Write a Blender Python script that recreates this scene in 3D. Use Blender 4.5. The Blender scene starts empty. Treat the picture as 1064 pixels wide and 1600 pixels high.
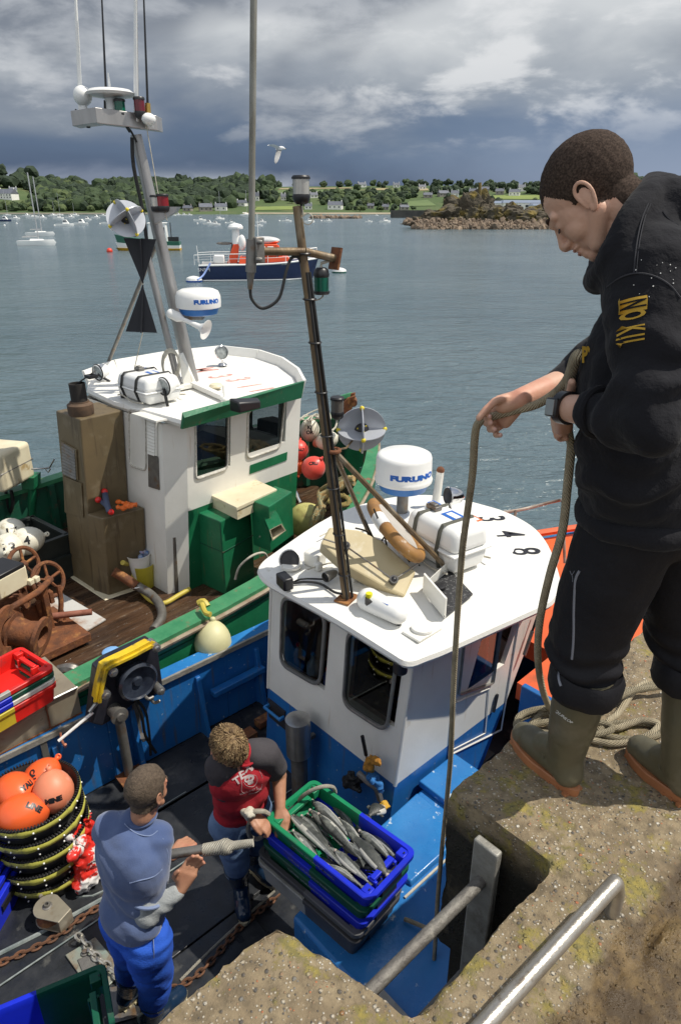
import bpy, bmesh, math, random
from math import radians, sin, cos, pi, atan2, sqrt, tan
from mathutils import Vector, Matrix, Euler, noise
from mathutils.bvhtree import BVHTree
random.seed(7)
SC = bpy.context.scene
COL = SC.collection
V = Vector
I4 = Matrix.Identity(4)
# ---------------------------------------------------------------- camera calibration
FPX, TH, CZ = 1067.0, radians(24), 4.55
def ray(u, v):
    x = (u-532)/FPX; y = -(v-800)/FPX
    return V((x, cos(TH)+y*sin(TH), -sin(TH)+y*cos(TH)))
CUR = I4
def frame(m=None):
    global CUR
    CUR = m if m is not None else I4
def mframe(x, y, deg, z=0): return Matrix.Translation((x, y, z)) @ Matrix.Rotation(radians(deg), 4, 'Z')
def loc(p): return CUR.inverted() @ V(p)
def pz(u, v, z):                     # point of the current frame seen at a spot of the photo, at height z
    r = ray(u, v); k = (z-CZ)/r.z
    return loc((r.x*k, r.y*k, z))
def plane(u, v, p, n):
    r = ray(u, v); P = CUR @ V(p); N = (CUR.to_3x3() @ V(n))
    k = (P-V((0, 0, CZ))).dot(N)/r.dot(N)
    return loc(V((0, 0, CZ))+r*k)
def px(u, v, x): return plane(u, v, (x, 0, 0), (1, 0, 0))
def py(u, v, y): return plane(u, v, (0, y, 0), (0, 1, 0))
def pd(u, v, Y):                     # at world depth Y
    r = ray(u, v); return loc(V((0, 0, CZ))+r*(Y/r.y))
# ---------------------------------------------------------------- materials
def lin(c):
    if isinstance(c, (int, float)): return (c, c, c)
    return c
def mat(name, c, c2=None, s=6, lo=.35, hi=.65, rough=.6, metal=0, bump=0, bs=40, dirt=None, ds=3, dlo=.55, dhi=.7, det=6,
        spec=.5, stretch=None, alpha=None, emit=None, rv=0, coat=0, trans=0, sheen=0, bdist=.01, streak=None, sk=.62):
    m = bpy.data.materials.new(name); m.use_nodes = True
    N = m.node_tree.nodes; L = m.node_tree.links; b = N['Principled BSDF']
    c = lin(c); b.inputs['Base Color'].default_value = (*c, 1)
    b.inputs['Roughness'].default_value = rough; b.inputs['Metallic'].default_value = metal
    b.inputs['Specular IOR Level'].default_value = spec
    if coat: b.inputs['Coat Weight'].default_value = coat; b.inputs['Coat Roughness'].default_value = .1
    if sheen: b.inputs['Sheen Weight'].default_value = sheen
    if trans: b.inputs['Transmission Weight'].default_value = trans
    tc = N.new('ShaderNodeTexCoord'); src = tc.outputs['Object']
    if stretch:
        mp = N.new('ShaderNodeMapping'); mp.inputs['Scale'].default_value = stretch; L.new(src, mp.inputs[0]); src = mp.outputs[0]
    def noi(sc, d=det):
        n = N.new('ShaderNodeTexNoise'); n.inputs['Scale'].default_value = sc; n.inputs['Detail'].default_value = d
        n.inputs['Roughness'].default_value = .6; L.new(src, n.inputs['Vector']); return n.outputs['Fac']
    def ramp(f, a, bb):
        r = N.new('ShaderNodeMapRange'); r.inputs['From Min'].default_value = a; r.inputs['From Max'].default_value = bb
        L.new(f, r.inputs['Value']); return r.outputs['Result']
    def mix(f, a, bb):
        x = N.new('ShaderNodeMix'); x.data_type = 'RGBA'; L.new(f, x.inputs['Factor'])
        for i, k in ((6, a), (7, bb)):
            if isinstance(k, tuple): x.inputs[i].default_value = (*k, 1)
            else: L.new(k, x.inputs[i])
        return x.outputs[2]
    cur = c
    if c2 is None:
        c2 = tuple(x*.82 for x in c)
    cur = mix(ramp(noi(s), lo, hi), cur, lin(c2))
    if dirt is not None: cur = mix(ramp(noi(ds), dlo, dhi), cur, lin(dirt))
    if streak:
        mp2 = N.new('ShaderNodeMapping'); mp2.inputs['Scale'].default_value = (7, 7, .55); L.new(tc.outputs['Object'], mp2.inputs[0]); n2 = N.new('ShaderNodeTexNoise'); n2.inputs['Scale'].default_value = 3; n2.inputs['Detail'].default_value = 5; L.new(mp2.outputs[0], n2.inputs['Vector'])
        cur = mix(ramp(n2.outputs['Fac'], sk, sk+.14), cur, streak)
    L.new(cur, b.inputs['Base Color'])
    if rv:
        rr = N.new('ShaderNodeMapRange'); rr.inputs['To Min'].default_value = max(.02, rough-rv); rr.inputs['To Max'].default_value = min(1, rough+rv)
        rr.inputs['From Min'].default_value = .3; rr.inputs['From Max'].default_value = .7
        L.new(noi(s*2.3), rr.inputs['Value']); L.new(rr.outputs[0], b.inputs['Roughness'])
    if bump:
        bp = N.new('ShaderNodeBump'); bp.inputs['Strength'].default_value = bump; bp.inputs['Distance'].default_value = bdist
        L.new(noi(bs, 4), bp.inputs['Height']); L.new(bp.outputs[0], b.inputs['Normal'])
    if emit: b.inputs['Emission Color'].default_value = (*emit, 1); b.inputs['Emission Strength'].default_value = 1
    m.diffuse_color = (*c, 1)
    return m
def rope_mat(name, c, c2, tw=60):
    m = mat(name, c, c2, s=25, rough=.9, dirt=tuple(x*.55 for x in c), ds=9)
    N = m.node_tree.nodes; L = m.node_tree.links; b = N['Principled BSDF']
    uv = N.new('ShaderNodeTexCoord'); w = N.new('ShaderNodeTexWave'); w.inputs['Scale'].default_value = tw; w.bands_direction = 'DIAGONAL'
    w.inputs['Distortion'].default_value = .4
    L.new(uv.outputs['UV'], w.inputs['Vector']); bp = N.new('ShaderNodeBump'); bp.inputs['Strength'].default_value = .9; bp.inputs['Distance'].default_value = .006
    L.new(w.outputs['Fac'], bp.inputs['Height']); L.new(bp.outputs[0], b.inputs['Normal'])
    return m
# ---------------------------------------------------------------- mesh builder
def cat_rom(pts, k=6, closed=False):
    P = [V(p) for p in pts]; n = len(P); out = []
    if n < 3: return P
    for i in range(n if closed else n-1):
        g = (lambda j: P[j % n]) if closed else (lambda j: P[max(0, min(n-1, j))])
        a, b, c, d = g(i-1), g(i), g(i+1), g(i+2)
        for q in range(k):
            t = q/k
            out.append(.5*((2*b)+(c-a)*t+(2*a-5*b+4*c-d)*t*t+(3*b-a-3*c+d)*t**3))
    if not closed: out.append(P[-1])
    return out
class MB:
    def __init__(s): s.bm = bmesh.new(); s.uv = None
    def faces(s, vs, fs, sm=False, mi=0):
        b = [s.bm.verts.new(v) for v in vs]
        for f in fs:
            try:
                q = s.bm.faces.new([b[i] for i in f]); q.material_index = mi
            except ValueError: pass
        return s
    def box(s, c, size, rz=0, M=None, mi=0):
        c = V(c); R = M if M is not None else Matrix.Rotation(rz, 3, 'Z')
        R = R.to_3x3(); x, y, z = [k/2 for k in size]
        vs = [c+R @ V((i, j, k)) for k in (-z, z) for i, j in ((-x, -y), (x, -y), (x, y), (-x, y))]
        return s.faces(vs, [(3, 2, 1, 0), (4, 5, 6, 7), (0, 1, 5, 4), (1, 2, 6, 5), (2, 3, 7, 6), (3, 0, 4, 7)], mi=mi)
    def hexa(s, bot, top, mi=0):
        n = len(bot); vs = [V(p) for p in bot]+[V(p) for p in top]
        fs = [tuple(range(n-1, -1, -1)), tuple(range(n, 2*n))]+[(i, (i+1) % n, n+(i+1) % n, n+i) for i in range(n)]
        return s.faces(vs, fs, mi=mi)
    def prism(s, poly, z0, z1, mi=0):
        return s.hexa([(p[0], p[1], z0) for p in poly], [(p[0], p[1], z1) for p in poly], mi=mi)
    def slab(s, pts, off, mi=0):      # polygon in space with thickness vector
        off = V(off); return s.hexa([V(p) for p in pts], [V(p)+off for p in pts], mi=mi)
    def loft(s, rings, cap=True, closed=True, mi=0):
        n = len(rings[0]); vs = [V(p) for r in rings for p in r]; fs = []
        for i in range(len(rings)-1):
            for j in range(n if closed else n-1):
                fs.append((i*n+j, i*n+(j+1) % n, (i+1)*n+(j+1) % n, (i+1)*n+j))
        if cap and closed: fs += [tuple(range(n-1, -1, -1)), tuple(range((len(rings)-1)*n, len(rings)*n))]
        return s.faces(vs, fs, mi=mi)
    def tube(s, pts, r, n=8, k=0, closed=False, uvs=False, flat=1, mi=0, twist=0):
        P = cat_rom(pts, k, closed) if k else [V(p) for p in pts]
        m = len(P); rs = r if isinstance(r, (list, tuple)) else [r]
        if len(rs) != m: rs = [rs[min(len(rs)-1, int(i/(m-1)*(len(rs)-1)+1e-6))]*(1-((i/(m-1)*(len(rs)-1)) % 1))+rs[min(len(rs)-1, int(i/(m-1)*(len(rs)-1)+1e-6)+1)]*((i/(m-1)*(len(rs)-1)) % 1) for i in range(m)]
        rings = []; prev = None; ds = [0]
        for i in range(m):
            a = P[(i-1) % m] if closed or i > 0 else P[i]; b = P[(i+1) % m] if closed or i < m-1 else P[i]
            t = (b-a)
            if t.length < 1e-9: t = V((0, 0, 1))
            t.normalize()
            if prev is None: u = t.orthogonal().normalized()
            else:
                u = prev-t*prev.dot(t)
                u = u.normalized() if u.length > 1e-6 else t.orthogonal().normalized()
            w = t.cross(u); prev = u
            rings.append([P[i]+(u*cos(2*pi*j/n+twist*i)+w*sin(2*pi*j/n+twist*i)*flat)*rs[i] for j in range(n)])
            if i: ds.append(ds[-1]+(P[i]-P[i-1]).length)
        base = len(s.bm.verts)
        bv = [[s.bm.verts.new(p) for p in r_] for r_ in rings]
        uvl = s.bm.loops.layers.uv.verify() if uvs else None
        for i in range(m if closed else m-1):
            for j in range(n):
                i2 = (i+1) % m; f = s.bm.faces.new((bv[i][j], bv[i][(j+1) % n], bv[i2][(j+1) % n], bv[i2][j])); f.material_index = mi
                if uvl:
                    d0 = ds[i]; d1 = ds[i2] if i2 else ds[-1]+.01
                    for lp, (uu, vv) in zip(f.loops, ((j/n, d0), ((j+1)/n, d0), ((j+1)/n, d1), (j/n, d1))): lp[uvl].uv = (vv, uu*.12)
        if not closed:
            s.bm.faces.new(bv[0][::-1]).material_index = mi; s.bm.faces.new(bv[-1]).material_index = mi
        return s
    def cyl(s, a, b, r0, r1=None, n=16, mi=0): return s.tube([a, b], [r0, r0 if r1 is None else r1], n=n, mi=mi)
    def lathe(s, prof, M=None, n=20, mi=0, cap=True):     # prof [(r,z)...] in matrix M
        M = M if M is not None else I4
        if not isinstance(M, Matrix): M = Matrix.Translation(M)
        rings = [[M @ V((max(r, 1e-4)*cos(2*pi*j/n), max(r, 1e-4)*sin(2*pi*j/n), z)) for j in range(n)] for r, z in prof]
        return s.loft(rings, cap=cap, mi=mi)
    def sph(s, c, r, n=12, M=None, mi=0):
        r = r if isinstance(r, (tuple, list, Vector)) else (r, r, r)
        R = (M if M is not None else I4).to_3x3(); c = V(c); rings = []
        for i in range(n+1):
            a = -pi/2+pi*i/n; q = max(cos(a), 1e-4)
            rings.append([c+R @ V((r[0]*q*cos(2*pi*j/(2*n)), r[1]*q*sin(2*pi*j/(2*n)), r[2]*sin(a))) for j in range(2*n)])
        return s.loft(rings, mi=mi)
    def torus(s, c, R, r, M=None, n=24, k=8, mi=0):
        M = (M if M is not None else I4).to_3x3(); c = V(c)
        return s.tube([c+M @ V((R*cos(2*pi*i/n), R*sin(2*pi*i/n), 0)) for i in range(n)], r, n=k, closed=True, mi=mi)
    def cap2(s, a, b, ra, rb, n=8, mi=0):        # tapered capsule hull
        a, b = V(a), V(b); d = (b-a)
        if d.length < 1e-6: return s.sph(a, ra, n)
        L = d.length; d.normalize(); u = d.orthogonal().normalized(); w = d.cross(u); rings = []
        for i in range(n//2+1):
            q = -pi/2+(pi/2)*i/(n//2); rings.append((a+d*ra*sin(q), max(ra*cos(q), 1e-4)))
        for i in range(n//2+1):
            q = (pi/2)*i/(n//2); rings.append((b+d*rb*sin(q), max(rb*cos(q), 1e-4)))
        return s.loft([[c+(u*cos(2*pi*j/(2*n))+w*sin(2*pi*j/(2*n)))*r for j in range(2*n)] for c, r in rings], mi=mi)
    def chain(s, pts, L=.05, r=.006, w=.016, mi=0):
        P = cat_rom(pts, 8) if len(pts) > 2 else [V(p) for p in pts]; d = [0]
        for i in range(1, len(P)): d.append(d[-1]+(P[i]-P[i-1]).length)
        def at(x):
            for i in range(1, len(P)):
                if d[i] >= x: return P[i-1].lerp(P[i], (x-d[i-1])/max(1e-9, d[i]-d[i-1]))
            return P[-1]
        step = L*.72; k = 0; x = 0
        while x+L < d[-1]:
            a, b = at(x), at(x+L); t = (b-a).normalized(); sd = t.cross(V((0, 0, 1)))
            sd = sd.normalized() if sd.length > .01 else V((1, 0, 0)); up = sd.cross(t)
            q = sd if k % 2 == 0 else (up*.85+sd*.5).normalized()
            pts2 = []
            for j in range(10):
                an = 2*pi*j/10; pts2.append((a+b)/2+t*cos(an)*L/2+q*sin(an)*w)
            s.tube(pts2, r, n=5, closed=True, mi=mi); x += step; k += 1
        return s
    def ground(s, res): return s
    def xf(s, M): s.bm.transform(M); return s
    def noise(s, amp, sc, seed=0):
        s.bm.normal_update()
        mv = []
        for v in s.bm.verts:
            p = v.co*sc+V((seed*7.3, seed*3.1, seed)); mv.append((v, v.normal*amp*noise.fractal(p, 1, 2, 3)))
        for v, d in mv: v.co += d
        return s
    def mesh(s, name, world=True):
        me = bpy.data.meshes.new(name); s.bm.normal_update(); s.bm.to_mesh(me); s.bm.free(); return me
    def build(s, name, m, parent=None, smooth=38, bevel=0, kind=None, fr='cur', recalc=True, seg=2, label=None):
        F = CUR if fr == 'cur' else (fr or I4)
        root = parent
        while root is not None and root.parent: root = root.parent
        Mi = ROOT[root.name].inverted() if root else I4
        if recalc: bmesh.ops.recalc_face_normals(s.bm, faces=s.bm.faces[:])
        s.bm.transform(Mi @ F)
        me = bpy.data.meshes.new(name); s.bm.to_mesh(me); s.bm.free()
        ms = m if isinstance(m, (list, tuple)) else [m]
        for x in ms: me.materials.append(x)
        if smooth:
            for p in me.polygons: p.use_smooth = True
            me.set_sharp_from_angle(angle=radians(smooth))
        o = bpy.data.objects.new(name, me); COL.objects.link(o)
        if parent: o.parent = parent
        if bevel:
            b = o.modifiers.new('b', 'BEVEL'); b.width = bevel; b.segments = seg; b.limit_method = 'ANGLE'; b.angle_limit = radians(40)
        if kind: o['kind'] = kind
        if label: o['label'] = label
        return o
ROOT = {}
def thing(name, label, cat, p=(0, 0, 0), rz=0, group=None):
    o = bpy.data.objects.new(name, None); COL.objects.link(o); o.empty_display_size = .1
    M = CUR @ Matrix.Translation(V(p)) @ Matrix.Rotation(rz, 4, 'Z')
    o.matrix_world = M; o.location = M.to_translation(); o.rotation_euler = M.to_euler(); ROOT[o.name] = M
    o['label'] = label; o['category'] = cat
    if group: o['group'] = group
    return o
def tag(o, label, cat, group=None):
    o['label'] = label; o['category'] = cat
    if group: o['group'] = group
    # put the origin of a one-mesh thing at its base
    if o.type == 'MESH' and o.parent is None and len(o.data.vertices):
        xs = [v.co for v in o.data.vertices]; lo = [min(c[i] for c in xs) for i in range(3)]; hi = [max(c[i] for c in xs) for i in range(3)]
        c = V(((lo[0]+hi[0])/2, (lo[1]+hi[1])/2, lo[2])); o.data.transform(Matrix.Translation(-c)); o.location = c
    return o
def dup(o, parent=None, M=None, label=None, kids=None):
    c = o.copy(); COL.objects.link(c)
    if parent: c.parent = parent
    if M is not None: c.location = M.to_translation(); c.rotation_euler = M.to_euler(); ROOT[c.name] = M
    if label: c['label'] = label
    for ch in (kids if kids is not None else list(o.children)): dup(ch, c)
    return c
def text_mb(txt, size, bold=False, depth=.002, sx=1, off=0, extr=True):
    cu = bpy.data.curves.new('t', 'FONT'); cu.body = txt; cu.size = size; cu.align_x = 'CENTER'; cu.align_y = 'CENTER'; cu.offset = off
    cu.extrude = depth if extr else 0; cu.resolution_u = 3
    o = bpy.data.objects.new('t', cu); COL.objects.link(o); bpy.context.view_layer.update()
    me = bpy.data.meshes.new_from_object(o.evaluated_get(bpy.context.evaluated_depsgraph_get()))
    bpy.data.objects.remove(o); bpy.data.curves.remove(cu)
    mb = MB(); mb.bm.from_mesh(me); bpy.data.meshes.remove(me)
    bmesh.ops.transform(mb.bm, matrix=Matrix.Diagonal((sx, 1, 1, 1)), verts=mb.bm.verts)
    return mb
def basis(o, x, y):                # matrix from origin, x direction, approx y direction
    x = V(x).normalized(); z = x.cross(V(y)).normalized(); y = z.cross(x)
    return Matrix.Translation(V(o)) @ Matrix((x, y, z)).transposed().to_4x4()
def remesh(mb, vox, smooth_it=4, fac=.5, amp=0, sc=20, seed=0, adapt=0, fnoise=None):
    me = bpy.data.meshes.new('r'); bmesh.ops.recalc_face_normals(mb.bm, faces=mb.bm.faces[:]); mb.bm.to_mesh(me); mb.bm.free()
    o = bpy.data.objects.new('r', me); COL.objects.link(o)
    r = o.modifiers.new('r', 'REMESH'); r.mode = 'VOXEL'; r.voxel_size = vox; r.adaptivity = adapt
    if smooth_it:
        q = o.modifiers.new('s', 'SMOOTH'); q.iterations = smooth_it; q.factor = fac
    bpy.context.view_layer.update()
    m2 = bpy.data.meshes.new_from_object(o.evaluated_get(bpy.context.evaluated_depsgraph_get()))
    bpy.data.objects.remove(o); out = MB(); out.bm.from_mesh(m2); bpy.data.meshes.remove(m2); bpy.data.meshes.remove(me)
    if amp: out.noise(amp, sc, seed)
    if fnoise:
        out.bm.normal_update()
        for v in out.bm.verts: v.co += v.normal*fnoise(v.co)
    return out
def wrap(mb, target_mb, M, depth=.3, off=.002):   # drop a flat lettering (xy plane of M, looking down -z) on a surface
    bv = BVHTree.FromBMesh(target_mb.bm)
    bmesh.ops.subdivide_edges(mb.bm, edges=[e for e in mb.bm.edges if e.calc_length() > .012], cuts=1)
    d = -(M.to_3x3() @ V((0, 0, 1)))
    for v in mb.bm.verts:
        p = M @ V((v.co.x, v.co.y, depth)); h = bv.ray_cast(p, d)
        v.co = (h[0]-d*(off+max(0, v.co.z))) if h[0] else (M @ v.co)
    return mb
# ================================================================ camera, sun, sky
cam = bpy.data.cameras.new('camera'); co = bpy.data.objects.new('camera', cam); COL.objects.link(co); SC.camera = co
cam.sensor_fit = 'VERTICAL'; cam.sensor_height = 36; cam.lens = 36*FPX/1600; cam.clip_start = .05; cam.clip_end = 6000
co.location = (0, 0, CZ); co.rotation_euler = (pi/2-TH, 0, 0)
SUN_AZ, SUN_EL = radians(3), radians(59)      # direction towards the sun, azimuth from +x towards +y
sd = V((cos(SUN_EL)*cos(SUN_AZ), cos(SUN_EL)*sin(SUN_AZ), sin(SUN_EL)))
sl = bpy.data.lights.new('sun', 'SUN'); sl.energy = 4.6; sl.angle = radians(.55); sl.color = (1, .94, .83)
so = bpy.data.objects.new('sun', sl); COL.objects.link(so); so.rotation_euler = sd.to_track_quat('Z', 'Y').to_euler()
w = bpy.data.worlds.new('World'); SC.world = w; w.use_nodes = True
N = w.node_tree.nodes; L = w.node_tree.links; bg = N['Background']
def nn(t, **k):
    n = N.new(t)
    for a, b in k.items(): setattr(n, a, b)
    return n
def mth(op, a, b=None, clamp=False):
    n = N.new('ShaderNodeMath'); n.operation = op; n.use_clamp = clamp
    for i, x in enumerate((a, b)):
        if x is None: continue
        if isinstance(x, (int, float)): n.inputs[i].default_value = x
        else: L.new(x, n.inputs[i])
    return n.outputs[0]
def mr(f, a, b, c=0, d=1):
    n = N.new('ShaderNodeMapRange'); n.interpolation_type = 'SMOOTHSTEP'
    for i, x in enumerate((a, b, c, d)): n.inputs[i+1].default_value = x
    L.new(f, n.inputs[0]); return n.outputs[0]
def mixc(f, a, b):
    x = N.new('ShaderNodeMix'); x.data_type = 'RGBA'
    if isinstance(f, (int, float)): x.inputs['Factor'].default_value = f
    else: L.new(f, x.inputs['Factor'])
    for i, k in ((6, a), (7, b)):
        if isinstance(k, tuple): x.inputs[i].default_value = (*k, 1)
        else: L.new(k, x.inputs[i])
    return x.outputs[2]
sky = nn('ShaderNodeTexSky', sky_type='NISHITA', sun_disc=False); sky.sun_elevation = SUN_EL; sky.sun_rotation = pi/2-SUN_AZ
tc = N.new('ShaderNodeTexCoord'); sp = N.new('ShaderNodeSeparateXYZ'); L.new(tc.outputs['Generated'], sp.inputs[0]); Z = sp.outputs['Z']; X = sp.outputs['X']
mp = N.new('ShaderNodeMapping'); mp.inputs['Scale'].default_value = (1, 1, 2.6); mp.inputs['Location'].default_value = (.37, .1, .2); L.new(tc.outputs['Generated'], mp.inputs[0])
def noi(sc, d=7, rg=.55, dist=.3):
    n = N.new('ShaderNodeTexNoise'); n.inputs['Scale'].default_value = sc; n.inputs['Detail'].default_value = d; n.inputs['Roughness'].default_value = rg
    n.inputs['Distortion'].default_value = dist; L.new(mp.outputs[0], n.inputs['Vector']); return n.outputs['Fac']
n1 = noi(3.3, 8, .5, .5); n2 = noi(9, 8, .55, .2); n3 = noi(2.1, 3, .5)
zz = mth('ADD', Z, mth('MULTIPLY', mth('SUBTRACT', n1, .5), .16)); zz = mth('ADD', zz, mth('MULTIPLY', mth('SUBTRACT', n2, .5), .035))
SK = 11.0        # cloud radiance is given in picture values and divided by the background strength
def cc(r, g, b): return tuple((k/255)**2.2*SK for k in (r, g, b))
c = mixc(mr(zz, .03, .085), cc(64, 80, 108), cc(90, 108, 134))
c = mixc(mr(zz, .08, .135), c, cc(146, 153, 162))
c = mixc(mr(zz, .125, .20), c, cc(200, 203, 205))
c = mixc(mth('MULTIPLY', mr(n2, .49, .66, 0, .85), mr(Z, .05, .12), True), c, cc(218, 219, 220))             # paler tufts
c = mixc(mth('MULTIPLY', mr(n3, .45, .6), mr(Z, .06, .14), True), c, mixc(mr(n2, .4, .6), cc(122, 128, 138), cc(168, 172, 178)))
c = mixc(mth('MULTIPLY', mth('MULTIPLY', mr(X, .22, -.25), mr(zz, .19, .09), True), .6), c, cc(80, 95, 120))
lowm = mth('MULTIPLY', mr(mth('ADD', Z, mth('MULTIPLY', mth('SUBTRACT', n2, .5), .05)), .052, .028), mr(X, .02, -.12), True)
c = mixc(mth('MULTIPLY', lowm, .85), c, mixc(mr(n2, .42, .6), cc(120, 130, 150), cc(190, 196, 204)))
c = mixc(mth('MULTIPLY', mr(X, -.05, .42), mr(Z, .17, .02), True), c, cc(134, 148, 172))
hi = mixc(mr(n3, .42, .6), cc(165, 172, 184), sky.outputs[0])          # high up the cloud opens to blue
c = mixc(mr(Z, .3, .6), c, hi)
c = mixc(.06, c, sky.outputs[0])
Yd = sp.outputs['Y']; c = mixc(mth('MULTIPLY', mr(Yd, .1, -.5), mr(Z, -.05, .1), True), c, mixc(mr(n2, .4, .6), cc(205, 212, 222), cc(240, 242, 244)))      # sunlit cloud behind the camera
L.new(c, bg.inputs['Color']); bg.inputs['Strength'].default_value = .1
SC.view_settings.view_transform = 'Standard'; SC.view_settings.look = 'None'; SC.view_settings.exposure = 0; SC.view_settings.gamma = 1
SC.render.film_transparent = False
try:
    SC.cycles.max_bounces = 8; SC.cycles.transparent_max_bounces = 12; SC.cycles.use_denoising = True; SC.cycles.caustics_reflective = False; SC.cycles.caustics_refractive = False
except Exception: pass
# ================================================================ water
m = mat('water', (.078, .12, .14), (.105, .15, .168), s=.06, rough=.16, spec=.5, lo=.4, hi=.6)
N_ = m.node_tree.nodes; L_ = m.node_tree.links; b_ = N_['Principled BSDF']; t_ = N_.new('ShaderNodeTexCoord')
prev = None
for sc, stg, dist in ((.35, .6, .5), (1.7, .7, .2), (6, .6, .06)):
    mm = N_.new('ShaderNodeMapping'); mm.inputs['Scale'].default_value = (.75, 1.5, 1); mm.inputs['Rotation'].default_value = (0, 0, .35); L_.new(t_.outputs['Object'], mm.inputs[0])
    q = N_.new('ShaderNodeTexNoise'); q.inputs['Scale'].default_value = sc; q.inputs['Detail'].default_value = 5; q.inputs['Distortion'].default_value = .6; L_.new(mm.outputs[0], q.inputs['Vector'])
    bp = N_.new('ShaderNodeBump'); bp.inputs['Strength'].default_value = stg; bp.inputs['Distance'].default_value = dist; L_.new(q.outputs['Fac'], bp.inputs['Height'])
    if prev: L_.new(prev.outputs[0], bp.inputs['Normal'])
    prev = bp
L_.new(prev.outputs[0], b_.inputs['Normal'])
MB().faces([(-2500, -60, 0), (2500, -60, 0), (2500, 3500, 0), (-2500, 3500, 0)], [(0, 1, 2, 3)]).build('water', m, kind='structure', smooth=0)
# ================================================================ far shore
def lerpt(tb, x):
    if x <= tb[0][0]: return tb[0][1]
    for (a, b), (c_, d) in zip(tb, tb[1:]):
        if x <= c_: return b+(d-b)*(x-a)/(c_-a)
    return tb[-1][1]
SKYL = [(-900, 292), (-200, 283), (0, 284), (30, 287), (60, 297), (130, 301), (250, 301), (330, 298), (430, 294), (530, 293), (600, 292), (700, 292), (840, 292), (1100, 294), (1900, 292)]
def H(x, Y):
    u = 532+FPX*x/(Y*.9135)
    va = lerpt(SKYL, u); top = CZ+(325-va)*7.82e-4*900
    t = (Y-572)/(900-572)
    if t < 0: return -2+t*8
    n = noise.noise(V((x*.006, Y*.006, 1)))*.16+noise.noise(V((x*.02, Y*.02, 3)))*.03
    if t <= 1: s = t*t*(3-2*t)*.55+t*.45; return -1+(top+1)*min(1, max(0, s+n*s*(1-t)*2.2))+min(1, t*30)*1.2
    return top+1.2-(Y-900)*.012
def gp(u, v):
    r = ray(u, v); k = 560/r.y; p = None
    while k*r.y < 1150:
        p = V((0, 0, CZ))+r*k
        if p.z <= H(p.x, p.y): return V((p.x, p.y, H(p.x, p.y)))
        k += 1.2/r.y
    Y = 895; x = ray(u, v).x/ray(u, v).y*Y; return V((x, Y, H(x, Y)))
vs = []; fs = []; nx = 170; ys = [560, 572, 576, 582]+[590+i*14 for i in range(24)]+[940, 1000, 1200, 1600]
for j, Y in enumerate(ys):
    for i in range(nx+1):
        x = (-1.6+3.4*i/nx)*Y; vs.append((x, Y, H(x, Y)))
for j in range(len(ys)-1):
    for i in range(nx): fs.append((j*(nx+1)+i, j*(nx+1)+i+1, (j+1)*(nx+1)+i+1, (j+1)*(nx+1)+i))
MH = mat('hill_grass', (.075, .11, .035), (.045, .085, .022), s=.012, rough=.95, dirt=(.12, .13, .05), ds=.03, bump=.6, bs=.5, bdist=1)
MB().faces(vs, fs).build('hills', MH, kind='structure', smooth=60)
def patch(name, pts, m, lift=.35):
    P = []
    (u0, v0), (u1, v1), (u2, v2), (u3, v3) = pts; n = 14; g = []
    for i in range(n+1):
        for j in range(7):
            s, t = i/n, j/6
            u = (u0*(1-s)+u1*s)*(1-t)+(u3*(1-s)+u2*s)*t; v = (v0*(1-s)+v1*s)*(1-t)+(v3*(1-s)+v2*s)*t
            g.append(gp(u, v)+V((0, 0, lift)))
    MB().faces(g, [(i*7+j, (i+1)*7+j, (i+1)*7+j+1, i*7+j+1) for i in range(n) for j in range(6)]).build(name, m, kind='structure', smooth=60)
F1 = mat('field_green', (.12, .17, .06), (.095, .14, .05), s=.05, rough=.95); F2 = mat('field_straw', (.33, .27, .15), (.27, .23, .12), s=.06, rough=.95)
F3 = mat('field_lime', (.19, .24, .06), (.16, .21, .055), s=.05, rough=.95); SND = mat('sand', (.36, .31, .22), (.28, .24, .17), s=.1, rough=.95)
patch('field', [(430, 302), (555, 301), (560, 295.5), (436, 297)], F1); patch('field', [(433, 296.8), (552, 295), (548, 293.6), (440, 294.5)], F2, .5)
patch('field', [(398, 329), (470, 328), (468, 322), (402, 324)], F3); patch('field', [(575, 297.5), (610, 297.5), (607, 294.5), (578, 294.5)], F2)
patch('field', [(628, 323), (682, 322), (668, 313), (640, 315)], F1); patch('field', [(722, 311), (842, 312), (842, 305.5), (728, 306)], F3)
patch('field', [(330, 322), (352, 321), (350, 314), (334, 315)], F3); patch('field', [(636, 298.5), (670, 298), (668, 294.8), (640, 294.8)], F2)
patch('field', [(860, 311), (1064, 312), (1064, 300), (860, 301)], F1)
patch('beach', [(380, 334.6), (640, 335), (640, 332.6), (380, 332.4)], SND, .15); patch('beach', [(-40, 334.8), (235, 335), (230, 333), (-40, 332.6)], mat('shingle', (.2, .19, .15), (.14, .13, .1), s=.2, rough=.95), .15)
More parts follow.
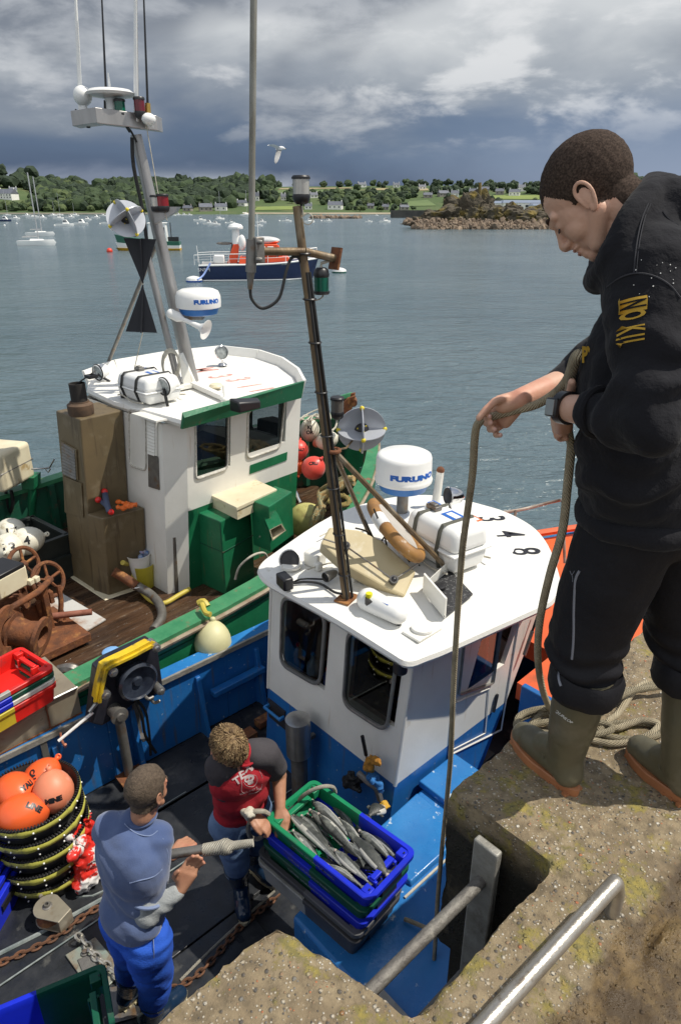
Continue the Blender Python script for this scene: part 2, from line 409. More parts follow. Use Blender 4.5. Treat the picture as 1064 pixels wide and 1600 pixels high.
# trees of the far shore
LF = [mat('foliage_dark', (.028, .048, .022), (.016, .032, .015), s=.25, rough=.9, bump=1, bs=1.4, bdist=.8),
      mat('foliage_green', (.05, .078, .03), (.03, .055, .02), s=.25, rough=.9, bump=1, bs=1.4, bdist=.8),
      mat('foliage_light', (.09, .12, .04), (.055, .085, .03), s=.25, rough=.9, bump=1, bs=1.4, bdist=.8)]
MT = mat('bark', (.08, .06, .045), rough=.9)
ICO = {}
def icot(sub):
    if sub not in ICO:
        b = bmesh.new(); bmesh.ops.create_icosphere(b, subdivisions=sub, radius=1); b.verts.ensure_lookup_table()
        ICO[sub] = ([v.co.copy() for v in b.verts], [tuple(v.index for v in f.verts) for f in b.faces]); b.free()
    return ICO[sub]
def ico(mb, c, r, sub=2, seed=0, amp=.35, flat=.8, mi=0, fn=None):
    vs, fs = icot(sub); out = []; c = V(c); so_ = V((seed*3.1, seed*1.7, seed))
    for d in vs:
        if fn: out.append(fn(d)); continue
        k = 1+amp*noise.fractal(d*1.9+so_, 1, 2, 3)
        out.append(c+V((d.x*r*k, d.y*r*k, d.z*r*k*flat)))
    mb.faces(out, fs, mi=mi)
def crown(mb, c, r, h, seed, mi=0, n=9):
    rnd = random.Random(seed)
    for i in range(n):
        a = rnd.uniform(0, 6.28); q = rnd.uniform(0, .72)*r; zz_ = rnd.uniform(.2, 1)
        ico(mb, (c[0]+cos(a)*q, c[1]+sin(a)*q, c[2]+h*(.35+.5*zz_)-q*.25), r*rnd.uniform(.3, .5), 2, seed*13+i, .55, rnd.uniform(.7, 1), mi)
HPX = [(14, 311, 30, 15), (22, 301, 12, 8), (143, 299, 13, 7), (171, 298, 8, 6), (294, 330, 15, 9), (322, 330, 22, 12), (346, 329, 20, 11), (378, 322, 18, 9), (401, 314, 9, 13), (443, 313, 8, 10), (490, 309, 13, 8), (482, 327, 12, 9), (524, 327, 24, 12), (579, 326, 11, 8), (602, 328, 11, 9), (631, 328, 15, 8), (565, 293, 14, 7), (619, 293, 11, 7), (659, 296, 12, 7), (668, 309, 15, 8), (692, 307, 18, 9), (710, 308, 13, 10), (739, 304, 14, 9), (757, 301, 13, 9), (780, 304, 14, 9), (803, 306, 18, 10), (814, 299, 12, 10), (818, 327, 76, 13), (768, 327, 42, 12), (846, 329, 40, 10), (720, 329, 40, 8)]
wood = [MB(), MB(), MB()]
rnd = random.Random(3)
def clear(u, v):
    for a, b, w_, h_ in HPX:
        if abs(u-a) < w_*.62+3 and b-3 < v < b+13: return False
    for a, b, c_, d in ((428, 562, 293, 303.5), (396, 472, 320, 331), (574, 612, 294, 299), (626, 684, 312, 324), (720, 1070, 305, 313), (328, 354, 314, 323), (-10, 45, 296, 312)):
        if a < u < b and c_ < v < d: return False
    return True
# dense wood bands and hedges: (u0,u1,v0,v1,count,sizes,kinds)
for u0, u1, v0, v1, n, r0, r1, ks in ((-150, 60, 286, 300, 55, 8, 14, (0, 0, 1)), (60, 240, 298, 330, 330, 6, 11, (0, 0, 1, 1, 2)), (235, 400, 296, 328, 330, 6, 11, (0, 0, 1, 1)),
    (60, 430, 295, 302, 120, 7, 12, (0, 0, 1)), (395, 640, 304, 322, 190, 3.5, 6.5, (0, 1, 1, 2)), (600, 860, 295, 306, 90, 3.5, 6, (0, 0, 1)), (640, 860, 306, 328, 60, 3, 5.5, (0, 1, 2)),
    (430, 860, 290, 294, 45, 3, 5.5, (0, 1)), (-20, 235, 322, 331, 90, 4, 7, (1, 2, 2)), (500, 640, 324, 331, 40, 3, 5, (1, 0, 2)), (860, 1300, 291, 325, 160, 6, 11, (0, 1)), (-500, -150, 286, 325, 120, 8, 13, (0, 1))):
    for i in range(n):
        u = rnd.uniform(u0, u1); v = rnd.uniform(v0, v1)
        if not clear(u, v): continue
        p = gp(u, v); k = rnd.choice(ks); r = rnd.uniform(r0, r1)*p.y/800
        ico(wood[k], (p.x, p.y, p.z+r*.55), r*.75, 2, i+u, .5, rnd.uniform(.75, 1.05))
        if rnd.random() < .7: ico(wood[k], (p.x+rnd.uniform(-r, r)*.7, p.y-1, p.z+r*rnd.uniform(.3, 1)), r*.5, 2, i*3+u, .5, .9)
for k, nm in enumerate(('woodland', 'woodland', 'woodland')): wood[k].build(nm, LF[k], kind='stuff', smooth=30)
TREES = [(8, 292, 15, 0), (30, 293, 12, 0), (52, 297, 17, 0), (86, 303, 20, 0), (106, 303, 17, 0), (121, 306, 13, 1), (161, 296, 11, 0), (190, 298, 12, 0), (22, 290, 9, 1), (313, 296, 9, 1), (326, 297, 13, 0), (345, 298, 11, 1),
         (365, 299, 12, 0), (398, 300, 12, 0), (412, 298, 14, 0), (425, 297, 12, 0), (428, 311, 12, 0), (506, 294, 8, 1), (558, 300, 11, 1), (602, 293, 9, 0), (618, 303, 8, 1), (632, 306, 14, 1), (650, 294, 9, 0), (664, 294, 10, 0),
         (680, 293, 11, 0), (700, 293, 12, 0), (717, 294, 10, 0), (733, 294, 12, 0), (746, 296, 9, 0), (768, 296, 9, 1), (795, 296, 9, 0), (806, 296, 11, 0), (822, 303, 12, 1), (700, 316, 12, 0), (835, 297, 12, 0), (456, 318, 8, 1), (595, 331, 8, 2), (562, 331, 9, 2), (645, 330, 7, 1)]
dirw = ['far left', 'left', 'middle', 'right']
TW = ['broad dark', 'rounded', 'spreading', 'bushy', 'tall', 'lumpy', 'leaning', 'wide']
for i, (u, v, s, k) in enumerate(TREES):
    p = gp(u, v); r = s*p.y*.9135/1067*.62
    t = thing('tree', '', 'tree', p, 0, 'trees on the far shore')
    where = 'at the far left' if u < 60 else 'above the anchorage' if u < 200 else 'behind the orange lifeboat' if u < 430 else 'between the fields' if u < 640 else 'above the rock islet'
    t['label'] = '%s %s tree %s, %s from the left' % (TW[i % 8], ['dark green', 'mid green', 'pale green'][k], where, ['first', 'second', 'third', 'fourth', 'fifth', 'sixth', 'seventh', 'eighth', 'ninth', 'tenth', 'eleventh', 'twelfth', 'thirteenth', 'fourteenth'][sum(1 for j, q in enumerate(TREES) if q[0] < u and (lambda a: 0 if a < 60 else 1 if a < 200 else 2 if a < 430 else 3 if a < 640 else 4)(q[0]) == (lambda a: 0 if a < 60 else 1 if a < 200 else 2 if a < 430 else 3 if a < 640 else 4)(u))])
    MB().cyl(p-V((0, 0, 1)), p+V((0, 0, r*.9)), r*.09, r*.05, n=6).build('trunk', MT, t)
    mb = MB(); crown(mb, p, r, r*1.75, i+50, 0, 13); mb.build('crown', LF[k], t, smooth=30)
# houses of the far shore
HW = mat('house_wall_white', (.86, .85, .81), (.78, .77, .73), s=.3, rough=.9); HS = mat('house_wall_stone', (.33, .3, .27), (.25, .23, .2), s=.4, rough=.9)
SL = mat('slate_roof', (.1, .11, .14), (.14, .15, .18), s=.5, rough=.7); WD = mat('house_window', (.04, .05, .06), rough=.2)
HOUSES = [(14, 311, 30, 15, 'w', 'big white three-storey house among trees on the left shore'), (22, 301, 12, 8, 'w', 'white house peeping over trees above the three-storey one'), (143, 299, 13, 7, 's', 'stone villa on the left skyline above the moorings'),
 (171, 298, 8, 6, 'w', 'small white house on the left skyline beside a round tree'), (294, 330, 15, 9, 's', 'grey stone house at the water left of the village'), (322, 330, 22, 12, 's', 'broad grey stone gabled house at the village shore'),
 (346, 329, 20, 11, 'w', 'white house with three gables at the village shore'), (378, 322, 18, 9, 'w', 'long white house among trees behind the mast pole'), (401, 314, 9, 13, 'w', 'tall white gable just right of the bare aerial pole'),
 (443, 313, 8, 10, 'w', 'narrow white gable below the green field'), (490, 309, 13, 8, 'w', 'white house right of the rusty masthead lamp'), (482, 327, 12, 9, 'w', 'small white cottage at the waterfront behind the mast'),
 (524, 327, 24, 12, 'w', 'long white waterfront house with dark slate roof'), (579, 326, 11, 8, 's', 'grey cottage at the shore in the middle'), (602, 328, 11, 9, 's', 'dark stone cottage near the pier'), (631, 328, 15, 8, 's', 'low stone house just left of the pier'),
 (565, 292.5, 14, 7, 'w', 'white farmhouse alone on the skyline'), (619, 293, 11, 7, 'w', 'white house on the skyline right of the straw field'), (659, 296, 12, 7, 'w', 'white cottage on the skyline above the islet'), (668, 309, 15, 8, 's', 'grey house on the slope left of the islet top'),
 (692, 307, 18, 9, 's', 'broad dark house on the slope above the islet'), (710, 308, 13, 10, 'w', 'white two-storey house on the slope above the islet'), (739, 304, 14, 9, 'w', 'white house with steep gable left of the beacon pole'), (757, 301, 13, 9, 's', 'grey house hidden in trees right of the beacon'),
 (780, 304, 14, 9, 's', 'grey roofed house above the warehouses'), (803, 306, 18, 10, 'w', 'bright white house with dormers above the warehouses'), (814, 299, 12, 10, 'w', 'tall white house highest beside the dark trees')]
for u, v, wpx, hpx, k, lab in HOUSES:
    p = gp(u, v); s = p.y*.9135/1067*.9; W_ = wpx*s; D_ = W_*.6; Hh = hpx*s*.55; Rh = hpx*s*.5; rz = random.Random(int(u)).uniform(-.4, .4)
    t = thing('house', lab, 'house', p, rz, 'houses on the far shore'); frame(ROOT[t.name])
    MB().box((0, 0, Hh/2-1), (W_, D_, Hh+2)).build('wall', HW if k == 'w' else HS, t, smooth=0)
    rf = MB(); e = .3
    rf.faces([(-W_/2-e, -D_/2-e, Hh), (W_/2+e, -D_/2-e, Hh), (W_/2+e, D_/2+e, Hh), (-W_/2-e, D_/2+e, Hh), (-W_/2-e, 0, Hh+Rh), (W_/2+e, 0, Hh+Rh)], [(0, 1, 5, 4), (2, 3, 4, 5), (1, 2, 5), (3, 0, 4), (3, 2, 1, 0)])
    rf = rf.build('roof', SL, t, smooth=0)
    for q in (-1, 1): MB().box((q*(W_/2-.5), 0, Hh+Rh), (.8, .9, 2)).build('chimney', HS if k == 's' else HW, rf, smooth=0)
    nw = max(2, int(W_/3.2))
    for fl in range(2 if Hh > 4.3 else 1):
        for i in range(nw):
            MB().box(((i+.5-nw/2)*W_/nw, -D_/2-.02, Hh*(.3 if fl == 0 and Hh > 4.3 else .55 if fl == 0 else .75)), (1, .06, 1.2)).build('window', WD, t, smooth=0)
    frame()
for u, v, wpx, hpx, lab in ((818, 327, 76, 13, 'long white fish warehouse with pale blue-grey roof behind the islet'), (768, 327, 42, 12, 'white warehouse with dark low roof beside the islet top'), (846, 329, 40, 10, 'white glazed warehouse end nearest the man\'s head'), (720, 329, 40, 8, 'low warehouse with slate blue roof behind the beacon')):
    p = gp(u, v); s = p.y*.9135/1067; t = thing('warehouse', lab, 'warehouse', p, .05, 'warehouses behind the islet'); frame(ROOT[t.name]); W_ = wpx*s; Hh = hpx*s
    MB().box((0, 0, Hh*.35-1), (W_, 20, Hh*.7+2)).build('wall', HW, t, smooth=0)
    MB().hexa([(-W_/2-.5, -10.5, Hh*.7), (W_/2+.5, -10.5, Hh*.7), (W_/2+.5, 10.5, Hh*.7), (-W_/2-.5, 10.5, Hh*.7)], [(-W_/2+2, -2, Hh), (W_/2-2, -2, Hh), (W_/2-2, 4, Hh), (-W_/2+2, 4, Hh)]).build('roof', mat('metal_roof', (.2, .24, .32), rough=.5), t, smooth=0)
    for i in range(5): MB().box(((i-2)*W_/5.5, -10.05, Hh*.35), (W_/11, .1, Hh*.25)).build('window', WD, t, smooth=0)
    frame()
# pier, breakwater, islet
p = pz(650, 340, 0); mb = MB(); mb.box((p.x, p.y, 1.4), (26, 8, 4.2)); o = mb.build('pier', mat('pier_stone', (.09, .085, .075), (.05, .05, .045), s=.3, rough=.9)); tag(o, 'dark stone pier head left of the rock islet', 'pier')
ROCK = mat('shore_rock', (.27, .2, .14), (.13, .1, .075), s=.5, rough=.9, bump=.8, bs=3, bdist=.2, dirt=(.06, .05, .03), ds=.8)
ROCKL = mat('lichen_rock', (.1, .08, .055), (.05, .05, .035), s=.25, rough=.95, bump=1, bs=1.2, bdist=.5, dirt=(.17, .125, .03), ds=.25, dlo=.5, dhi=.62)
rnd = random.Random(11); mb = MB()
for i in range(90):
    p = pz(rnd.uniform(484, 563), 341.5, 0); ico(mb, (p.x, p.y+rnd.uniform(0, 8), rnd.uniform(-.2, .6)), rnd.uniform(.8, 1.7), 1, i, .5, .7)
mb.build('breakwater_rocks', ROCK, kind='stuff', smooth=0)
def skel(u, v, Y): return pd(u, v, Y)
mb = MB()
for u, v, ru, rv in ((665, 347, 30, 8), (690, 342, 32, 16), (712, 336, 30, 22), (735, 332, 24, 24), (752, 330, 20, 25), (748, 322, 12, 15), (770, 341, 24, 17), (797, 336, 20, 16), (806, 341, 28, 14), (832, 344, 22, 14), (858, 338, 30, 20), (880, 343, 40, 17), (930, 344, 50, 18)):
    c = skel(u, v, 186+rnd.uniform(-4, 6)); k = 170/1067
    def fn(d):
        n_ = 1+.5*noise.fractal(d*1.6+V((u, v, 0)), 1, 2, 5)+.22*(noise.noise(d*4.5+V((0, u, 0))))
        return c+V((d.x*ru*k*n_, d.y*ru*k*.55*n_, d.z*rv*k*n_))
    ico(mb, c, 1, 4, fn=fn)
mb.build('rock_islet', ROCKL, kind='structure', smooth=25)
mb = MB()
for i in range(1300):
    u = rnd.uniform(640, 960); t_ = rnd.random()**.7; Y = 178-t_*6+rnd.uniform(-1, 1); p = pd(u, 0, Y)
    if u < 668 and t_ > (u-636)/32: continue
    r = rnd.uniform(.22, .75)*(1.5 if rnd.random() < .08 else 1); R = Euler((rnd.uniform(0, 3), rnd.uniform(0, 3), rnd.uniform(0, 3))).to_matrix()
    sx, sy, sz = rnd.uniform(.7, 1.6), rnd.uniform(.6, 1.2), rnd.uniform(.4, .8)
    ce = V((p.x, Y, (1-t_)*1.9+rnd.uniform(-.3, .1)))
    ico(mb, ce, 1, 1, fn=lambda d: ce+R @ V((d.x*sx, d.y*sy, d.z*sz))*r*(1+rnd.uniform(-.15, .15)))
mb.build('shore_boulders', ROCK, kind='stuff', smooth=0)
b0 = skel(750, 318, 186); b1 = skel(750, 285, 186)
tag(MB().tube([b0-V((0, 0, 4)), b1], [.5, .32], n=10).build('beacon_pole', mat('beacon', (.25, .17, .04), (.1, .08, .03), s=.8, rough=.8)), 'tall ochre beacon pole standing on top of the rock islet', 'beacon')
# ================================================================ moored boats
GW = mat('gelcoat_white', (.88, .88, .85), (.82, .82, .8), s=.5, rough=.35); GB = mat('cabin_glass', (.03, .05, .07), rough=.1); NV = mat('navy_hull', (.02, .035, .1), rough=.3); AL = mat('alu_mast', (.55, .55, .55), rough=.4, metal=.6)
def hullmb(L, B, fb, st=.75, bowr=1.25):
    rings = []
    for i in range(11):
        t = i/10; x = -L/2+L*t; bw = B/2*(st+(1-st)*min(1, t*2.5))*(1-max(0, (t-.5)/.5)**2.2); bw = max(bw, .02); f = fb*(1+(bowr-1)*t*t)
        rings.append([(x, -bw, f), (x+(.06*L*t if t > .9 else 0), -bw*.97, f*.5), (x-.03*L*t, -bw*.7, -.25), (x-.03*L*t, bw*.7, -.25), (x+(.06*L*t if t > .9 else 0), bw*.97, f*.5), (x, bw, f)])
    return MB().loft(rings)
def moored(u, v, Lpx, kind, rz, lab, hull=None, mastv=None):
    p = pz(u, v, 0); zc = p.y*.9135+CZ*.407; Lm = Lpx*zc/1067/max(.35, abs(cos(rz)))
    Lm = min(Lm, 11); t = thing('sailing_boat' if kind == 's' else 'motor_boat', lab, 'sailing boat' if kind == 's' else 'motor boat', p, rz, 'sailing boats at moorings' if kind == 's' else 'small boats at moorings'); frame(ROOT[t.name])
    s = Lm/6.5; hullmb(Lm, Lm*.36, Lm*.13).build('hull', hull or GW, t, smooth=50)
    if kind == 's':
        MB().hexa([(-Lm*.15, -Lm*.1, Lm*.12), (Lm*.25, -Lm*.07, Lm*.13), (Lm*.25, Lm*.07, Lm*.13), (-Lm*.15, Lm*.1, Lm*.12)], [(-Lm*.13, -Lm*.08, Lm*.18), (Lm*.18, -Lm*.05, Lm*.17), (Lm*.18, Lm*.05, Lm*.17), (-Lm*.13, Lm*.08, Lm*.18)]).build('cabin', GW, t, smooth=0)
        hm = 1.25*Lm if mastv is None else (v-mastv)*zc/1067*1.06
        MB().cyl((Lm*.08, 0, Lm*.1), (Lm*.08, 0, hm), .07*s+.03, n=6).build('mast', AL, t)
        MB().cyl((Lm*.07, 0, Lm*.25), (-Lm*.36, 0, Lm*.23), .09*s+.02, n=6).build('boom', AL, t)
    elif kind == 'm':
        MB().hexa([(-Lm*.08, -Lm*.13, Lm*.12), (Lm*.28, -Lm*.1, Lm*.14), (Lm*.28, Lm*.1, Lm*.14), (-Lm*.08, Lm*.13, Lm*.12)], [(-Lm*.08, -Lm*.11, Lm*.36), (Lm*.12, -Lm*.1, Lm*.36), (Lm*.12, Lm*.1, Lm*.36), (-Lm*.08, Lm*.11, Lm*.36)]).build('cabin', GW, t, smooth=0, bevel=.03*s)
        MB().hexa([(-Lm*.05, -Lm*.126, Lm*.24), (Lm*.2, -Lm*.109, Lm*.25), (Lm*.2, Lm*.109, Lm*.25), (-Lm*.05, Lm*.126, Lm*.24)], [(-Lm*.05, -Lm*.118, Lm*.33), (Lm*.135, -Lm*.106, Lm*.33), (Lm*.135, Lm*.106, Lm*.33), (-Lm*.05, Lm*.118, Lm*.33)]).build('window', GB, t, smooth=0)
    frame(); return t
SP = ['nearest', 'second', 'third', 'fourth', 'fifth', 'sixth', 'seventh', 'eighth', 'ninth', 'tenth', 'eleventh', 'twelfth', 'thirteenth', 'fourteenth', 'fifteenth', 'sixteenth', 'seventeenth', 'eighteenth']
moored(58, 383.5, 54, 's', .1, 'nearest white sailing boat with a bare mast at the left', mastv=287)
moored(64, 369, 42, 's', -.05, 'white sailing boat just behind the nearest one', mastv=290)
MOT = [(102, 353.5, 26), (127, 351.5, 23), (171, 350.5, 22), (8, 346, 20), (24, 342.5, 15), (66, 342, 16), (92, 342, 15), (110, 340.5, 14), (136, 344, 14), (150, 341, 14), (177, 339.5, 12), (82, 338, 12), (118, 337.5, 12), (42, 338, 12), (161, 337.5, 10)]
for i, (u, v, l) in enumerate(MOT): moored(u, v, l, 'm', (.1, -.15, .25, 0)[i % 4], '%s white motor boat from the left in the anchorage left of the mast' % SP[sorted(MOT).index((u, v, l))].replace('nearest', 'first'), NV if i == 3 else None)
SAI = [(12, 337, 12, 303), (54, 341, 22, 311), (85, 337, 12, 318), (94, 336.5, 10, 306), (116, 337, 10, 320), (175, 338, 14, 314), (344, 343, 12, 305), (385, 337, 14, 303)]
for i, (u, v, l, mv) in enumerate(SAI): moored(u, v, l, 's', .1*i, 'distant white sailing boat, %s from the left of the far ones' % SP[i].replace('nearest', 'first'), mastv=mv)
M2 = [(313, 345.5, 17), (326, 350.5, 17), (336, 352, 17), (361, 349, 13), (408, 348.5, 16), (404, 353.5, 13), (270, 337, 10), (278, 336.5, 10), (287, 336.5, 10), (296, 336.5, 9)]
for i, (u, v, l) in enumerate(M2): moored(u, v, l, 'm', (.2, -.1, 0)[i % 3], '%s white motor boat from the left, between the steel mast and the bare pole' % SP[sorted(M2).index((u, v, l))].replace('nearest', 'first'))
M3 = [(448, 346.5, 15), (483, 347.5, 16), (512, 346.5, 13), (576, 347, 11), (601, 347.5, 17), (644, 346.5, 13), (588, 337, 6), (623, 336.5, 7)]
for i, (u, v, l) in enumerate(M3): moored(u, v, l, 'm', (.1, .3, -.2)[i % 3], '%s white motor boat from the left, in open water right of the bare pole' % SP[sorted(M3).index((u, v, l))].replace('nearest', 'first'))
BW = mat('buoy_white', (.8, .8, .78), rough=.4)
BUO = [(27, 350), (8, 353), (86, 353), (157, 350.5), (304, 345), (309, 350), (353, 349), (437, 346), (502, 346), (44, 337)]
for i, (u, v) in enumerate(BUO):
    p = pz(u, v, 0); r = 1.5*p.y*.92/1067; tag(MB().sph(p+V((0, 0, r*.4)), r, 8).build('mooring_buoy', BW), 'tiny white mooring buoy, %s from the left' % SP[sorted(BUO).index((u, v))].replace('nearest', 'first'), 'buoy', 'white mooring buoys')
BRD = mat('buoy_red', (.75, .06, .03), rough=.4)
p = pz(172, 394, 0); tag(MB().sph(p+V((0, 0, .12)), .33, 10).build('mooring_buoy', BRD), 'small red ball buoy afloat left of the steel mast', 'buoy')
def bigbuoy(u, v, col, lab):
    p = pz(u, v, 0); t = thing('mooring_buoy', lab, 'buoy', p); frame(ROOT[t.name])
    MB().lathe([(.05, -.3), (.5, -.2), (.56, .1)], n=20).build('base', col, t); MB().lathe([(.56, .1), (.5, .24), (.3, .33), (.04, .38)], n=20).build('cap', BW, t); frame()
bigbuoy(304, 440, mat('buoy_blue', (.04, .12, .45), rough=.4), 'white topped blue mooring buoy at the lifeboat stern'); bigbuoy(530, 426, mat('buoy_green', (.02, .13, .09), rough=.4), 'white topped green mooring buoy off the lifeboat bow')
# ================================================================ quay
QF = mframe(-.16, 1.117, 42.5); ZQ = 2.90
frame(QF)
def conc():
    m = bpy.data.materials.new('quay_concrete'); m.use_nodes = True; N = m.node_tree.nodes; L = m.node_tree.links; b = N['Principled BSDF']
    tc = N.new('ShaderNodeTexCoord'); O = tc.outputs['Object']
    def nz(s, d=6, r=.6):
        n = N.new('ShaderNodeTexNoise'); n.inputs['Scale'].default_value = s; n.inputs['Detail'].default_value = d; n.inputs['Roughness'].default_value = r; L.new(O, n.inputs['Vector']); return n.outputs['Fac']
    def R(f, a, c, x=0, y=1):
        n = N.new('ShaderNodeMapRange'); n.inputs[1].default_value = a; n.inputs[2].default_value = c; n.inputs[3].default_value = x; n.inputs[4].default_value = y; L.new(f, n.inputs[0]); return n.outputs[0]
    def mx(f, a, c, bl='MIX'):
        x = N.new('ShaderNodeMix'); x.data_type = 'RGBA'; x.blend_type = bl; L.new(f, x.inputs['Factor'])
        for i, k in ((6, a), (7, c)):
            if isinstance(k, tuple): x.inputs[i].default_value = (*k, 1)
            else: L.new(k, x.inputs[i])
        return x.outputs[2]
    def mt(op, a, c):
        n = N.new('ShaderNodeMath'); n.operation = op; n.use_clamp = True
        for i, x in enumerate((a, c)):
            if isinstance(x, (int, float)): n.inputs[i].default_value = x
            else: L.new(x, n.inputs[i])
        return n.outputs[0]
    base = mx(R(nz(5), .35, .65), (.20, .15, .09), (.31, .245, .15)); base = mx(R(nz(28), .4, .62), base, (.15, .115, .07))
    cols = []
    for sc, thr in ((62, .42), (130, .45)):
        v = N.new('ShaderNodeTexVoronoi'); v.inputs['Scale'].default_value = sc; L.new(O, v.inputs['Vector'])
        sx = N.new('ShaderNodeSeparateColor'); L.new(v.outputs['Color'], sx.inputs[0])
        ed = R(v.outputs['Distance'], .45*thr, .95*thr, 1, 0); pick = R(sx.outputs[0], .58, .62)
        rp = N.new('ShaderNodeValToRGB'); rp.color_ramp.interpolation = 'CONSTANT'; e = rp.color_ramp.elements
        e[0].position = 0; e[0].color = (.42, .36, .27, 1); e[1].position = .22; e[1].color = (.1, .09, .08, 1)
        for ps, c in ((.42, (.5, .45, .36)), (.6, (.3, .2, .12)), (.72, (.2, .19, .17)), (.86, (.6, .56, .48)), (.95, (.42, .15, .07))):
            k = e.new(ps); k.color = (*c, 1)
        L.new(sx.outputs[1], rp.inputs[0]); f = mt('MULTIPLY', ed, pick); base = mx(f, base, rp.outputs[0]); cols.append((f, v))
    # lichen
    lm = R(nz(7, 8, .7), .53, .60); base = mx(mt('MULTIPLY', lm, .85), base, mx(R(nz(40), .4, .6), (.3, .24, .05), (.17, .15, .05)))
    sep = N.new('ShaderNodeSeparateXYZ'); L.new(O, sep.inputs[0]); 
    # brown wet patch landwards of the crack
    d = mt('ADD', mt('MULTIPLY', sep.outputs['Y'], -1.0), 0); wn = N.new('ShaderNodeMath'); wn.operation = 'ADD'; L.new(d, wn.inputs[0]); L.new(R(nz(4), .3, .7, -.05, .05), wn.inputs[1])
    wet = R(wn.outputs[0], .56, .59); 
    base = mx(mt('MULTIPLY', wet, .9), base, mx(R(nz(9, 8, .7), .42, .6), (.055, .032, .012), (.17, .11, .042)))
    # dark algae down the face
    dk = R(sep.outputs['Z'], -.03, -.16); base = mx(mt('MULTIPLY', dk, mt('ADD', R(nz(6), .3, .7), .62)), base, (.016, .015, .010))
    L.new(base, b.inputs['Base Color'])
    rr = N.new('ShaderNodeMix'); rr.data_type = 'FLOAT'; L.new(mt('MULTIPLY', wet, R(nz(12), .4, .6)), rr.inputs[0]); rr.inputs[2].default_value = .85; rr.inputs[3].default_value = .3; L.new(rr.outputs[0], b.inputs['Roughness'])
    b1 = N.new('ShaderNodeBump'); b1.inputs['Strength'].default_value = .9; b1.inputs['Distance'].default_value = .012; L.new(nz(22, 9, .72), b1.inputs['Height'])
    b2 = N.new('ShaderNodeBump'); b2.inputs['Strength'].default_value = .8; b2.inputs['Distance'].default_value = .006; L.new(cols[0][0], b2.inputs['Height']); L.new(b1.outputs[0], b2.inputs['Normal'])
    b3 = N.new('ShaderNodeBump'); b3.inputs['Strength'].default_value = .7; b3.inputs['Distance'].default_value = .003; L.new(cols[1][0], b3.inputs['Height']); L.new(b2.outputs[0], b3.inputs['Normal'])
    L.new(b3.outputs[0], b.inputs['Normal']); return m
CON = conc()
mb = MB()
mb.hexa([(-1.7, -1.9, -.705), (.16, -1.9, -.705), (.12, -.36, -.705), (.03, .03, -.705), (-1.7, .03, -.705)], [(-1.7, -1.9, .018), (.16, -1.9, .018), (.12, -.36, .018), (.03, .03, .018), (-1.7, .03, .018)]).box((.33, -1.12, -.352), (1.0, 1.57, .71)).box((1.74, -.94, -.349), (2.12, 1.93, .72))
mb.xf(Matrix.Translation((0, 0, ZQ)))
def qn(p):
    k = noise.fractal(p*3, 1, 2, 5)*.012+noise.fractal(p*30, 1, 2, 4)*.005
    e = 0
    for (a, b) in (((0, 0), (0, -.34)), ((.69, 0), (.69, -.34)), ((0, -.34), (.69, -.34))): pass
    # crumbled lip
    near = max(0, 1-abs(p.z-ZQ)/.06)
    ys = abs(p.y) if (p.x < 0.02 or p.x > .68) else min(abs(p.y+.35), abs(p.x), abs(p.x-.69))
    lip = max(0, 1-ys/.06)*near
    # a shallow crack and step landwards
    cr = abs(p.y+.62+.03*noise.noise(V((p.x*5, 0, 3)))); 
    if p.z > ZQ-.03: k -= .02*max(0, 1-cr/.012)+(.012 if p.y < -.62 else 0)
    return k-lip*(.006+.02*abs(noise.fractal(p*9, 1, 2, 3)))-.012
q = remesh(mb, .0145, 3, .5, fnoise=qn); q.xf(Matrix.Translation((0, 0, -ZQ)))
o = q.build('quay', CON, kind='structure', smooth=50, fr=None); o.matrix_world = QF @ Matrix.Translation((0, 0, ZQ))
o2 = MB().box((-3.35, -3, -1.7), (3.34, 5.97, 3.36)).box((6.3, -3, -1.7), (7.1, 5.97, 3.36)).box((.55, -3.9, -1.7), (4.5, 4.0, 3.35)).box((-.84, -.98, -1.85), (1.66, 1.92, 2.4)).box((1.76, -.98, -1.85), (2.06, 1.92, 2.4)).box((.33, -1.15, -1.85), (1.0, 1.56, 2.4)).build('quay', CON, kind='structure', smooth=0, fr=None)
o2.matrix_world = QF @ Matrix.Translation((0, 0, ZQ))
# ladder
GAL = mat('galvanised', (.36, .35, .32), (.25, .24, .21), s=14, rough=.55, metal=.35, bump=.3, bs=60, dirt=(.13, .1, .07), ds=8)
GLD = mat('galvanised_rough', (.13, .12, .11), (.2, .19, .17), s=20, rough=.6, metal=.3, bump=.6, bs=50, dirt=(.45, .42, .36), ds=5, dlo=.6, dhi=.66)
frame(QF)
t = thing('quay_ladder', 'galvanised ladder fixed in the recess of the quay wall', 'ladder', (.35, -.2, ZQ-2.2))
for xx in (.645,): 
    MB().box((xx, -.17, ZQ-1.1), (.028, .085, 2.1)).build('stile', GAL, t, bevel=.006)
MB().box((.04, -.17, ZQ-1.15), (.028, .085, 2.0)).build('stile', GAL, t, bevel=.006)
for i in range(5): MB().cyl((.02, -.17, ZQ-.19-i*.4), (.64, -.17, ZQ-.19-i*.4), .0185, n=14).build('rung', GLD, t)
frame()
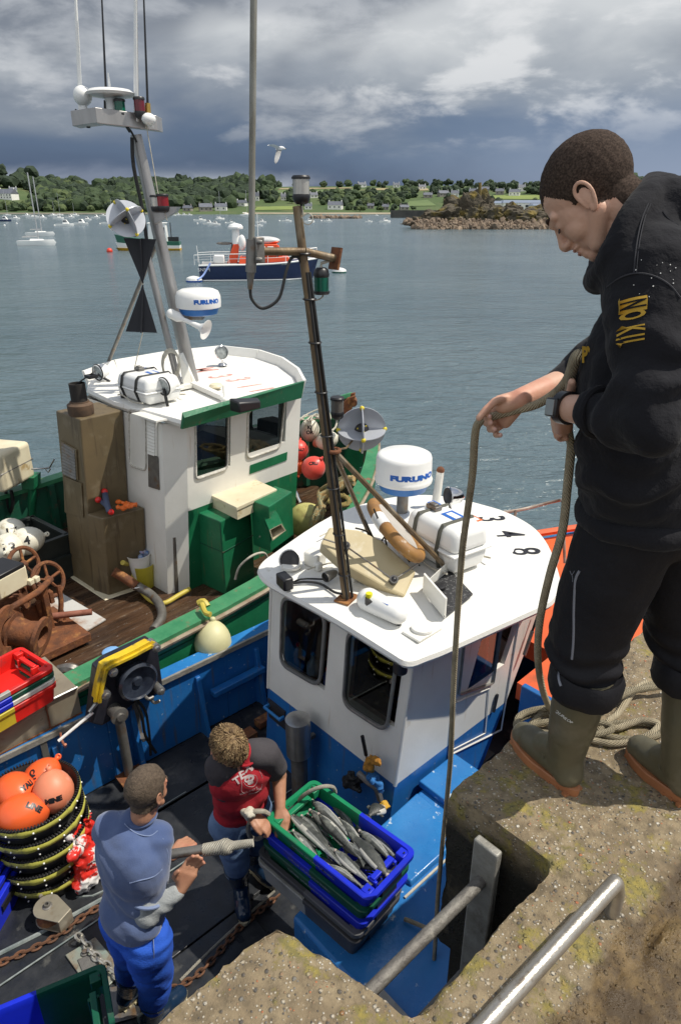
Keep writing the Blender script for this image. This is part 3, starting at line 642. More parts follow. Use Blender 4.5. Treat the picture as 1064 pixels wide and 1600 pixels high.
# hand rail on the quay top
a = pz(955, 1430, ZQ-.02); top = V((a.x, a.y, ZQ+.125)); r0 = V((.315, .866, ZQ+.125)); dr = (r0-top); far = top+dr*1.45
pts = [a, a+V((0, 0, .085)), a+V((0, 0, .115))+dr.normalized()*.008, top+dr.normalized()*.035, top+dr*.5, far]
STN = mat('steel_rail', (.5, .47, .42), (.38, .35, .3), s=18, rough=.32, metal=.75, bump=.15, bs=90, dirt=(.22, .17, .12), ds=16, dlo=.6, dhi=.68)
t = thing('hand_rail', 'bent steel hand rail bolted on the quay top near the camera', 'hand rail', a)
MB().tube(pts[:1]+[a+V((0, 0, .08)), a+V((0, 0, .105))+dr.normalized()*.009, top-V((0, 0, .006))+dr.normalized()*.024, top+dr.normalized()*.05, top+dr*.5, far, ], .0195, n=18, k=4).build('rail', STN, t, smooth=60)
# ================================================================ blue and white fishing boat
BF = mframe(.324, 3.16, 42.5); frame(BF)
BLU = mat('blue_paint', (.012, .11, .36), (.02, .15, .42), s=3, rough=.38, bump=.15, bs=25, dirt=(.35, .42, .5), ds=26, dlo=.66, dhi=.7, rv=.1, streak=(.08, .10, .14), sk=.58)
BLW = mat('worn_blue_paint', (.02, .15, .42), (.03, .2, .5), s=4, rough=.33, bump=.25, bs=20, dirt=(.5, .6, .68), ds=14, dlo=.63, dhi=.68, rv=.12)
WHT = mat('white_paint', (.76, .75, .70), (.70, .69, .64), s=3, rough=.42, bump=.08, bs=60, dirt=(.45, .38, .25), ds=5, dlo=.68, dhi=.8, rv=.1, streak=(.48, .36, .22), sk=.66)
WHR = mat('roof_white', (.8, .79, .75), (.74, .73, .69), s=4, rough=.5, bump=.25, bs=120, dirt=(.5, .44, .33), ds=7, dlo=.66, dhi=.8)
ORG = mat('orange_deck_paint', (.75, .13, .03), (.68, .11, .03), s=2, rough=.5, dirt=(.4, .1, .04), ds=4, dlo=.6, dhi=.75)
DRK = mat('black_rubber_deck', (.012, .014, .018), (.03, .032, .036), s=5, rough=.38, bump=.3, bs=18, dirt=(.08, .08, .075), ds=9, dlo=.6, dhi=.72, rv=.2)
RUS = mat('rust', (.2, .07, .025), (.1, .04, .02), s=12, rough=.85, bump=.6, bs=50, dirt=(.35, .16, .05), ds=10)
RUP = mat('weathered_pole', (.2, .14, .075), (.12, .08, .045), s=16, rough=.5, metal=.35, bump=.3, bs=60, dirt=(.3, .25, .18), ds=9, stretch=(1, 1, .4))
BLK = mat('black_plastic', (.015, .015, .017), rough=.4); BLR = mat('black_rubber', (.012, .012, .012), rough=.6)
STL = mat('stainless', (.55, .54, .52), (.42, .41, .39), s=9, rough=.28, metal=.85, bump=.1, bs=40)
STD = mat('dull_steel', (.25, .24, .22), (.17, .16, .15), s=9, rough=.45, metal=.6, bump=.2, bs=40, dirt=(.2, .12, .06), ds=10)
GLS = mat('window_glass', (.02, .022, .024), rough=.04, spec=.8)
def glass(name, tint=(.75, .78, .76), rough=.02, ior=1.5):
    m = bpy.data.materials.new(name); m.use_nodes = True; N = m.node_tree.nodes; L = m.node_tree.links
    N.remove(N['Principled BSDF']); o = N['Material Output']; t = N.new('ShaderNodeBsdfTransparent'); t.inputs[0].default_value = (*tint, 1); g = N.new('ShaderNodeBsdfGlossy'); g.inputs['Roughness'].default_value = rough
    f = N.new('ShaderNodeFresnel'); f.inputs[0].default_value = ior; mx = N.new('ShaderNodeMixShader'); L.new(f.outputs[0], mx.inputs[0]); L.new(t.outputs[0], mx.inputs[1]); L.new(g.outputs[0], mx.inputs[2]); L.new(mx.outputs[0], o.inputs[0]); return m
GLT = glass('clear_glass', (.5, .52, .5), ior=1.9)
ROP = rope_mat('rope_natural', (.56, .48, .33), (.42, .35, .23), 55); ROW = rope_mat('rope_pale', (.55, .52, .44), (.4, .37, .3), 55)
bb = thing('fishing_boat', 'blue and white fishing boat with an orange foredeck moored against the quay', 'fishing boat', (0, 0, 0))
ZD = .66; ZP = 1.15
def bhalf(x, port):                      # hull outline at rail level
    if port: return 1.93-(0 if x < 1.0 else ((x-1.0)/3.05)**1.6*1.52)
    return -1.1+(0 if x < 2.0 else ((x-2.0)/2.05)**2*1.5)
xs = [-4.6, -3, -2, -1, 0, 1, 1.5, 2, 2.4, 2.8, 3.2, 3.5, 3.8, 4.0, 4.05]
def ztop(x): return 1.31+max(0, x-1.5)**1.6*.09
# outer shell
mb = MB(); rings = []
for x in xs:
    p, s_ = bhalf(x, 1), bhalf(x, 0); z = ztop(x); mid = (p+s_)/2
    rings.append([(x, s_, z-.02), (x, s_+.03, .7), (x-.05, s_*.8+mid*.2, -.3), (x-.05, p*.8+mid*.2, -.3), (x, p-.03, .7), (x, p, z-.02)])
n = 6; vv = [V(p) for r in rings for p in r]; ff = [(i*n+j, i*n+j+1, (i+1)*n+j+1, (i+1)*n+j) for i in range(len(rings)-1) for j in range(5)]+[tuple(range(6))]
hull = mb.faces(vv, ff).build('hull', BLU, bb, smooth=30)
# port bulwark inner skin, stanchions, cap
pi_ = [(x, bhalf(x, 1)-.075) for x in xs]; mb = MB()
for (x0, y0), (x1, y1) in zip(pi_, pi_[1:]):
    if x1 > 2.1: break
    mb.hexa([(x0, y0, ZD), (x1, y1, ZD), (x1, y1+.02, ZD), (x0, y0+.02, ZD)], [(x0, y0, ztop(x0)-.03), (x1, y1, ztop(x1)-.03), (x1, y1+.02, ztop(x1)-.03), (x0, y0+.02, ztop(x0)-.03)])
x = -4.2
while x < 2: mb.hexa([(x, bhalf(x, 1)-.19, ZD), (x+.04, bhalf(x, 1)-.19, ZD), (x+.04, bhalf(x, 1)-.07, ZD), (x, bhalf(x, 1)-.07, ZD)], [(x, bhalf(x, 1)-.1, ztop(x)-.1), (x+.04, bhalf(x, 1)-.1, ztop(x)-.1), (x+.04, bhalf(x, 1)-.07, ztop(x)-.1), (x, bhalf(x, 1)-.07, ztop(x)-.1)]); x += .56
mb.box((.08, 1.8, 1.02), (.5, .07, .05)); mb.box((-1.5, 1.8, .95), (.4, .05, .04))
mb.build('bulwark', BLU, bb, smooth=20, bevel=.006)
for side in (1, 0):
    cap = MB(); strip = MB()
    P = [(x, bhalf(x, side), ztop(x)) for x in [-4.6+.3*i for i in range(29)]]
    if not side: P = [p for p in P if p[0] > 1.2]
    for a, b in zip(P, P[1:]):
        s = 1 if side else -1
        cap.hexa([(a[0], a[1]+.035*s, a[2]-.03), (b[0], b[1]+.035*s, b[2]-.03), (b[0], b[1]-.085*s, b[2]-.03), (a[0], a[1]-.085*s, a[2]-.03)], [(a[0], a[1]+.035*s, a[2]+.022), (b[0], b[1]+.035*s, b[2]+.022), (b[0], b[1]-.085*s, b[2]+.022), (a[0], a[1]-.085*s, a[2]+.022)])
        strip.hexa([(a[0], a[1]-.088*s, a[2]-.01), (b[0], b[1]-.088*s, b[2]-.01), (b[0], b[1]-.108*s, b[2]-.01), (a[0], a[1]-.108*s, a[2]-.01)], [(a[0], a[1]-.088*s, a[2]+.03), (b[0], b[1]-.088*s, b[2]+.03), (b[0], b[1]-.108*s, b[2]+.03), (a[0], a[1]-.108*s, a[2]+.03)])
    cap.build('rail_cap', BLW, bb, smooth=20); strip.build('rail_strip', GAL, bb, smooth=20)
# deck boards
MB().box((-1.2, .42, ZD-.03), (6.6, 2.9, .05)).build('deck', DRK, bb, smooth=0)
for i, (yy, x0, x1) in enumerate([(-.45, -4.4, -1.0), (.12, -4.4, -.9), (.62, -4.4, -.02), (1.12, -4.4, -.02), (1.58, -4.4, .3)]):
    MB().box(((x0+x1)/2, yy, ZD+.008), (x1-x0, .49 if i else .5, .022)).build('deck_board', DRK, bb, bevel=.004)
LINE = mat('scraped_edge', (.3, .33, .32), (.12, .15, .15), s=12, rough=.6)
MB().box((-2.0, .872, ZD+.021), (4, .008, .006)).box((-2.4, 1.372, ZD+.021), (3.4, .007, .006)).build('board_seam', LINE, bb, smooth=0)
# platform (starboard engine casing / side deck) with stepped hatch
mb = MB(); mb.hexa([(-.93, -1.04, ZD-.6), (.6, -1.04, ZD-.6), (.6, -.005, ZD-.6), (-.93, -.16, ZD-.6)], [(-.93, -1.04, ZP), (.6, -1.04, ZP), (.6, -.005, ZP), (-.93, -.16, ZP)])
mb.build('side_deck', BLW, bb, bevel=.02)
mb = MB(); mb.hexa([(-.35, -.47, ZP), (.16, -.47, ZP), (.16, -.06, ZP), (-.35, -.09, ZP)], [(-.34, -.46, ZP+.035), (.15, -.46, ZP+.035), (.15, -.07, ZP+.035), (-.34, -.10, ZP+.035)])
mb.hexa([(.22, -.6, ZP), (.58, -.6, ZP), (.58, -.02, ZP), (.22, -.02, ZP)], [(.22, -.6, ZP+.05), (.58, -.6, ZP+.05), (.58, -.02, ZP+.05), (.22, -.02, ZP+.05)])
mb.build('hatch_cover', BLW, bb, bevel=.008)
mb = MB(); mb.box((-.1, -1.02, ZP+.08), (2.3, .05, .2)); mb.box((-1.7, -1.02, ZP-.15), (1.7, .06, .65)); mb.build('toe_rail', BLW, bb, bevel=.012)
MB().box((-.12, -.49, ZP+.006), (.6, .012, .01)).build('trim_strip', ROW, bb, smooth=0)
MB().box((-.88, -.9, ZP+.012), (.06, .36, .02), rz=0).build('trim_strip', GAL, bb, smooth=0)
MB().lathe([(.02, 0), (.02, .02), (.012, .025)], (-.86, -.98, ZP+.0), n=8).lathe([(.035, 0), (.035, .006)], (-.86, -.98, ZP+.0), n=10).build('deck_fitting', STL, bb)
# well beside the door, its forward wall, foredeck
mb = MB(); mb.box((.93, -.55, .74), (.7, 1.1, .1)); mb.build('well_floor', BLU, bb, smooth=0)
mb = MB(); mb.box((.93, -1.06, 1.05), (.66, .05, .62)); mb.box((1.24, -.56, 1.1), (.05, .95, .72)); mb.build('well_wall', BLU, bb, bevel=.008)
P = [(1.27, bhalf(1.27, 0)+.02)]+[(x, bhalf(x, 0)+.03) for x in (2, 2.5, 3, 3.4, 3.7, 3.9, 3.98)]+[(x, bhalf(x, 1)-.03) for x in (3.98, 3.9, 3.7, 3.4, 3, 2.5, 2.1, 1.75)]+[(1.75, -.02), (1.27, -.02)]
mb = MB(); mb.hexa([(x, y, 1.28) for x, y in P], [(x, y, 1.42+max(0, x-1.5)*.09) for x, y in P]); mb.build('foredeck', ORG, bb, smooth=20)
mb = MB()
for side in (0, 1):
    Q = [(x, bhalf(x, side)+(.04 if not side else -.04), 1.45+max(0, x-1.5)*.1) for x in [1.3+.25*i if not side else 1.8+.25*i for i in range(11 if not side else 9)]]
    mb.tube([V(q)+V((0, 0, .02)) for q in Q], .035, n=6)
mb.build('foredeck_coaming', ORG, bb)
RR = mat('rusty_rail', (.3, .2, .14), (.45, .42, .38), s=9, rough=.5, metal=.4)
r1 = pd(775, 802, 6.0); pts = [pd(776, 802, 5.35), pd(820, 795, 5.6), pd(868, 783, 5.6), pd(879, 786, 5.45), pd(880, 830, 5.35), pd(882, 880, 5.25)]
mb = MB(); mb.tube(pts, .014, k=4, n=8); mb.tube([pd(806, 797, 5.5), pd(800, 822, 5.45)], .012); mb.build('bow_rail', RR, bb)
# ---- wheelhouse
C = dict(sa=(0, 0), pa=(-.0, 1.29), pf=(1.15, 1.29), sf=(1.15, 0))
def ring(z):   # lean grows with height
    t = (z-1.15)/1.15; return [(0+.1*t, 0-.035*t, z), (1.12+.47*t, 0-.035*t, z), (1.25+.5*t, .62-.035*t, z), (1.12+.4*t, 1.28-.04*t, z), (0+.05*t, 1.29-.065*t, z)]
def wall(a, b, z0, z1, off=0):
    A = ring(z0); B2 = ring(z1); return [V(A[a]), V(A[b]), V(B2[b]), V(B2[a])]
ZB, ZT = 1.29, 2.31
def panel(mb, q, holes, th=.035, mi=0):   # wall quad with rectangular-ish rounded holes [(s0,s1,t0,t1)], grid based
    q = [V(p) for p in q]; nrm = (q[1]-q[0]).cross(q[3]-q[0]).normalized()
    def P(s, t): return (q[0]*(1-s)+q[1]*s)*(1-t)+(q[3]*(1-s)+q[2]*s)*t
    S = sorted({0, 1, *[h[0] for h in holes], *[h[1] for h in holes]}); T = sorted({0, 1, *[h[2] for h in holes], *[h[3] for h in holes]})
    for i in range(len(S)-1):
        for j in range(len(T)-1):
            sm, tm = (S[i]+S[i+1])/2, (T[j]+T[j+1])/2
            if any(h[0] < sm < h[1] and h[2] < tm < h[3] for h in holes): continue
            c = [P(S[i], T[j]), P(S[i+1], T[j]), P(S[i+1], T[j+1]), P(S[i], T[j+1])]
            mb.faces(c, [(0, 1, 2, 3)], mi=mi); mb.faces([p-nrm*th for p in c], [(3, 2, 1, 0)], mi=mi)
    for h in holes:
        c = [P(h[0], h[2]), P(h[1], h[2]), P(h[1], h[3]), P(h[0], h[3])]
        for k in range(4): a, b = c[k], c[(k+1) % 4]; mb.faces([a, b, b-nrm*th, a-nrm*th], [(0, 1, 2, 3)], mi=mi)
    return P, nrm
def rrect(pts, rad=.25, n=5):     # rounded quad from 4 corner points
    pts = [V(p) for p in pts]; out = []
    for i in range(4):
        a, b, c = pts[i-1], pts[i], pts[(i+1) % 4]; r = rad*min((a-b).length, (c-b).length); p0 = b+(a-b).normalized()*r; p1 = b+(c-b).normalized()*r
        for k in range(n+1):
            t = k/n; out.append(p0*(1-t)**2+b*2*t*(1-t)+p1*t*t)
    return out
def window(corners, nrm, parent, fm, gm, rad=.22, w=.022, proud=.012, name='window', hole=None):
    nrm = V(nrm).normalized(); c = [V(p) for p in corners]; mid = sum(c, V())/4
    inn = rrect(c, rad); out = rrect([p+(p-mid).normalized()*w*1.5 for p in c], rad); n = len(inn); N_ = nrm*proud
    mb = MB(); mb.loft([[p+N_ for p in out], [p+N_*1.3 for p in [a.lerp(b, .5) for a, b in zip(out, inn)]], [p+N_ for p in inn], [p-nrm*.03 for p in inn]], cap=False)
    mb.loft([[p+N_ for p in out], [p-nrm*.004 for p in out]], cap=False)
    # corner webs so a rectangular opening stays closed
    f = mb.build(name, fm, parent, smooth=40)
    g = MB(); fw_ = (inn[n//3]-inn[0]).cross(inn[2*n//3]-inn[0]).dot(nrm) > 0
    g.faces([p+nrm*(proud-.016) for p in (inn if fw_ else inn[::-1])], [tuple(range(n))]); g.build('pane', gm, f, smooth=0, recalc=False)
    return f
# openings (from the aft face): left and right window
q = wall(4, 0, ZB, ZT); nA = (q[1]-q[0]).cross(q[3]-q[0]).normalized(); 
wc = lambda pts: [plane(u, v, q[0]+nA*.002, nA) for u, v in pts]
WL = wc([(440, 1036), (499, 1070), (508, 960), (443, 932)]); WR = wc([(538, 1098), (603, 1140), (620, 1022), (546, 985)])
def st(p, q_):
    e = (q_[1]-q_[0]); f = (q_[3]-q_[0]); return ((p-q_[0]).dot(e)/e.length_squared, (p-q_[0]).dot(f)/f.length_squared)
mbw = MB(); hs = []
for Wn in (WL, WR):
    s_ = [st(p, q) for p in Wn]; a = [min(k[0] for k in s_), max(k[0] for k in s_)]; b = [min(k[1] for k in s_), max(k[1] for k in s_)]; hs.append((a[0]+.006, a[1]-.006, b[0]+.01, min(.985, b[1]-.01)))
panel(mbw, q, hs); WLq = [V(p) for p in WL]
q2 = wall(0, 1, ZB, ZT); nS = (q2[1]-q2[0]).cross(q2[3]-q2[0]).normalized(); ws = lambda pts: [plane(u, v, q2[0]+nS*.002, nS) for u, v in pts]
SW = ws([(716, 1084), (769, 1066), (783, 968), (727, 986)]); s_ = [st(p, q2) for p in SW]
panel(mbw, q2, [(min(k[0] for k in s_)+.01, max(k[0] for k in s_)-.01, min(k[1] for k in s_)+.01, max(k[1] for k in s_)-.01)])
for a, b in ((1, 2), (2, 3), (3, 4)): panel(mbw, wall(a, b, ZB, ZT), [(.15, .85, .35, .85)] if (a, b) == (1, 2) else [])
wh = mbw.build('wheelhouse', WHT, bb, smooth=0, recalc=False)
mb = MB(); A, B2 = ring(ZD), ring(ZB); mb.loft([A, B2], cap=False); mb.build('wheelhouse_base', BLU, bb, smooth=0)
FR = mat('window_frame', (.3, .3, .29), (.2, .2, .19), s=10, rough=.4, metal=.5)
for Wn, nm in ((WL, nA), (WR, nA)): window(Wn, nm, wh, FR, GLT, .24, .018)
window(SW, nS, wh, FR, GLT, .06, .01)
for a, b, h in ((1, 2, (.15, .85, .35, .85)), (2, 3, (.15, .85, .35, .85)), (3, 4, (.2, .8, .4, .85))):
    w_ = wall(a, b, ZB, ZT); P = lambda s, t: (w_[0]*(1-s)+w_[1]*s)*(1-t)+(w_[3]*(1-s)+w_[2]*s)*t
    window([P(h[0], h[2]), P(h[1], h[2]), P(h[1], h[3]), P(h[0], h[3])], (w_[1]-w_[0]).cross(w_[3]-w_[0]), wh, FR, GLT if a == 1 else GLS, .15, .015, proud=.014 if a == 1 else .02)
# corner rounding posts
for k in (0, 4): MB().tube([V(ring(ZB)[k])+V((0.0, -.0, 0)), V(ring(ZT)[k])], .012, n=8).build('corner_post', WHT, wh)
# door on the starboard side: seams, lower panel, handle, stay
DL = mat('seam_shadow', (.1, .11, .13), rough=.8)
def line3(pts, r, m, nm, par, pl): MB().tube(pts, r, n=6).build(nm, m, par)
D = ws([(705, 1122), (783, 1092), (812, 962), (721, 975)])
dr_ = MB(); Dd = ws([(700, 1180), (782, 1140), (811, 962), (718, 985)])
door = MB(); 
for a, b in ((0, 1), (1, 2), (3, 0)): door.tube([Dd[a]+nS*.004, Dd[b]+nS*.004], .006, n=5)
door = door.build('door', WHT, bb)
pn = ws([(712, 1097), (763, 1075), (757, 1145), (704, 1172)]); mb = MB()
for a, b in zip(pn, pn[1:]+pn[:1]): mb.tube([a+nS*.004, b+nS*.004], .005, n=5)
mb.build('door_panel', WHT, door)
h = ws([(769, 1111), (775, 1084)]); MB().tube([h[0]+nS*.01, h[1]+nS*.01], .011, n=6).build('handle', BLK, door)
h = ws([(813, 1020), (836, 952)]); MB().tube([h[0]+nS*.03, h[1]+nS*.03], .009, n=8).build('door_stay', BLK, bb)
MB().tube([h[0]+nS*.03, h[0]*.45+h[1]*.55+nS*.03], .014, n=8).build('stay_sleeve', STD, bb)
# interior: floor, console, oilskins, bottles, window crates glow of stuff
INT = mat('cabin_interior', (.12, .1, .08), (.07, .06, .05), s=5, rough=.8)
MB().box((.6, .62, ZD+.12), (1.1, 1.2, .05)).build('cabin_floor', INT, bb, smooth=0)
mb = MB().box((1.0, .75, 1.3), (.3, .9, .5)).box((.95, .75, 1.6), (.2, .8, .1)); mb.build('console', mat('console', (.05, .045, .04), rough=.6), bb, bevel=.02)
def bottle(x, y, z, h, r, body, capm, nm, lab):
    t = thing(nm, lab, nm, (x, y, z)); MB().lathe([(r*.9, 0), (r, h*.05), (r, h*.6), (r*.6, h*.75), (r*.3, h*.85), (r*.3, h*.9)], (x, y, z), n=14).build('body', body, t)
    MB().lathe([(r*.36, h*.88), (r*.36, h), (.002, h)], (x, y, z), n=10).build('cap', capm, t)
SHELF = MB().box((.1, .87, 1.555), (.14, .56, .02)).build('window_shelf', INT, bb)
RED = mat('red_plastic', (.6, .02, .02), rough=.35); CLB = mat('clear_bottle', (.35, .45, .55), (.25, .35, .45), rough=.15); 
bottle(.11, 1.04, 1.565, .2, .035, mat('cola_bottle', (.25, .2, .16), rough=.15), RED, 'bottle', 'clear bottle with red cap behind the left window of the blue wheelhouse')
bottle(.10, .86, 1.565, .2, .052, CLB, CLB, 'bottle', 'fat water bottle in the middle of the left wheelhouse window')
bottle(.10, .72, 1.565, .17, .03, mat('dark_bottle', (.03, .05, .15), rough=.2), RED, 'bottle', 'small dark bottle with red cap in the right corner of the left window')
YEL = mat('yellow_plastic', (.6, .5, .05), (.5, .42, .05), rough=.5, s=9)
q_ = MB()
for i in range(3): q_.cap2((.66+.14*i, .10, 2.12), (.66+.13*i, .12, 1.55), .05, .085)
q_ = remesh(q_, .012, 3, .5, .015, 12); tag(q_.build('oilskin_jacket', mat('red_oilskin', (.45, .02, .015), rough=.5)), 'red oilskin jacket hanging behind the door window of the blue boat', 'jacket')
# ---- roof
ROOF = [(-.07, -.13), (.05, -.17), (.25, -.21), (.925, -.31), (1.09, -.31), (1.28, -.24), (1.611, .04), (1.80, .26), (1.886, .442), (1.93, .66), (1.921, .828), (1.87, 1.15), (1.72, 1.40), (1.40, 1.56), (.9, 1.58), (.2, 1.38), (-.0, 1.30), (-.08, 1.2), (-.12, 1.0), (-.1, .4), (-.09, 0)]
def rz_(x, y): return 2.35+.045*(1-((y-.6)/.95)**2)+.02*sin(x*1.5)-.045
def roofmesh(poly, zf, th, n=16):
    c = V((sum(p[0] for p in poly)/len(poly), sum(p[1] for p in poly)/len(poly))); rings = []
    bot = [(p[0]*.985+c.x*.015, p[1]*.985+c.y*.015, zf(*p)-th) for p in poly]; rings.append(bot); rings.append([(p[0], p[1], zf(*p)-th*.5) for p in poly]); rings.append([(p[0]*.99+c.x*.01, p[1]*.99+c.y*.01, zf(*p)) for p in poly])
    for k in (.85, .6, .35, .12): rings.append([(c.x+(p[0]-c.x)*k, c.y+(p[1]-c.y)*k, zf(c.x+(p[0]-c.x)*k, c.y+(p[1]-c.y)*k)) for p in poly])
    mb = MB(); mb.loft(rings, cap=True); return mb
def dens(poly, m=3):
    out = []
    for a, b in zip(poly, poly[1:]+poly[:1]):
        for k in range(m): out.append((a[0]+(b[0]-a[0])*k/m, a[1]+(b[1]-a[1])*k/m))
    return out
ROOF = [(p.x, p.y) for p in cat_rom([(a, b, 0) for a, b in ROOF], 4, True)]
roof = roofmesh(ROOF, rz_, .05).build('roof', WHR, bb, smooth=35)
# numerals
DIG = mat('black_lettering', (.015, .015, .02), rough=.5)
for ch, (u, v) in zip('348', ((766, 811), (793, 835), (818, 861))):
    p = pz(u, v, 2.36); a = pz(u+12, v+11, 2.36)-pz(u-12, v-11, 2.36); up = pz(u+14, v-1, 2.36)-pz(u-14, v+1, 2.36)
    M = basis((p.x, p.y, rz_(p.x, p.y)+.001), up.cross(V((0, 0, 1))), up); mb = text_mb(ch, .30, depth=.0015, sx=.72, off=.003); mb.xf(M); mb.build('numeral', DIG, roof, smooth=0)
frame()
frame(BF)
def WY(p): return (CUR @ V(p)).y
def over(p, u, v): return pd(u, v, WY(p))
def bet(a, b, t): return V(a).lerp(V(b), t)
def dirW(x, y, z): return CUR.to_3x3().inverted() @ V((x, y, z))
RX = rz_(.1, .5)+.002
# mast with cross bar, braces
m0 = pz(541, 936, RX); m1 = pd(464, 322, 3.72)
mast = MB().tube([m0, m1], [.026, .022], n=12); mast = mast.build('mast', RUP, bb)
MB().box(m0+V((0, 0, .006)), (.13, .1, .012), rz=.3).build('mast_foot', RUS, mast)
mb = MB()
for o in (.022, -.02): mb.tube([m0+V((o, -.03, .02)), bet(m0, m1, .45)+V((o*.8, -.028, 0)), bet(m0, m1, .86)+V((o*.4, -.026, 0))], .009, n=6)
mb.build('mast_cable', BLR, mast)
for t in (.08, .2, .33, .47, .58, .7, .8, .9): MB().torus(bet(m0, m1, t)-V((0, .008, 0)), .033, .005, n=12, k=5).build('cable_tie', BLK, mast)
j = pd(521, 704, 3.66); b1 = pz(703, 893, 2.37); b2 = pz(577, 834, 2.37)
MB().tube([j, b1], .017, n=8).build('brace', RUP, bb); MB().tube([j, b2], .017, n=8).build('brace', RUP, bb)
MB().torus(j, .035, .012, n=14).build('brace_collar', RUS, mast)
cb = pd(476, 393, 3.70); cl = pd(402, 393, 3.62); cr = pd(524, 404, 3.80)
MB().tube([cl, cb], .02, n=10).tube([cb, cr], .02, n=10).build('cross_bar', RUP, mast)
e1 = cr-cb; MB().box(cr, (.012, .09, .11), M=basis((0, 0, 0), e1, V((0, 0, 1)).cross(e1))).build('end_plate', RUS, mast)
pt = pd(397, -60, 3.6); pb = pd(393, 400, 3.6); pe = pd(391, 445, 3.6)
pole = MB().tube([pt, pb], .0155, n=10).build('aerial_pole', mat('aerial_grey', (.3, .3, .27), (.17, .16, .13), s=14, rough=.6, stretch=(1, 1, .3), metal=.2), bb)
MB().tube([pd(394, 374, 3.6), pd(392, 425, 3.6)], .027, n=12).tube([pd(392, 423, 3.6), pd(391, 452, 3.6)], [.022, .012], n=10).build('aerial_socket', STD, pole)
MB().box(pd(404, 391, 3.6), (.05, .04, .12)).tube([pd(401, 377, 3.57), pd(410, 379, 3.57)], .012).tube([pd(400, 405, 3.57), pd(410, 406, 3.57)], .012).build('clamp', STD, pole, bevel=.006)
MB().tube([pd(391, 450, 3.6), pd(394, 468, 3.6), pd(411, 482, 3.6), pd(436, 466, 3.62), pd(447, 425, 3.65), pd(455, 404, 3.68), pd(466, 402, 3.7), pd(474, 420, 3.7)], .008, k=5).build('loop_cable', BLR, pole)
def lamp(p, r, h, mid, nm='nav_light', par=None, up=1, top=True):
    u_ = V((0, 0, 1))*up; M = Matrix.Translation(p) @ (I4 if up > 0 else Matrix.Rotation(pi, 4, 'X'))
    o = MB().lathe([(r*.55, -.01), (r*.85, 0), (r*1.02, h*.2), (r*.95, h*.3), (r*.9, h*.31), (r*.9, h*.855), (r*1.05, h*.86), (r*1.05, h*.94), (r*.9, h)], M, n=16).build(nm, BLK, par)
    MB().lathe([(r*.93, h*.3), (r*.93, h*.86)], M, n=16).build('lens', mid, o); return o
SIL = mat('ribbed_lens', (.6, .58, .52), (.35, .33, .3), s=30, rough=.25, metal=.5, stretch=(1, 1, .05)); GRN = mat('green_lens', (.0, .12, .07), (.0, .07, .04), s=10, rough=.1); REDL = mat('red_lens', (.25, .01, .015), rough=.1)
p = pd(471, 316, 3.72); lamp(p, .044, .12, SIL, par=bb); MB().tube([p-V((0, 0, .01)), p-V((0, 0, .05)), m1], .008).build('lamp_stem', BLK, bb)
mb = MB(); c0 = pd(481, 341, 3.7); mb.tube([pd(472, 322, 3.7), pd(474, 335, 3.7)]+[pd(481+8*cos(a), 342-9*sin(a), 3.7) for a in (2.6, 1.6, .6, -.4, -1.4, -2.4, -3.2)]+[pd(466, 338, 3.71)], .0035, k=4, n=6); mb.build('coiled_cable', ROW, bb)
p = pd(502, 421, 3.78); lamp(p, .042, .125, GRN, par=bb, up=-1); MB().tube([p-V((0, 0, .125)), pd(505, 462, 3.78), pd(500, 467, 3.78), pd(491, 470, 3.78)], .004, k=3, n=6).tube([p+V((0, 0, .01)), p+V((0, 0, .03)), cr], .008).build('lamp_stem', ROW, bb)
p = pd(527, 652, 3.8); lamp(p, .039, .12, mat('smoked_lens', (.12, .11, .1), rough=.15), par=bb); MB().tube([p, pd(524, 668, 3.75), pd(512, 677, 3.7), pd(508, 690, 3.68)], .006, k=3).build('lamp_stem', ROW, bb)
# radar reflector: three crossed discs
GRY = mat('reflector_grey', (.5, .52, .56), (.42, .44, .48), s=5, rough=.35, metal=.35); YLC = mat('yellow_clip', (.75, .6, .03), rough=.5)
def reflector(c, r, X, Y, par, nm='radar_reflector'):
    X = V(X).normalized(); Z_ = X.cross(V(Y)).normalized(); Y = Z_.cross(X); t = .003; mb = MB(); c = V(c)
    for a, b_, n_ in ((X, Y, Z_), (Y, Z_, X), (Z_, X, Y)):
        R1 = [c+(a*cos(2*pi*i/36)+b_*sin(2*pi*i/36))*r+n_*t for i in range(36)]; R2 = [q-n_*2*t for q in R1]; mb.loft([R1, R2])
    o = mb.build(nm, GRY, par, smooth=20); y = MB(); k = MB()
    for d in (X, -X, Y, -Y, Z_, -Z_): y.sph(c+d*r*.96, r*.1, 6)
    for d in [(i, j_, k_) for i in (-1, 1) for j_ in (-1, 1) for k_ in (-1, 1)]:
        pass
    y.build('corner_clip', YLC, o)
    k.sph(c, r*.3, 10); k.build('core', BLK, o)
    q = MB()
    for i in range(14):
        a = i*2.4; z_ = 1-2*(i+.5)/14; s_ = sqrt(1-z_*z_); q.sph(c+V((cos(a)*s_, sin(a)*s_, z_))*r*.3, r*.035, 4)
    q.build('core_rivet', YLC, o); return o
c = pd(565, 671, 3.95); vw = dirW(*(-(CUR @ c-V((0, 0, CZ))))).normalized(); rt = dirW(1, 0, 0); upv = dirW(0, 0, 1)
reflector(c, .145, (vw*.75-upv*.35+rt*.06), rt, bb); MB().tube([c, pd(541, 700, 3.8), j], .006).build('reflector_rod', RUP, bb)
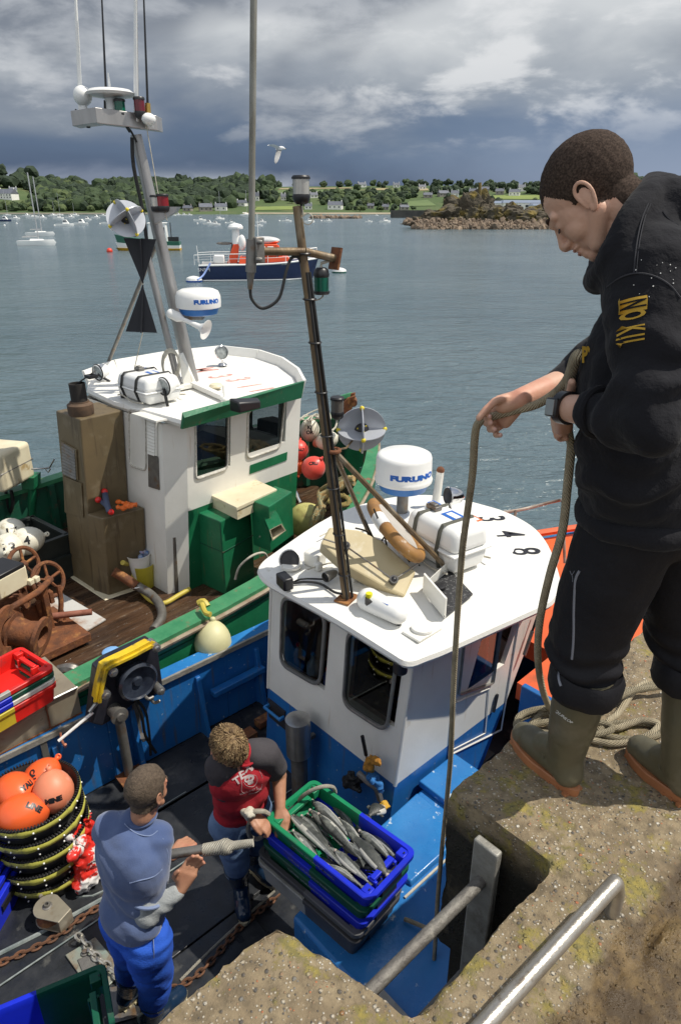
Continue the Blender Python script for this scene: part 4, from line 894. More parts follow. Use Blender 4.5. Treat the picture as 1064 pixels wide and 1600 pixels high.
# radar scanner
RAD = mat('radar_white', (.8, .8, .78), (.75, .75, .73), s=2, rough=.3); RBL = mat('radar_blue', (.03, .17, .5), rough=.35); LBL = mat('letter_blue', (.01, .12, .5), rough=.4)
def radar(base, top, r, par, txt='FURUNO', hh=.2, k=1.0, pole=True, ts=1.0, ta=-.28, sx=1.25):
    M = Matrix.Translation(top)
    h = hh; o = MB().lathe([(r*.55, -.07*k), (r*.8, -.055*k), (r*.88, -.0*k), (r*.85, .012)], M, n=32).build('radar', RBL, par)
    prof = [(r*.86, 0), (r*.98, .01), (r, .03), (r*.97, .045), (r*.96, .05), (r*.95, h*.82), (r*.91, h*.93), (r*.8, h*.985), (.002, h)] if pole else [(r*.86, 0), (r*.98, .01), (r, h*.3), (r*.99, h*.6), (r*.9, h*.85), (r*.7, h*.96), (.002, h)]
    d = MB().lathe(prof, M, n=40).build('dome', RAD, o, smooth=50)
    t = text_mb(txt, .075*ts, depth=.001, sx=sx, off=.004); R_ = r*.945+.003 if pole else r*.995
    bmesh.ops.subdivide_edges(t.bm, edges=[e for e in t.bm.edges if e.calc_length() > .01], cuts=2)
    cam_ = dirW(*(-(CUR @ V(top)-V((0, 0, CZ))))); a0 = atan2(cam_.y, cam_.x)
    for v in t.bm.verts:
        a = a0+ta*-1*-1*-1+v.co.x/R_; v.co = V(top)+V(((R_+v.co.z)*cos(a), (R_+v.co.z)*sin(a), h*.40+v.co.y))
    t.build('lettering', LBL, d, smooth=0)
    if pole: MB().cyl(base, V(top)-V((0, 0, .06)), .045, .045, n=20).build('radar_post', STD, o)
    return o
rb = V((1.256, 1.265, 2.33)); rt_ = pd(630, 752, WY(rb)); radar(V((rt_.x, rt_.y, 2.33)), rt_, .225, bb, hh=.24, ts=.72, ta=-.42, sx=1.75)
# white post with rusty top, chrome spot, vents
a = pz(680, 790, 2.36); b = over(a, 688, 735); MB().tube([a, b], [.035, .03], n=12).build('vent_post', WHT, bb); MB().sph(b, .032, 8).build('post_cap', RUS, bb)
def spot(p, r, d, par, body, lens, L=None, nm='spot_lamp'):
    d = V(d).normalized(); L = L or r*1.1; M = basis(p, d.orthogonal(), d.cross(d.orthogonal()))
    zf = (M.to_3x3() @ V((0, 0, 1))).dot(d); s_ = 1 if zf > 0 else -1
    o = MB().lathe([(r*.3, -L*s_), (r*.75, -L*.75*s_), (r*.95, -L*.3*s_), (r, 0), (r*.9, .006*s_), (r*.88, -.012*s_)], M, n=20, cap=False).build(nm, body, par)
    MB().lathe([(r*.89, -.01*s_), (.002, -.004*s_)], M, n=20, cap=False).build('lens', lens, o); return o
CHR = mat('chrome', (.75, .75, .75), (.55, .55, .55), s=8, rough=.12, metal=1); LNS = mat('lamp_lens', (.35, .38, .38), (.2, .22, .22), s=30, rough=.08)
p = pz(707, 800, 2.5); p = over(p, 700, 775); spot(p, .07, dirW(-.75, -.3, .1), bb, CHR, BLK, .13); MB().tube([p+V((.06, .02, -.05)), p+V((.06, .02, -.2))], .012).build('lamp_stem', CHR, bb)
# life raft canister
def raft(corners, z, ht, lab, aw=0, strapm=None):
    A, Bq, Cq = [V(c_) for c_ in corners]; ex = (Bq-A); ey = (Cq-A); ey -= ex*(ey.dot(ex)/ex.length_squared); Lx, Ly = ex.length, ey.length
    c_ = A+(ex+ey)/2; c_.z = z; ang = atan2(ex.y, ex.x); t = thing('life_raft_canister', lab, 'life raft', c_, ang)
    F = CUR; fr_ = ROOT[t.name]; frame(fr_)
    for nm, z0, z1, s_ in (('lower_shell', 0, ht*.47, 1), ('upper_shell', ht*.49, ht, 1)):
        mb = MB()
        if z0 == 0: mb.hexa([(-Lx*.46, -Ly*.42, 0), (Lx*.46, -Ly*.42, 0), (Lx*.46, Ly*.42, 0), (-Lx*.46, Ly*.42, 0)], [(-Lx/2, -Ly/2, z1), (Lx/2, -Ly/2, z1), (Lx/2, Ly/2, z1), (-Lx/2, Ly/2, z1)])
        else: mb.hexa([(-Lx/2, -Ly/2, z0), (Lx/2, -Ly/2, z0), (Lx/2, Ly/2, z0), (-Lx/2, Ly/2, z0)], [(-Lx*.46, -Ly*.41, z1), (Lx*.46, -Ly*.41, z1), (Lx*.46, Ly*.41, z1), (-Lx*.46, Ly*.41, z1)])
        mb.build(nm, RAD, t, smooth=60, bevel=ht*.16, seg=4)
    MB().hexa([(-Lx/2-.008, -Ly/2-.008, ht*.45), (Lx/2+.008, -Ly/2-.008, ht*.45), (Lx/2+.008, Ly/2+.008, ht*.45), (-Lx/2-.008, Ly/2+.008, ht*.45)], [(-Lx/2-.008, -Ly/2-.008, ht*.51), (Lx/2+.008, -Ly/2-.008, ht*.51), (Lx/2+.008, Ly/2+.008, ht*.51), (-Lx/2-.008, Ly/2+.008, ht*.51)]).build('seam_rim', RAD, t, bevel=.008)
    for sx in (-.26, .2):
        MB().tube([(Lx*sx, -Ly*.44, .01), (Lx*sx, -Ly/2-.012, ht*.48), (Lx*sx, -Ly*.47, ht*.9), (Lx*sx, -Ly*.40, ht+.006), (Lx*sx, Ly*.40, ht+.006), (Lx*sx, Ly*.47, ht*.9), (Lx*sx, Ly/2+.012, ht*.48), (Lx*sx, Ly*.44, .01)], .013, n=4, flat=.5).build('strap', strapm or BLR, t)
    MB().box((-Lx*.26, 0, ht+.018), (.1, .06, .03)).box((-Lx*.26, 0, ht+.035), (.06, .04, .02)).build('hydrostatic_buckle', STD, t, bevel=.004)
    for i, (a_, b_, w1, w2, mm) in enumerate(((.05, .1, .14, .1, LBL), (-.4, .2, .08, .06, LBL))):
        MB().box((Lx*a_, Ly*b_, ht+.002), (w1, w2, .003)).box((Lx*a_, Ly*b_, ht+.004), (w1*.7, w2*.5, .003), mi=1).build('sticker', [mm, RAD], t, smooth=0)
    for sgn in (-1, 1):
        MB().tube([(-Lx*.45, sgn*Ly*.5, .02), (-Lx*.2, sgn*(Ly*.5+.03), .05), (Lx*.1, sgn*(Ly*.5+.02), .01), (Lx*.46, sgn*(Ly*.5+.03), .04)], .007, k=4).build('lashing', ROW, t)
    frame(F); return t
t = raft([pz(630, 800, 2.66), pz(711, 843, 2.66), pz(655, 768, 2.66)], 2.375, .31, 'white life raft canister strapped on the blue boat roof beside its radar', strapm=mat('strap_khaki', (.1, .1, .08), rough=.8))
frame(ROOT[t.name]); MB().box((.12, .12, .303), (.1, .08, .003)).box((.12, .12, .3045), (.07, .05, .003), mi=1).build('sticker', [mat('sticker_orange', (.7, .15, .03), rough=.5), RAD], t, smooth=0); frame(BF)
# lifebuoy seen edge-on
LBO = mat('faded_orange', (.36, .18, .045), (.24, .12, .04), s=8, rough=.6, dirt=(.55, .5, .42), ds=6, dlo=.6, dhi=.68); 
c = pz(617, 826, 2.60); d1 = (pz(660, 890, 2.45)-pz(565, 778, 2.62)).normalized(); vd_ = dirW(*((CUR @ c)-V((0, 0, CZ)))).normalized(); nv = d1.cross(vd_).normalized(); d2 = (vd_*.985+nv*.17).normalized(); nrm = d1.cross(d2).normalized()
t = thing('lifebuoy', 'weathered orange lifebuoy standing edge-on between mast brace and raft', 'lifebuoy', c-V((0, 0, .3))); pts = [c+(d1*cos(2*pi*i/32)*.31+d2*sin(2*pi*i/32)*.25) for i in range(32)]
MB().tube(pts, .043, n=12, closed=True).build('ring', LBO, t)
for k in (21,): MB().tube([pts[k], pts[(k+1) % 32], pts[(k+2) % 32]], .046, n=12).build('band', RAD, t)
MB().faces([c+(d1*cos(2*pi*i/32)*.3+d2*sin(2*pi*i/32)*.27)+nrm*.025 for i in range(32)], [tuple(range(32))]).faces([c+(d1*cos(2*pi*i/32)*.3+d2*sin(2*pi*i/32)*.27)-nrm*.02 for i in range(32)], [tuple(range(32))]).build('cover', mat('buoy_cover', (.45, .42, .38), rough=.7), t)
mb = MB()
for q in ((584, 795, 600, 835, 612, 880, 640, 905), (570, 812, 590, 850, 606, 838, 640, 878), (610, 820, 625, 850, 645, 862, 655, 884), (555, 825, 575, 832, 598, 858, 612, 868)):
    mb.tube([pd(q[i], q[i+1], WY(c)-.12) for i in (0, 2, 4, 6)], .006, k=5, n=5)
mb.build('lashing', BLR, t)
# beige float box on rods
BG = mat('beige_gelcoat', (.52, .44, .27), (.45, .37, .21), s=4, rough=.5, dirt=(.6, .55, .42), ds=6)
n_ = dirW(.12, -.62, .78).normalized(); p0 = pz(575, 880, 2.52); F6 = [plane(u, v, p0, n_) for u, v in ((501, 849), (515, 823), (560, 828), (597, 844), (650, 893), (632, 932), (600, 917), (540, 884))]
t = thing('buoyant_box', 'beige faceted buoyant box clamped with two rods on the wheelhouse roof', 'float box', pz(575, 890, 2.37))
mb = MB(); mb.slab(F6, n_*-.13); mb.build('casing', BG, t, bevel=.012, smooth=0)
rA = [plane(540, 853, p0+n_*.03, n_), plane(615, 906, p0+n_*.03, n_)]; rB = [plane(500, 832, p0+n_*.03, n_), plane(558, 868, p0+n_*.03, n_), plane(600, 892, p0+n_*.02, n_), plane(652, 878, p0+n_*.03, n_)]
MB().tube(rA, .0055, n=6).tube([rA[1], plane(655, 880, p0+n_*.03, n_)], .0055, n=6).tube([rA[0], plane(505, 842, p0+n_*.03, n_)], .0055, n=6).build('clamp_rod', STD, t)
for r_ in rA: MB().sph(r_, .022, 8).cyl(r_-n_*.02, r_+n_*.012, .028, .028).build('clamp_knob', BLK, t)
MB().box(pz(575, 895, 2.37), (.3, .04, .04)).box(pz(600, 910, 2.37), (.06, .1, .06)).build('cradle', WHT, t)
# distress beacon, black tray box, mushroom vents, speaker, horn, floodlights
a = pz(572, 935, 2.41); b = pz(625, 962, 2.41); t = thing('distress_beacon', 'white oval distress beacon with a yellow lamp on the roof edge', 'beacon', bet(a, b, .5)-V((0, 0, .07))); d = (b-a).normalized(); M = basis(bet(a, b, .5), d, d.cross(V((0, 0, -1))))
mb = MB(); mb.cap2(a+d*.02, b-d*.02, .072, .058, 10); mb.build('shell', RAD, t)
MB().cyl(a+d*.02+V((0, -.0, .02))-dirW(0, .05, 0), a+d*.02+V((0, 0, .075))-dirW(0, .05, 0), .025, .02).build('lamp', mat('yellow_lamp', (.75, .68, .02), rough=.2), t)
MB().tube([a+d*.02+V((0, 0, .02))-dirW(0, .055, .02), a+d*.03+V((0, 0, .05))-dirW(0, .06, 0)], .03, n=12).tube([a+V((0, 0, -.06)), b+V((0, 0, -.06))], .012).build('base_clip', BLK, t)
MB().box(bet(a, b, .6)+V((0, 0, .052))-dirW(0, .02, 0), (.05, .035, .006), M=M.to_3x3()).build('label_plate', LBL, t)
Q4 = [pz(u, v, 2.37) for u, v in ((668, 921), (703, 893), (738, 930), (694, 965))]
t = thing('black_tray', 'black mat tray with a puck between white splash plates on the roof', 'tray', (Q4[0]+Q4[2])/2)
MB().slab(Q4, (0, 0, .012)).build('tray_base', mat('speckled_black', (.02, .02, .022), (.12, .12, .12), s=60, rough=.6, lo=.55, hi=.6), t, smooth=0)
MB().lathe([(.045, .012), (.045, .03), (.03, .035)], pz(685, 921, 2.372), n=16).build('puck', BLK, t)
for (a_, b_, h_) in (((660, 925), (694, 966), .13), ((703, 893), (703, 925), .0),):
    if h_: A_, B_ = pz(*a_, 2.365), pz(*b_, 2.365); MB().hexa([A_, B_, B_+dirW(.01, .01, 0), A_+dirW(.01, .01, 0)], [A_+V((0, 0, h_)), B_+V((0, 0, h_)), B_+V((0, 0, h_))+dirW(.01, .01, 0), A_+V((0, 0, h_))+dirW(.01, .01, 0)]).build('splash_plate', WHT, t, smooth=0)
A_, B_ = pz(661, 925, 2.365), pz(704, 894, 2.365); MB().hexa([A_, B_, B_+dirW(.0, .01, 0), A_+dirW(.0, .01, 0)], [A_+V((0, 0, .05)), B_+V((0, 0, .1)), B_+V((0, 0, .1))+dirW(.0, .01, 0), A_+V((0, 0, .05))+dirW(.0, .01, 0)]).build('splash_plate', WHT, t, smooth=0)
p = pz(659, 987, rz_(.19, 0)); MB().box(p+V((0, 0, .008)), (.2, .13, .016), rz=0).build('vent_plate', WHT, bb, bevel=.005)
MB().lathe([(.06, .016), (.065, .022), (.062, .035), (.03, .045), (.002, .047)], Matrix.Translation(p), n=24).build('mushroom_vent', WHR, bb)
p = px(626, 1028, -.045)-V((0, 0, .05)); MB().lathe([(.03, -.05), (.04, -.04), (.042, .03), (.03, .045)], Matrix.Translation(p), n=16).build('loudhailer', BLK, bb)
p = pz(455, 885, 2.36); MB().lathe([(.07, 0), (.075, .02), (.06, .03)], Matrix.Translation(p), n=20).build('lamp_base', WHT, bb); p2 = over(p, 453, 873)
spot(p2+dirW(0, -.02, .0), .075, dirW(-.1, -.75, .5), bb, RAD, BLK, .09)
p = pz(445, 908, 2.4); M = Matrix.Rotation(radians(25), 3, 'X') @ Matrix.Rotation(.2, 3, 'Z'); MB().box(p, (.07, .12, .085), M=Matrix.Rotation(-.2, 3, 'Z')).build('flood_lamp', BLK, bb, bevel=.012)
MB().tube([pz(457, 912, 2.36), pz(475, 909, 2.37), pz(500, 912, 2.37), pz(522, 925, 2.37), pz(536, 928, 2.4)], .008, k=4).tube([pz(450, 915, 2.33), pz(470, 905, 2.38), pz(505, 905, 2.37)], .006, k=4).build('roof_cable', BLR, bb)
a = pz(509, 902, 2.41); b = pz(527, 893, 2.41); spot(a, .035, a-b, bb, STD, BLK, .1, 'horn')
MB().box(pz(492, 872, 2.40), (.1, .12, .1), rz=.2).box(pz(497, 885, 2.38), (.05, .05, .06)).build('roof_box', WHT, bb, bevel=.012)
mb = MB()
for q in ((500, 838, 530, 826, 555, 835, 575, 822), (480, 890, 500, 884, 522, 880, 540, 895), (700, 870, 716, 875, 742, 862, 756, 852), (690, 888, 712, 884, 735, 872, 755, 862)): mb.tube([pz(q[i], q[i+1], 2.385) for i in (0, 2, 4, 6)], .005, k=5, n=5)
mb.build('lashing_line', ROW, bb)
# ---- aft face fittings
SX = -.14
ex = MB().lathe([(.058, ZD), (.058, 1.13)], (SX, .75, 0), n=24).build('exhaust_pipe', STD, bb)
MB().lathe([(.06, 1.12), (.085, 1.125), (.085, 1.42), (.07, 1.425), (.002, 1.428)], (SX, .75, 0), n=28).build('silencer', STL, ex)
MB().box((SX+.07, .75, 1.2), (.14, .03, .03)).build('pipe_bracket', STD, ex)
mb = MB().box((-.004, 1.17, 1.12), (.012, .2, .17)); mb.build('locker_recess', mat('recess_dark', (.03, .03, .035), rough=.6), bb, smooth=0)
MB().box((-.05, 1.17, 1.15), (.02, .2, .02)).box((-.03, 1.08, 1.15), (.05, .02, .03)).box((-.03, 1.26, 1.15), (.05, .02, .03)).build('locker_handle', BLW, bb, bevel=.006)
p = px(566, 1150, -.06); q = px(572, 1180, -.05); lv = MB().tube([p, q], .012, n=8).build('tap_lever', BLK, bb); MB().tube([q, px(574, 1195, -.04), px(573, 1215, -.03)], .006, n=6).build('lever_rod', STL, lv)
OGL = mat('orange_rag', (.42, .2, .03), (.3, .13, .02), s=14, rough=.95, bump=.4, bs=40)
def ragmb(p, s, seed, n=5):
    r_ = random.Random(seed); mb = MB()
    for i in range(n): 
        a_ = V((r_.uniform(-1, 1)*s[0], r_.uniform(-1, 1)*s[1], r_.uniform(-1, 1)*s[2])); b_ = V((r_.uniform(-1, 1)*s[0], r_.uniform(-1, 1)*s[1], r_.uniform(-1, 1)*s[2])); mb.cap2(V(p)+a_, V(p)+b_, .025, .012, 6)
    return remesh(mb, .008, 2, .5, .018, 22, seed)
p = px(583, 1195, -.07); tag(ragmb(p, (.02, .05, .07), 3, 6).build('work_glove', OGL), 'orange work glove draped over the blue tap handle', 'glove')
tag(ragmb(px(586, 1222, -.07), (.02, .05, .045), 5, 6).build('work_glove', mat('blue_rag', (.03, .16, .42), rough=.9)), 'blue rubber glove hanging under the orange glove', 'glove')
tag(ragmb(px(552, 1220, -.07), (.03, .07, .05), 8, 6).build('hose_bundle', BLR), 'black crumpled hose bundle hanging beside the gloves', 'hose')
MB().tube([px(560, 1208, -.08), px(575, 1222, -.08), px(588, 1232, -.08), px(594, 1250, -.08)], .02, k=4, n=8).build('tap_hose', STD, bb)
tag(ragmb(pz(603, 1262, ZP+.03)+V((0, .02, 0)), (.04, .03, .01), 11, 6).build('work_glove', mat('yellow_glove', (.55, .33, .04), rough=.9)), 'yellow glove lying at the foot of the white wheelhouse corner', 'glove')
# ---- net hauler on the port rail
yh = 1.70; P_ = lambda u, v, o=0: py(u, v, yh+o)
t = thing('net_hauler', 'net hauler with yellow belt and black disc on the port rail', 'net hauler', (-.95, 1.8, ZD)); NB = mat('belt_yellow', (.72, .5, .02), (.6, .4, .02), s=12, rough=.5, dirt=(.2, .16, .05), ds=9)
bd = [P_(u, v, .05) for u, v in ((141, 1130), (152, 1045), (168, 1032), (236, 1000), (247, 1012), (256, 1075), (246, 1085), (215, 1095), (190, 1117), (160, 1135))]
MB().slab(bd, (0, .09, 0)).build('side_plate', mat('hauler_black', (.012, .013, .02), (.03, .03, .04), s=6, rough=.3), t, bevel=.012, smooth=0)
pts = [P_(u, v, -.0) for u, v in ((149, 1093), (153, 1070), (160, 1040), (170, 1034), (202, 1019), (232, 1003), (240, 1006))]
mb = MB()
for i in range(len(pts)-1):
    a, b = pts[i], pts[i+1]; nn_ = V((0, 1, 0)).cross((b-a)).normalized()
    mb.slab([a+V((0, -.055, 0)), b+V((0, -.055, 0)), b+V((0, .055, 0)), a+V((0, .055, 0))], nn_*.02); mb.slab([a+V((0, -.035, 0))-nn_*.022, b+V((0, -.035, 0))-nn_*.022, b+V((0, -.02, 0))-nn_*.022, a+V((0, -.02, 0))-nn_*.022], nn_*.02)
mb.build('belt', NB, t, smooth=40)
Ry = Matrix.Rotation(pi/2, 4, 'X')
for u, v in ((242, 1010), (175, 1048), (164, 1083), (249, 1077)):
    p = P_(u, v, -.03); o = MB().lathe([(.032, -.07), (.032, .03), (.02, .035), (.018, .05), (.004, .052)], Matrix.Translation(p) @ Ry, n=18).build('roller', STL, t)
c = P_(215, 1064, .0); MB().lathe([(.135, -.06), (.145, .0), (.145, .02), (.128, .035), (.12, .02), (.04, .0), (.03, .02), (.004, .022)], Matrix.Translation(c) @ Ry, n=40).build('disc', mat('disc_black', (.015, .018, .03), (.04, .05, .07), s=9, rough=.25, bump=.2, bs=20), t)
MB().lathe([(.05, -.06), (.05, .03), (.062, .035), (.062, .05), (.03, .055), (.028, .07), (.003, .071)], Matrix.Translation(P_(183, 1114, 0)) @ Ry, n=20).build('hub', STD, t)
MB().tube([P_(186, 1118, .06), V((P_(186, 1118).x+.03, 1.76, ZD))], .035, n=12).build('post', STD, t); MB().box((-.93, 1.74, ZD+.06), (.2, .14, .02)).build('post_foot', RUS, t)
mb = MB(); mb.tube([P_(212, 1095, 0), P_(222, 1118, 0), P_(228, 1150, .03), P_(244, 1176, .03)], .011, k=4).tube([P_(216, 1095, 0), P_(228, 1112, 0), P_(234, 1150, .03), P_(236, 1180, .03)], .01, k=4).build('hydraulic_hose', BLR, t)
mb = MB()
for u, v in ((232, 1092), (242, 1098)): mb.tube([P_(u-6, v-6, -.02), P_(u, v, -.04), P_(u+8, v-3, -.04)], .012, k=3)
mb.build('line_guide', STD, t)
MB().tube([pz(140, 1113, 1.5), P_(152, 1098, -.02)], .014).build('tension_knob', STL, t)
t = tag(MB().tube([P_(146, 1113, -.03), pz(92, 1158, 1.36)], .011, n=8).build('white_rod', RAD), 'white rod leaning from the hauler to the port rail', 'rod')
tag(MB().tube([pz(95, 1145, 1.40), pz(97, 1156, 1.36), pz(103, 1167, 1.35), pz(103, 1163, 1.42)], .008, k=4).build('copper_hook', mat('copper', (.5, .2, .12), rough=.35, metal=.6)), 'small copper-coloured hook hanging on the port rail', 'hook')
for u, v in ((70, 1170), (213, 1113)):
    a = py(u, v, 1.84); MB().box(a-V((0, .0, .06)), (.045, .02, .3)).box(a-V((0, .05, .2)), (.045, .1, .01)).build('rail_bracket', STD, bb, bevel=.004)
frame()
# ================================================================ green fishing boat
GF = mframe(-1.76, 6.09, 48); frame(GF)
GP = mat('green_paint', (.009, .115, .05), (.013, .155, .068), s=4, rough=.38, bump=.25, bs=22, dirt=(.3, .36, .3), ds=18, dlo=.68, dhi=.74, rv=.12, streak=(.16, .1, .05), sk=.64)
GR = mat('worn_green_rail', (.06, .24, .11), (.03, .18, .08), s=6, rough=.5, bump=.4, bs=25, dirt=(.22, .12, .07), ds=7, dlo=.58, dhi=.68)
GD = mat('dark_green_paint', (.01, .09, .05), (.008, .06, .035), s=4, rough=.5, bump=.3, bs=20, dirt=(.1, .06, .04), ds=7)
WDK = mat('wet_wood_deck', (.085, .045, .024), (.03, .018, .012), s=3, rough=.3, bump=.4, bs=30, dirt=(.16, .11, .07), ds=5, stretch=(.5, 3, 1), rv=.2)
BRN = mat('khaki_engine_casing', (.155, .115, .06), (.12, .09, .05), s=3, rough=.5, bump=.1, bs=50, dirt=(.2, .16, .1), ds=5, streak=(.08, .055, .03), sk=.56)
CRM = mat('cream_paint', (.68, .62, .45), (.6, .52, .36), s=4, rough=.5, dirt=(.4, .28, .12), ds=6, dlo=.6, dhi=.7)
gb = thing('fishing_boat', 'green and white fishing boat with a brown engine casing, moored outside the blue one', 'fishing boat', (0, 0, 0))
ZG = .9; GC = .5
def hbg(x): return 1.93 if x < -.3 else 1.93*max(.02, 1-((x+.3)/4.1)**2.3)
def zr_(x): return 1.53+.05*max(0, x+.5)**1.5
XS = [-6+.4*i for i in range(15)]+[0+.25*i for i in range(15)]+[3.68, 3.8]
mb = MB(); rings = []
for x in XS:
    h = hbg(x); z = zr_(x); rings.append([(x, GC-h, z), (x, GC-h*1.01, z-.3), (x-.05, GC-h*.97, .5), (x-.15, GC-h*.6, -.4), (x-.15, GC+h*.6, -.4), (x-.05, GC+h*.97, .5), (x, GC+h*1.01, z-.3), (x, GC+h, z)])
vv = [V(p) for r in rings for p in r]; mb.faces(vv, [(i*8+j, i*8+j+1, (i+1)*8+j+1, (i+1)*8+j) for i in range(len(rings)-1) for j in range(7)]+[tuple(range(8))]); mb.build('hull', GP, gb, smooth=40)
mb = MB()
for sg in (-1, 1):
    for dz in (.13, .26, .40):
        mb.tube([(x, GC+sg*(hbg(x)*1.004+.004), zr_(x)-dz) for x in XS[:-2]], .006, n=4)
mb.build('plank_seam', GD, gb)
mb = MB(); cp = MB(); SK_ = mat('worn_strake', (.35, .3, .22), (.2, .13, .08), s=6, rough=.7, bump=.5, bs=30)
for sg in (-1, 1):
    for a, b in zip(XS[:-1], XS[1:]):
        ya, yb = GC+sg*(hbg(a)-.08), GC+sg*(hbg(b)-.08)
        if hbg(b) < .15: continue
        mb.hexa([(a, ya, ZG-.02), (b, yb, ZG-.02), (b, yb-.02*sg, ZG-.02), (a, ya-.02*sg, ZG-.02)], [(a, ya, zr_(a)-.02), (b, yb, zr_(b)-.02), (b, yb-.02*sg, zr_(b)-.02), (a, ya-.02*sg, zr_(a)-.02)])
    P = [(x, GC+sg*hbg(x), zr_(x)) for x in XS]
    for a, b in zip(P, P[1:]):
        o1, o2 = .04*sg, -.13*sg
        cp.hexa([(a[0], a[1]+o1, a[2]-.03), (b[0], b[1]+o1, b[2]-.03), (b[0], b[1]+o2, b[2]-.03), (a[0], a[1]+o2, a[2]-.03)], [(a[0], a[1]+o1, a[2]+.02), (b[0], b[1]+o1, b[2]+.02), (b[0], b[1]+o2, b[2]+.02), (a[0], a[1]+o2, a[2]+.02)])
    rb_ = MB().tube([(a[0], a[1]+.05*sg, a[2]-.03) for a in P], .022, n=6); rb_.build('rubbing_strake', SK_, gb)
    x = -5.6
    while x < 3.2:
        y = GC+sg*(hbg(x)-.1); mb.box((x, y-.03*sg, (ZG+zr_(x))/2), (.07, .08, zr_(x)-ZG-.06)); x += .62
mb.build('bulwark', GD, gb, smooth=20); cp.build('rail_cap', GR, gb, smooth=25)
mb = MB(); y = GC-1.8
while y < GC+1.8:
    x1 = 3.8
    while x1 > 0 and hbg(x1)-.1 < abs(y-GC): x1 -= .1
    mb.box(((x1-6)/2, y+.06, ZG-.025), (x1+6, .125, .05)); y += .13
mb.build('deck', WDK, gb, smooth=0, bevel=.003)
# wheelhouse
Lx, Ly = .048, -.054
def gring(z): d = z-ZG; return [V((a+Lx*d, b+Ly*d, z)) for a, b in ((0, 1.5), (0, .03), (.2, -.07), (1.72, -.07), (2.05, .5), (2.05, 1.2), (1.72, 1.75))]
GZ = 2.72
def gwall(i, z0, z1): A, B2 = gring(z0), gring(z1); j = (i+1) % 7; return [A[i], A[j], B2[j], B2[i]]
mbw = MB()
def mkwin(i, pix, z0=1.80):
    q = gwall(i, z0, GZ); n = (q[1]-q[0]).cross(q[3]-q[0]).normalized(); c = [plane(u, v, q[0]+n*.002, n) for u, v in pix]; return q, n, c
wins = []
q, n, c1 = mkwin(2, [(306, 748), (355, 731), (356, 634), (306, 652)]); _, _, c2 = mkwin(2, [(386, 716), (437, 698), (445, 622), (388, 642)])
hs = []
for c in (c1, c2):
    s_ = [st(p, q) for p in c]; hs.append((min(k[0] for k in s_)+.004, max(k[0] for k in s_)-.004, max(.02, min(k[1] for k in s_)+.012), min(.98, max(k[1] for k in s_)-.012)))
panel(mbw, q, hs); panel(mbw, gwall(2, ZG, 1.80), [], mi=1); wins += [(c1, n), (c2, n)]
q0 = gwall(0, ZG, GZ); n0 = (q0[1]-q0[0]).cross(q0[3]-q0[0]).normalized(); c3 = [plane(u, v, q0[0]+n0*.002, n0) for u, v in ((204, 726), (229, 734), (229, 646), (203, 640))]
panel(mbw, q0, []); panel(mbw, gwall(1, ZG, GZ), [])
for i in (3, 4, 5): panel(mbw, gwall(i, ZG, 1.8), []); panel(mbw, gwall(i, 1.8, GZ), [(.12, .88, .2, .85)]); w_ = gwall(i, 1.8, GZ); P = lambda s, t: (w_[0]*(1-s)+w_[1]*s)*(1-t)+(w_[3]*(1-s)+w_[2]*s)*t; wins.append(([P(.12, .2), P(.88, .2), P(.88, .85), P(.12, .85)], (w_[1]-w_[0]).cross(w_[3]-w_[0])))
panel(mbw, gwall(6, ZG, GZ), [(.1, .45, .5, .9), (.55, .9, .5, .9)])
gw = mbw.build('wheelhouse', [WHT, GP], gb, smooth=0, recalc=False)
WFR = mat('white_window_frame', (.62, .6, .55), (.4, .38, .33), s=30, rough=.5)
for c, n in wins: window(c, n, gw, WFR, GLT, .16, .014)
window(c3, n0, gw, WFR, mat('door_glass', (.10, .08, .05), (.06, .05, .035), s=3, rough=.15), .2, .012)
q = gwall(2, ZG, GZ); nS2 = (q[1]-q[0]).cross(q[3]-q[0]).normalized()
S_ = lambda u, v, o=.004: plane(u, v, q[0]+nS2*o, nS2)
MB().slab([S_(390, 741), S_(448, 719), S_(449, 706), S_(391, 727)], nS2*.003).build('green_stripe', GP, gw, smooth=0)
# interior hints
MB().box((1.0, .9, 1.0), (1.9, 1.7, .1)).build('cabin_floor', INT, gb, smooth=0)
mb = MB().box((1.3, .45, 1.72), (.7, .5, .14)).box((1.5, 1.1, 1.8), (.3, .7, .4)); mb.build('console', INT, gb, bevel=.03)
MB().cyl((.75, .35, 1.6), (.75, .35, 2.25), .05, .05).box((.62, .5, 2.25), (.2, .3, .3)).build('cabin_equipment', mat('dark_equipment', (.03, .035, .05), rough=.4), gb, bevel=.02)
tag(ragmb((1.45, .25, 1.93), (.12, .1, .05), 21, 7).build('jacket', mat('dark_cloth', (.05, .05, .05), (.3, .3, .3), s=5, rough=.9)), 'crumpled dark jacket behind the front window of the green boat', 'jacket')
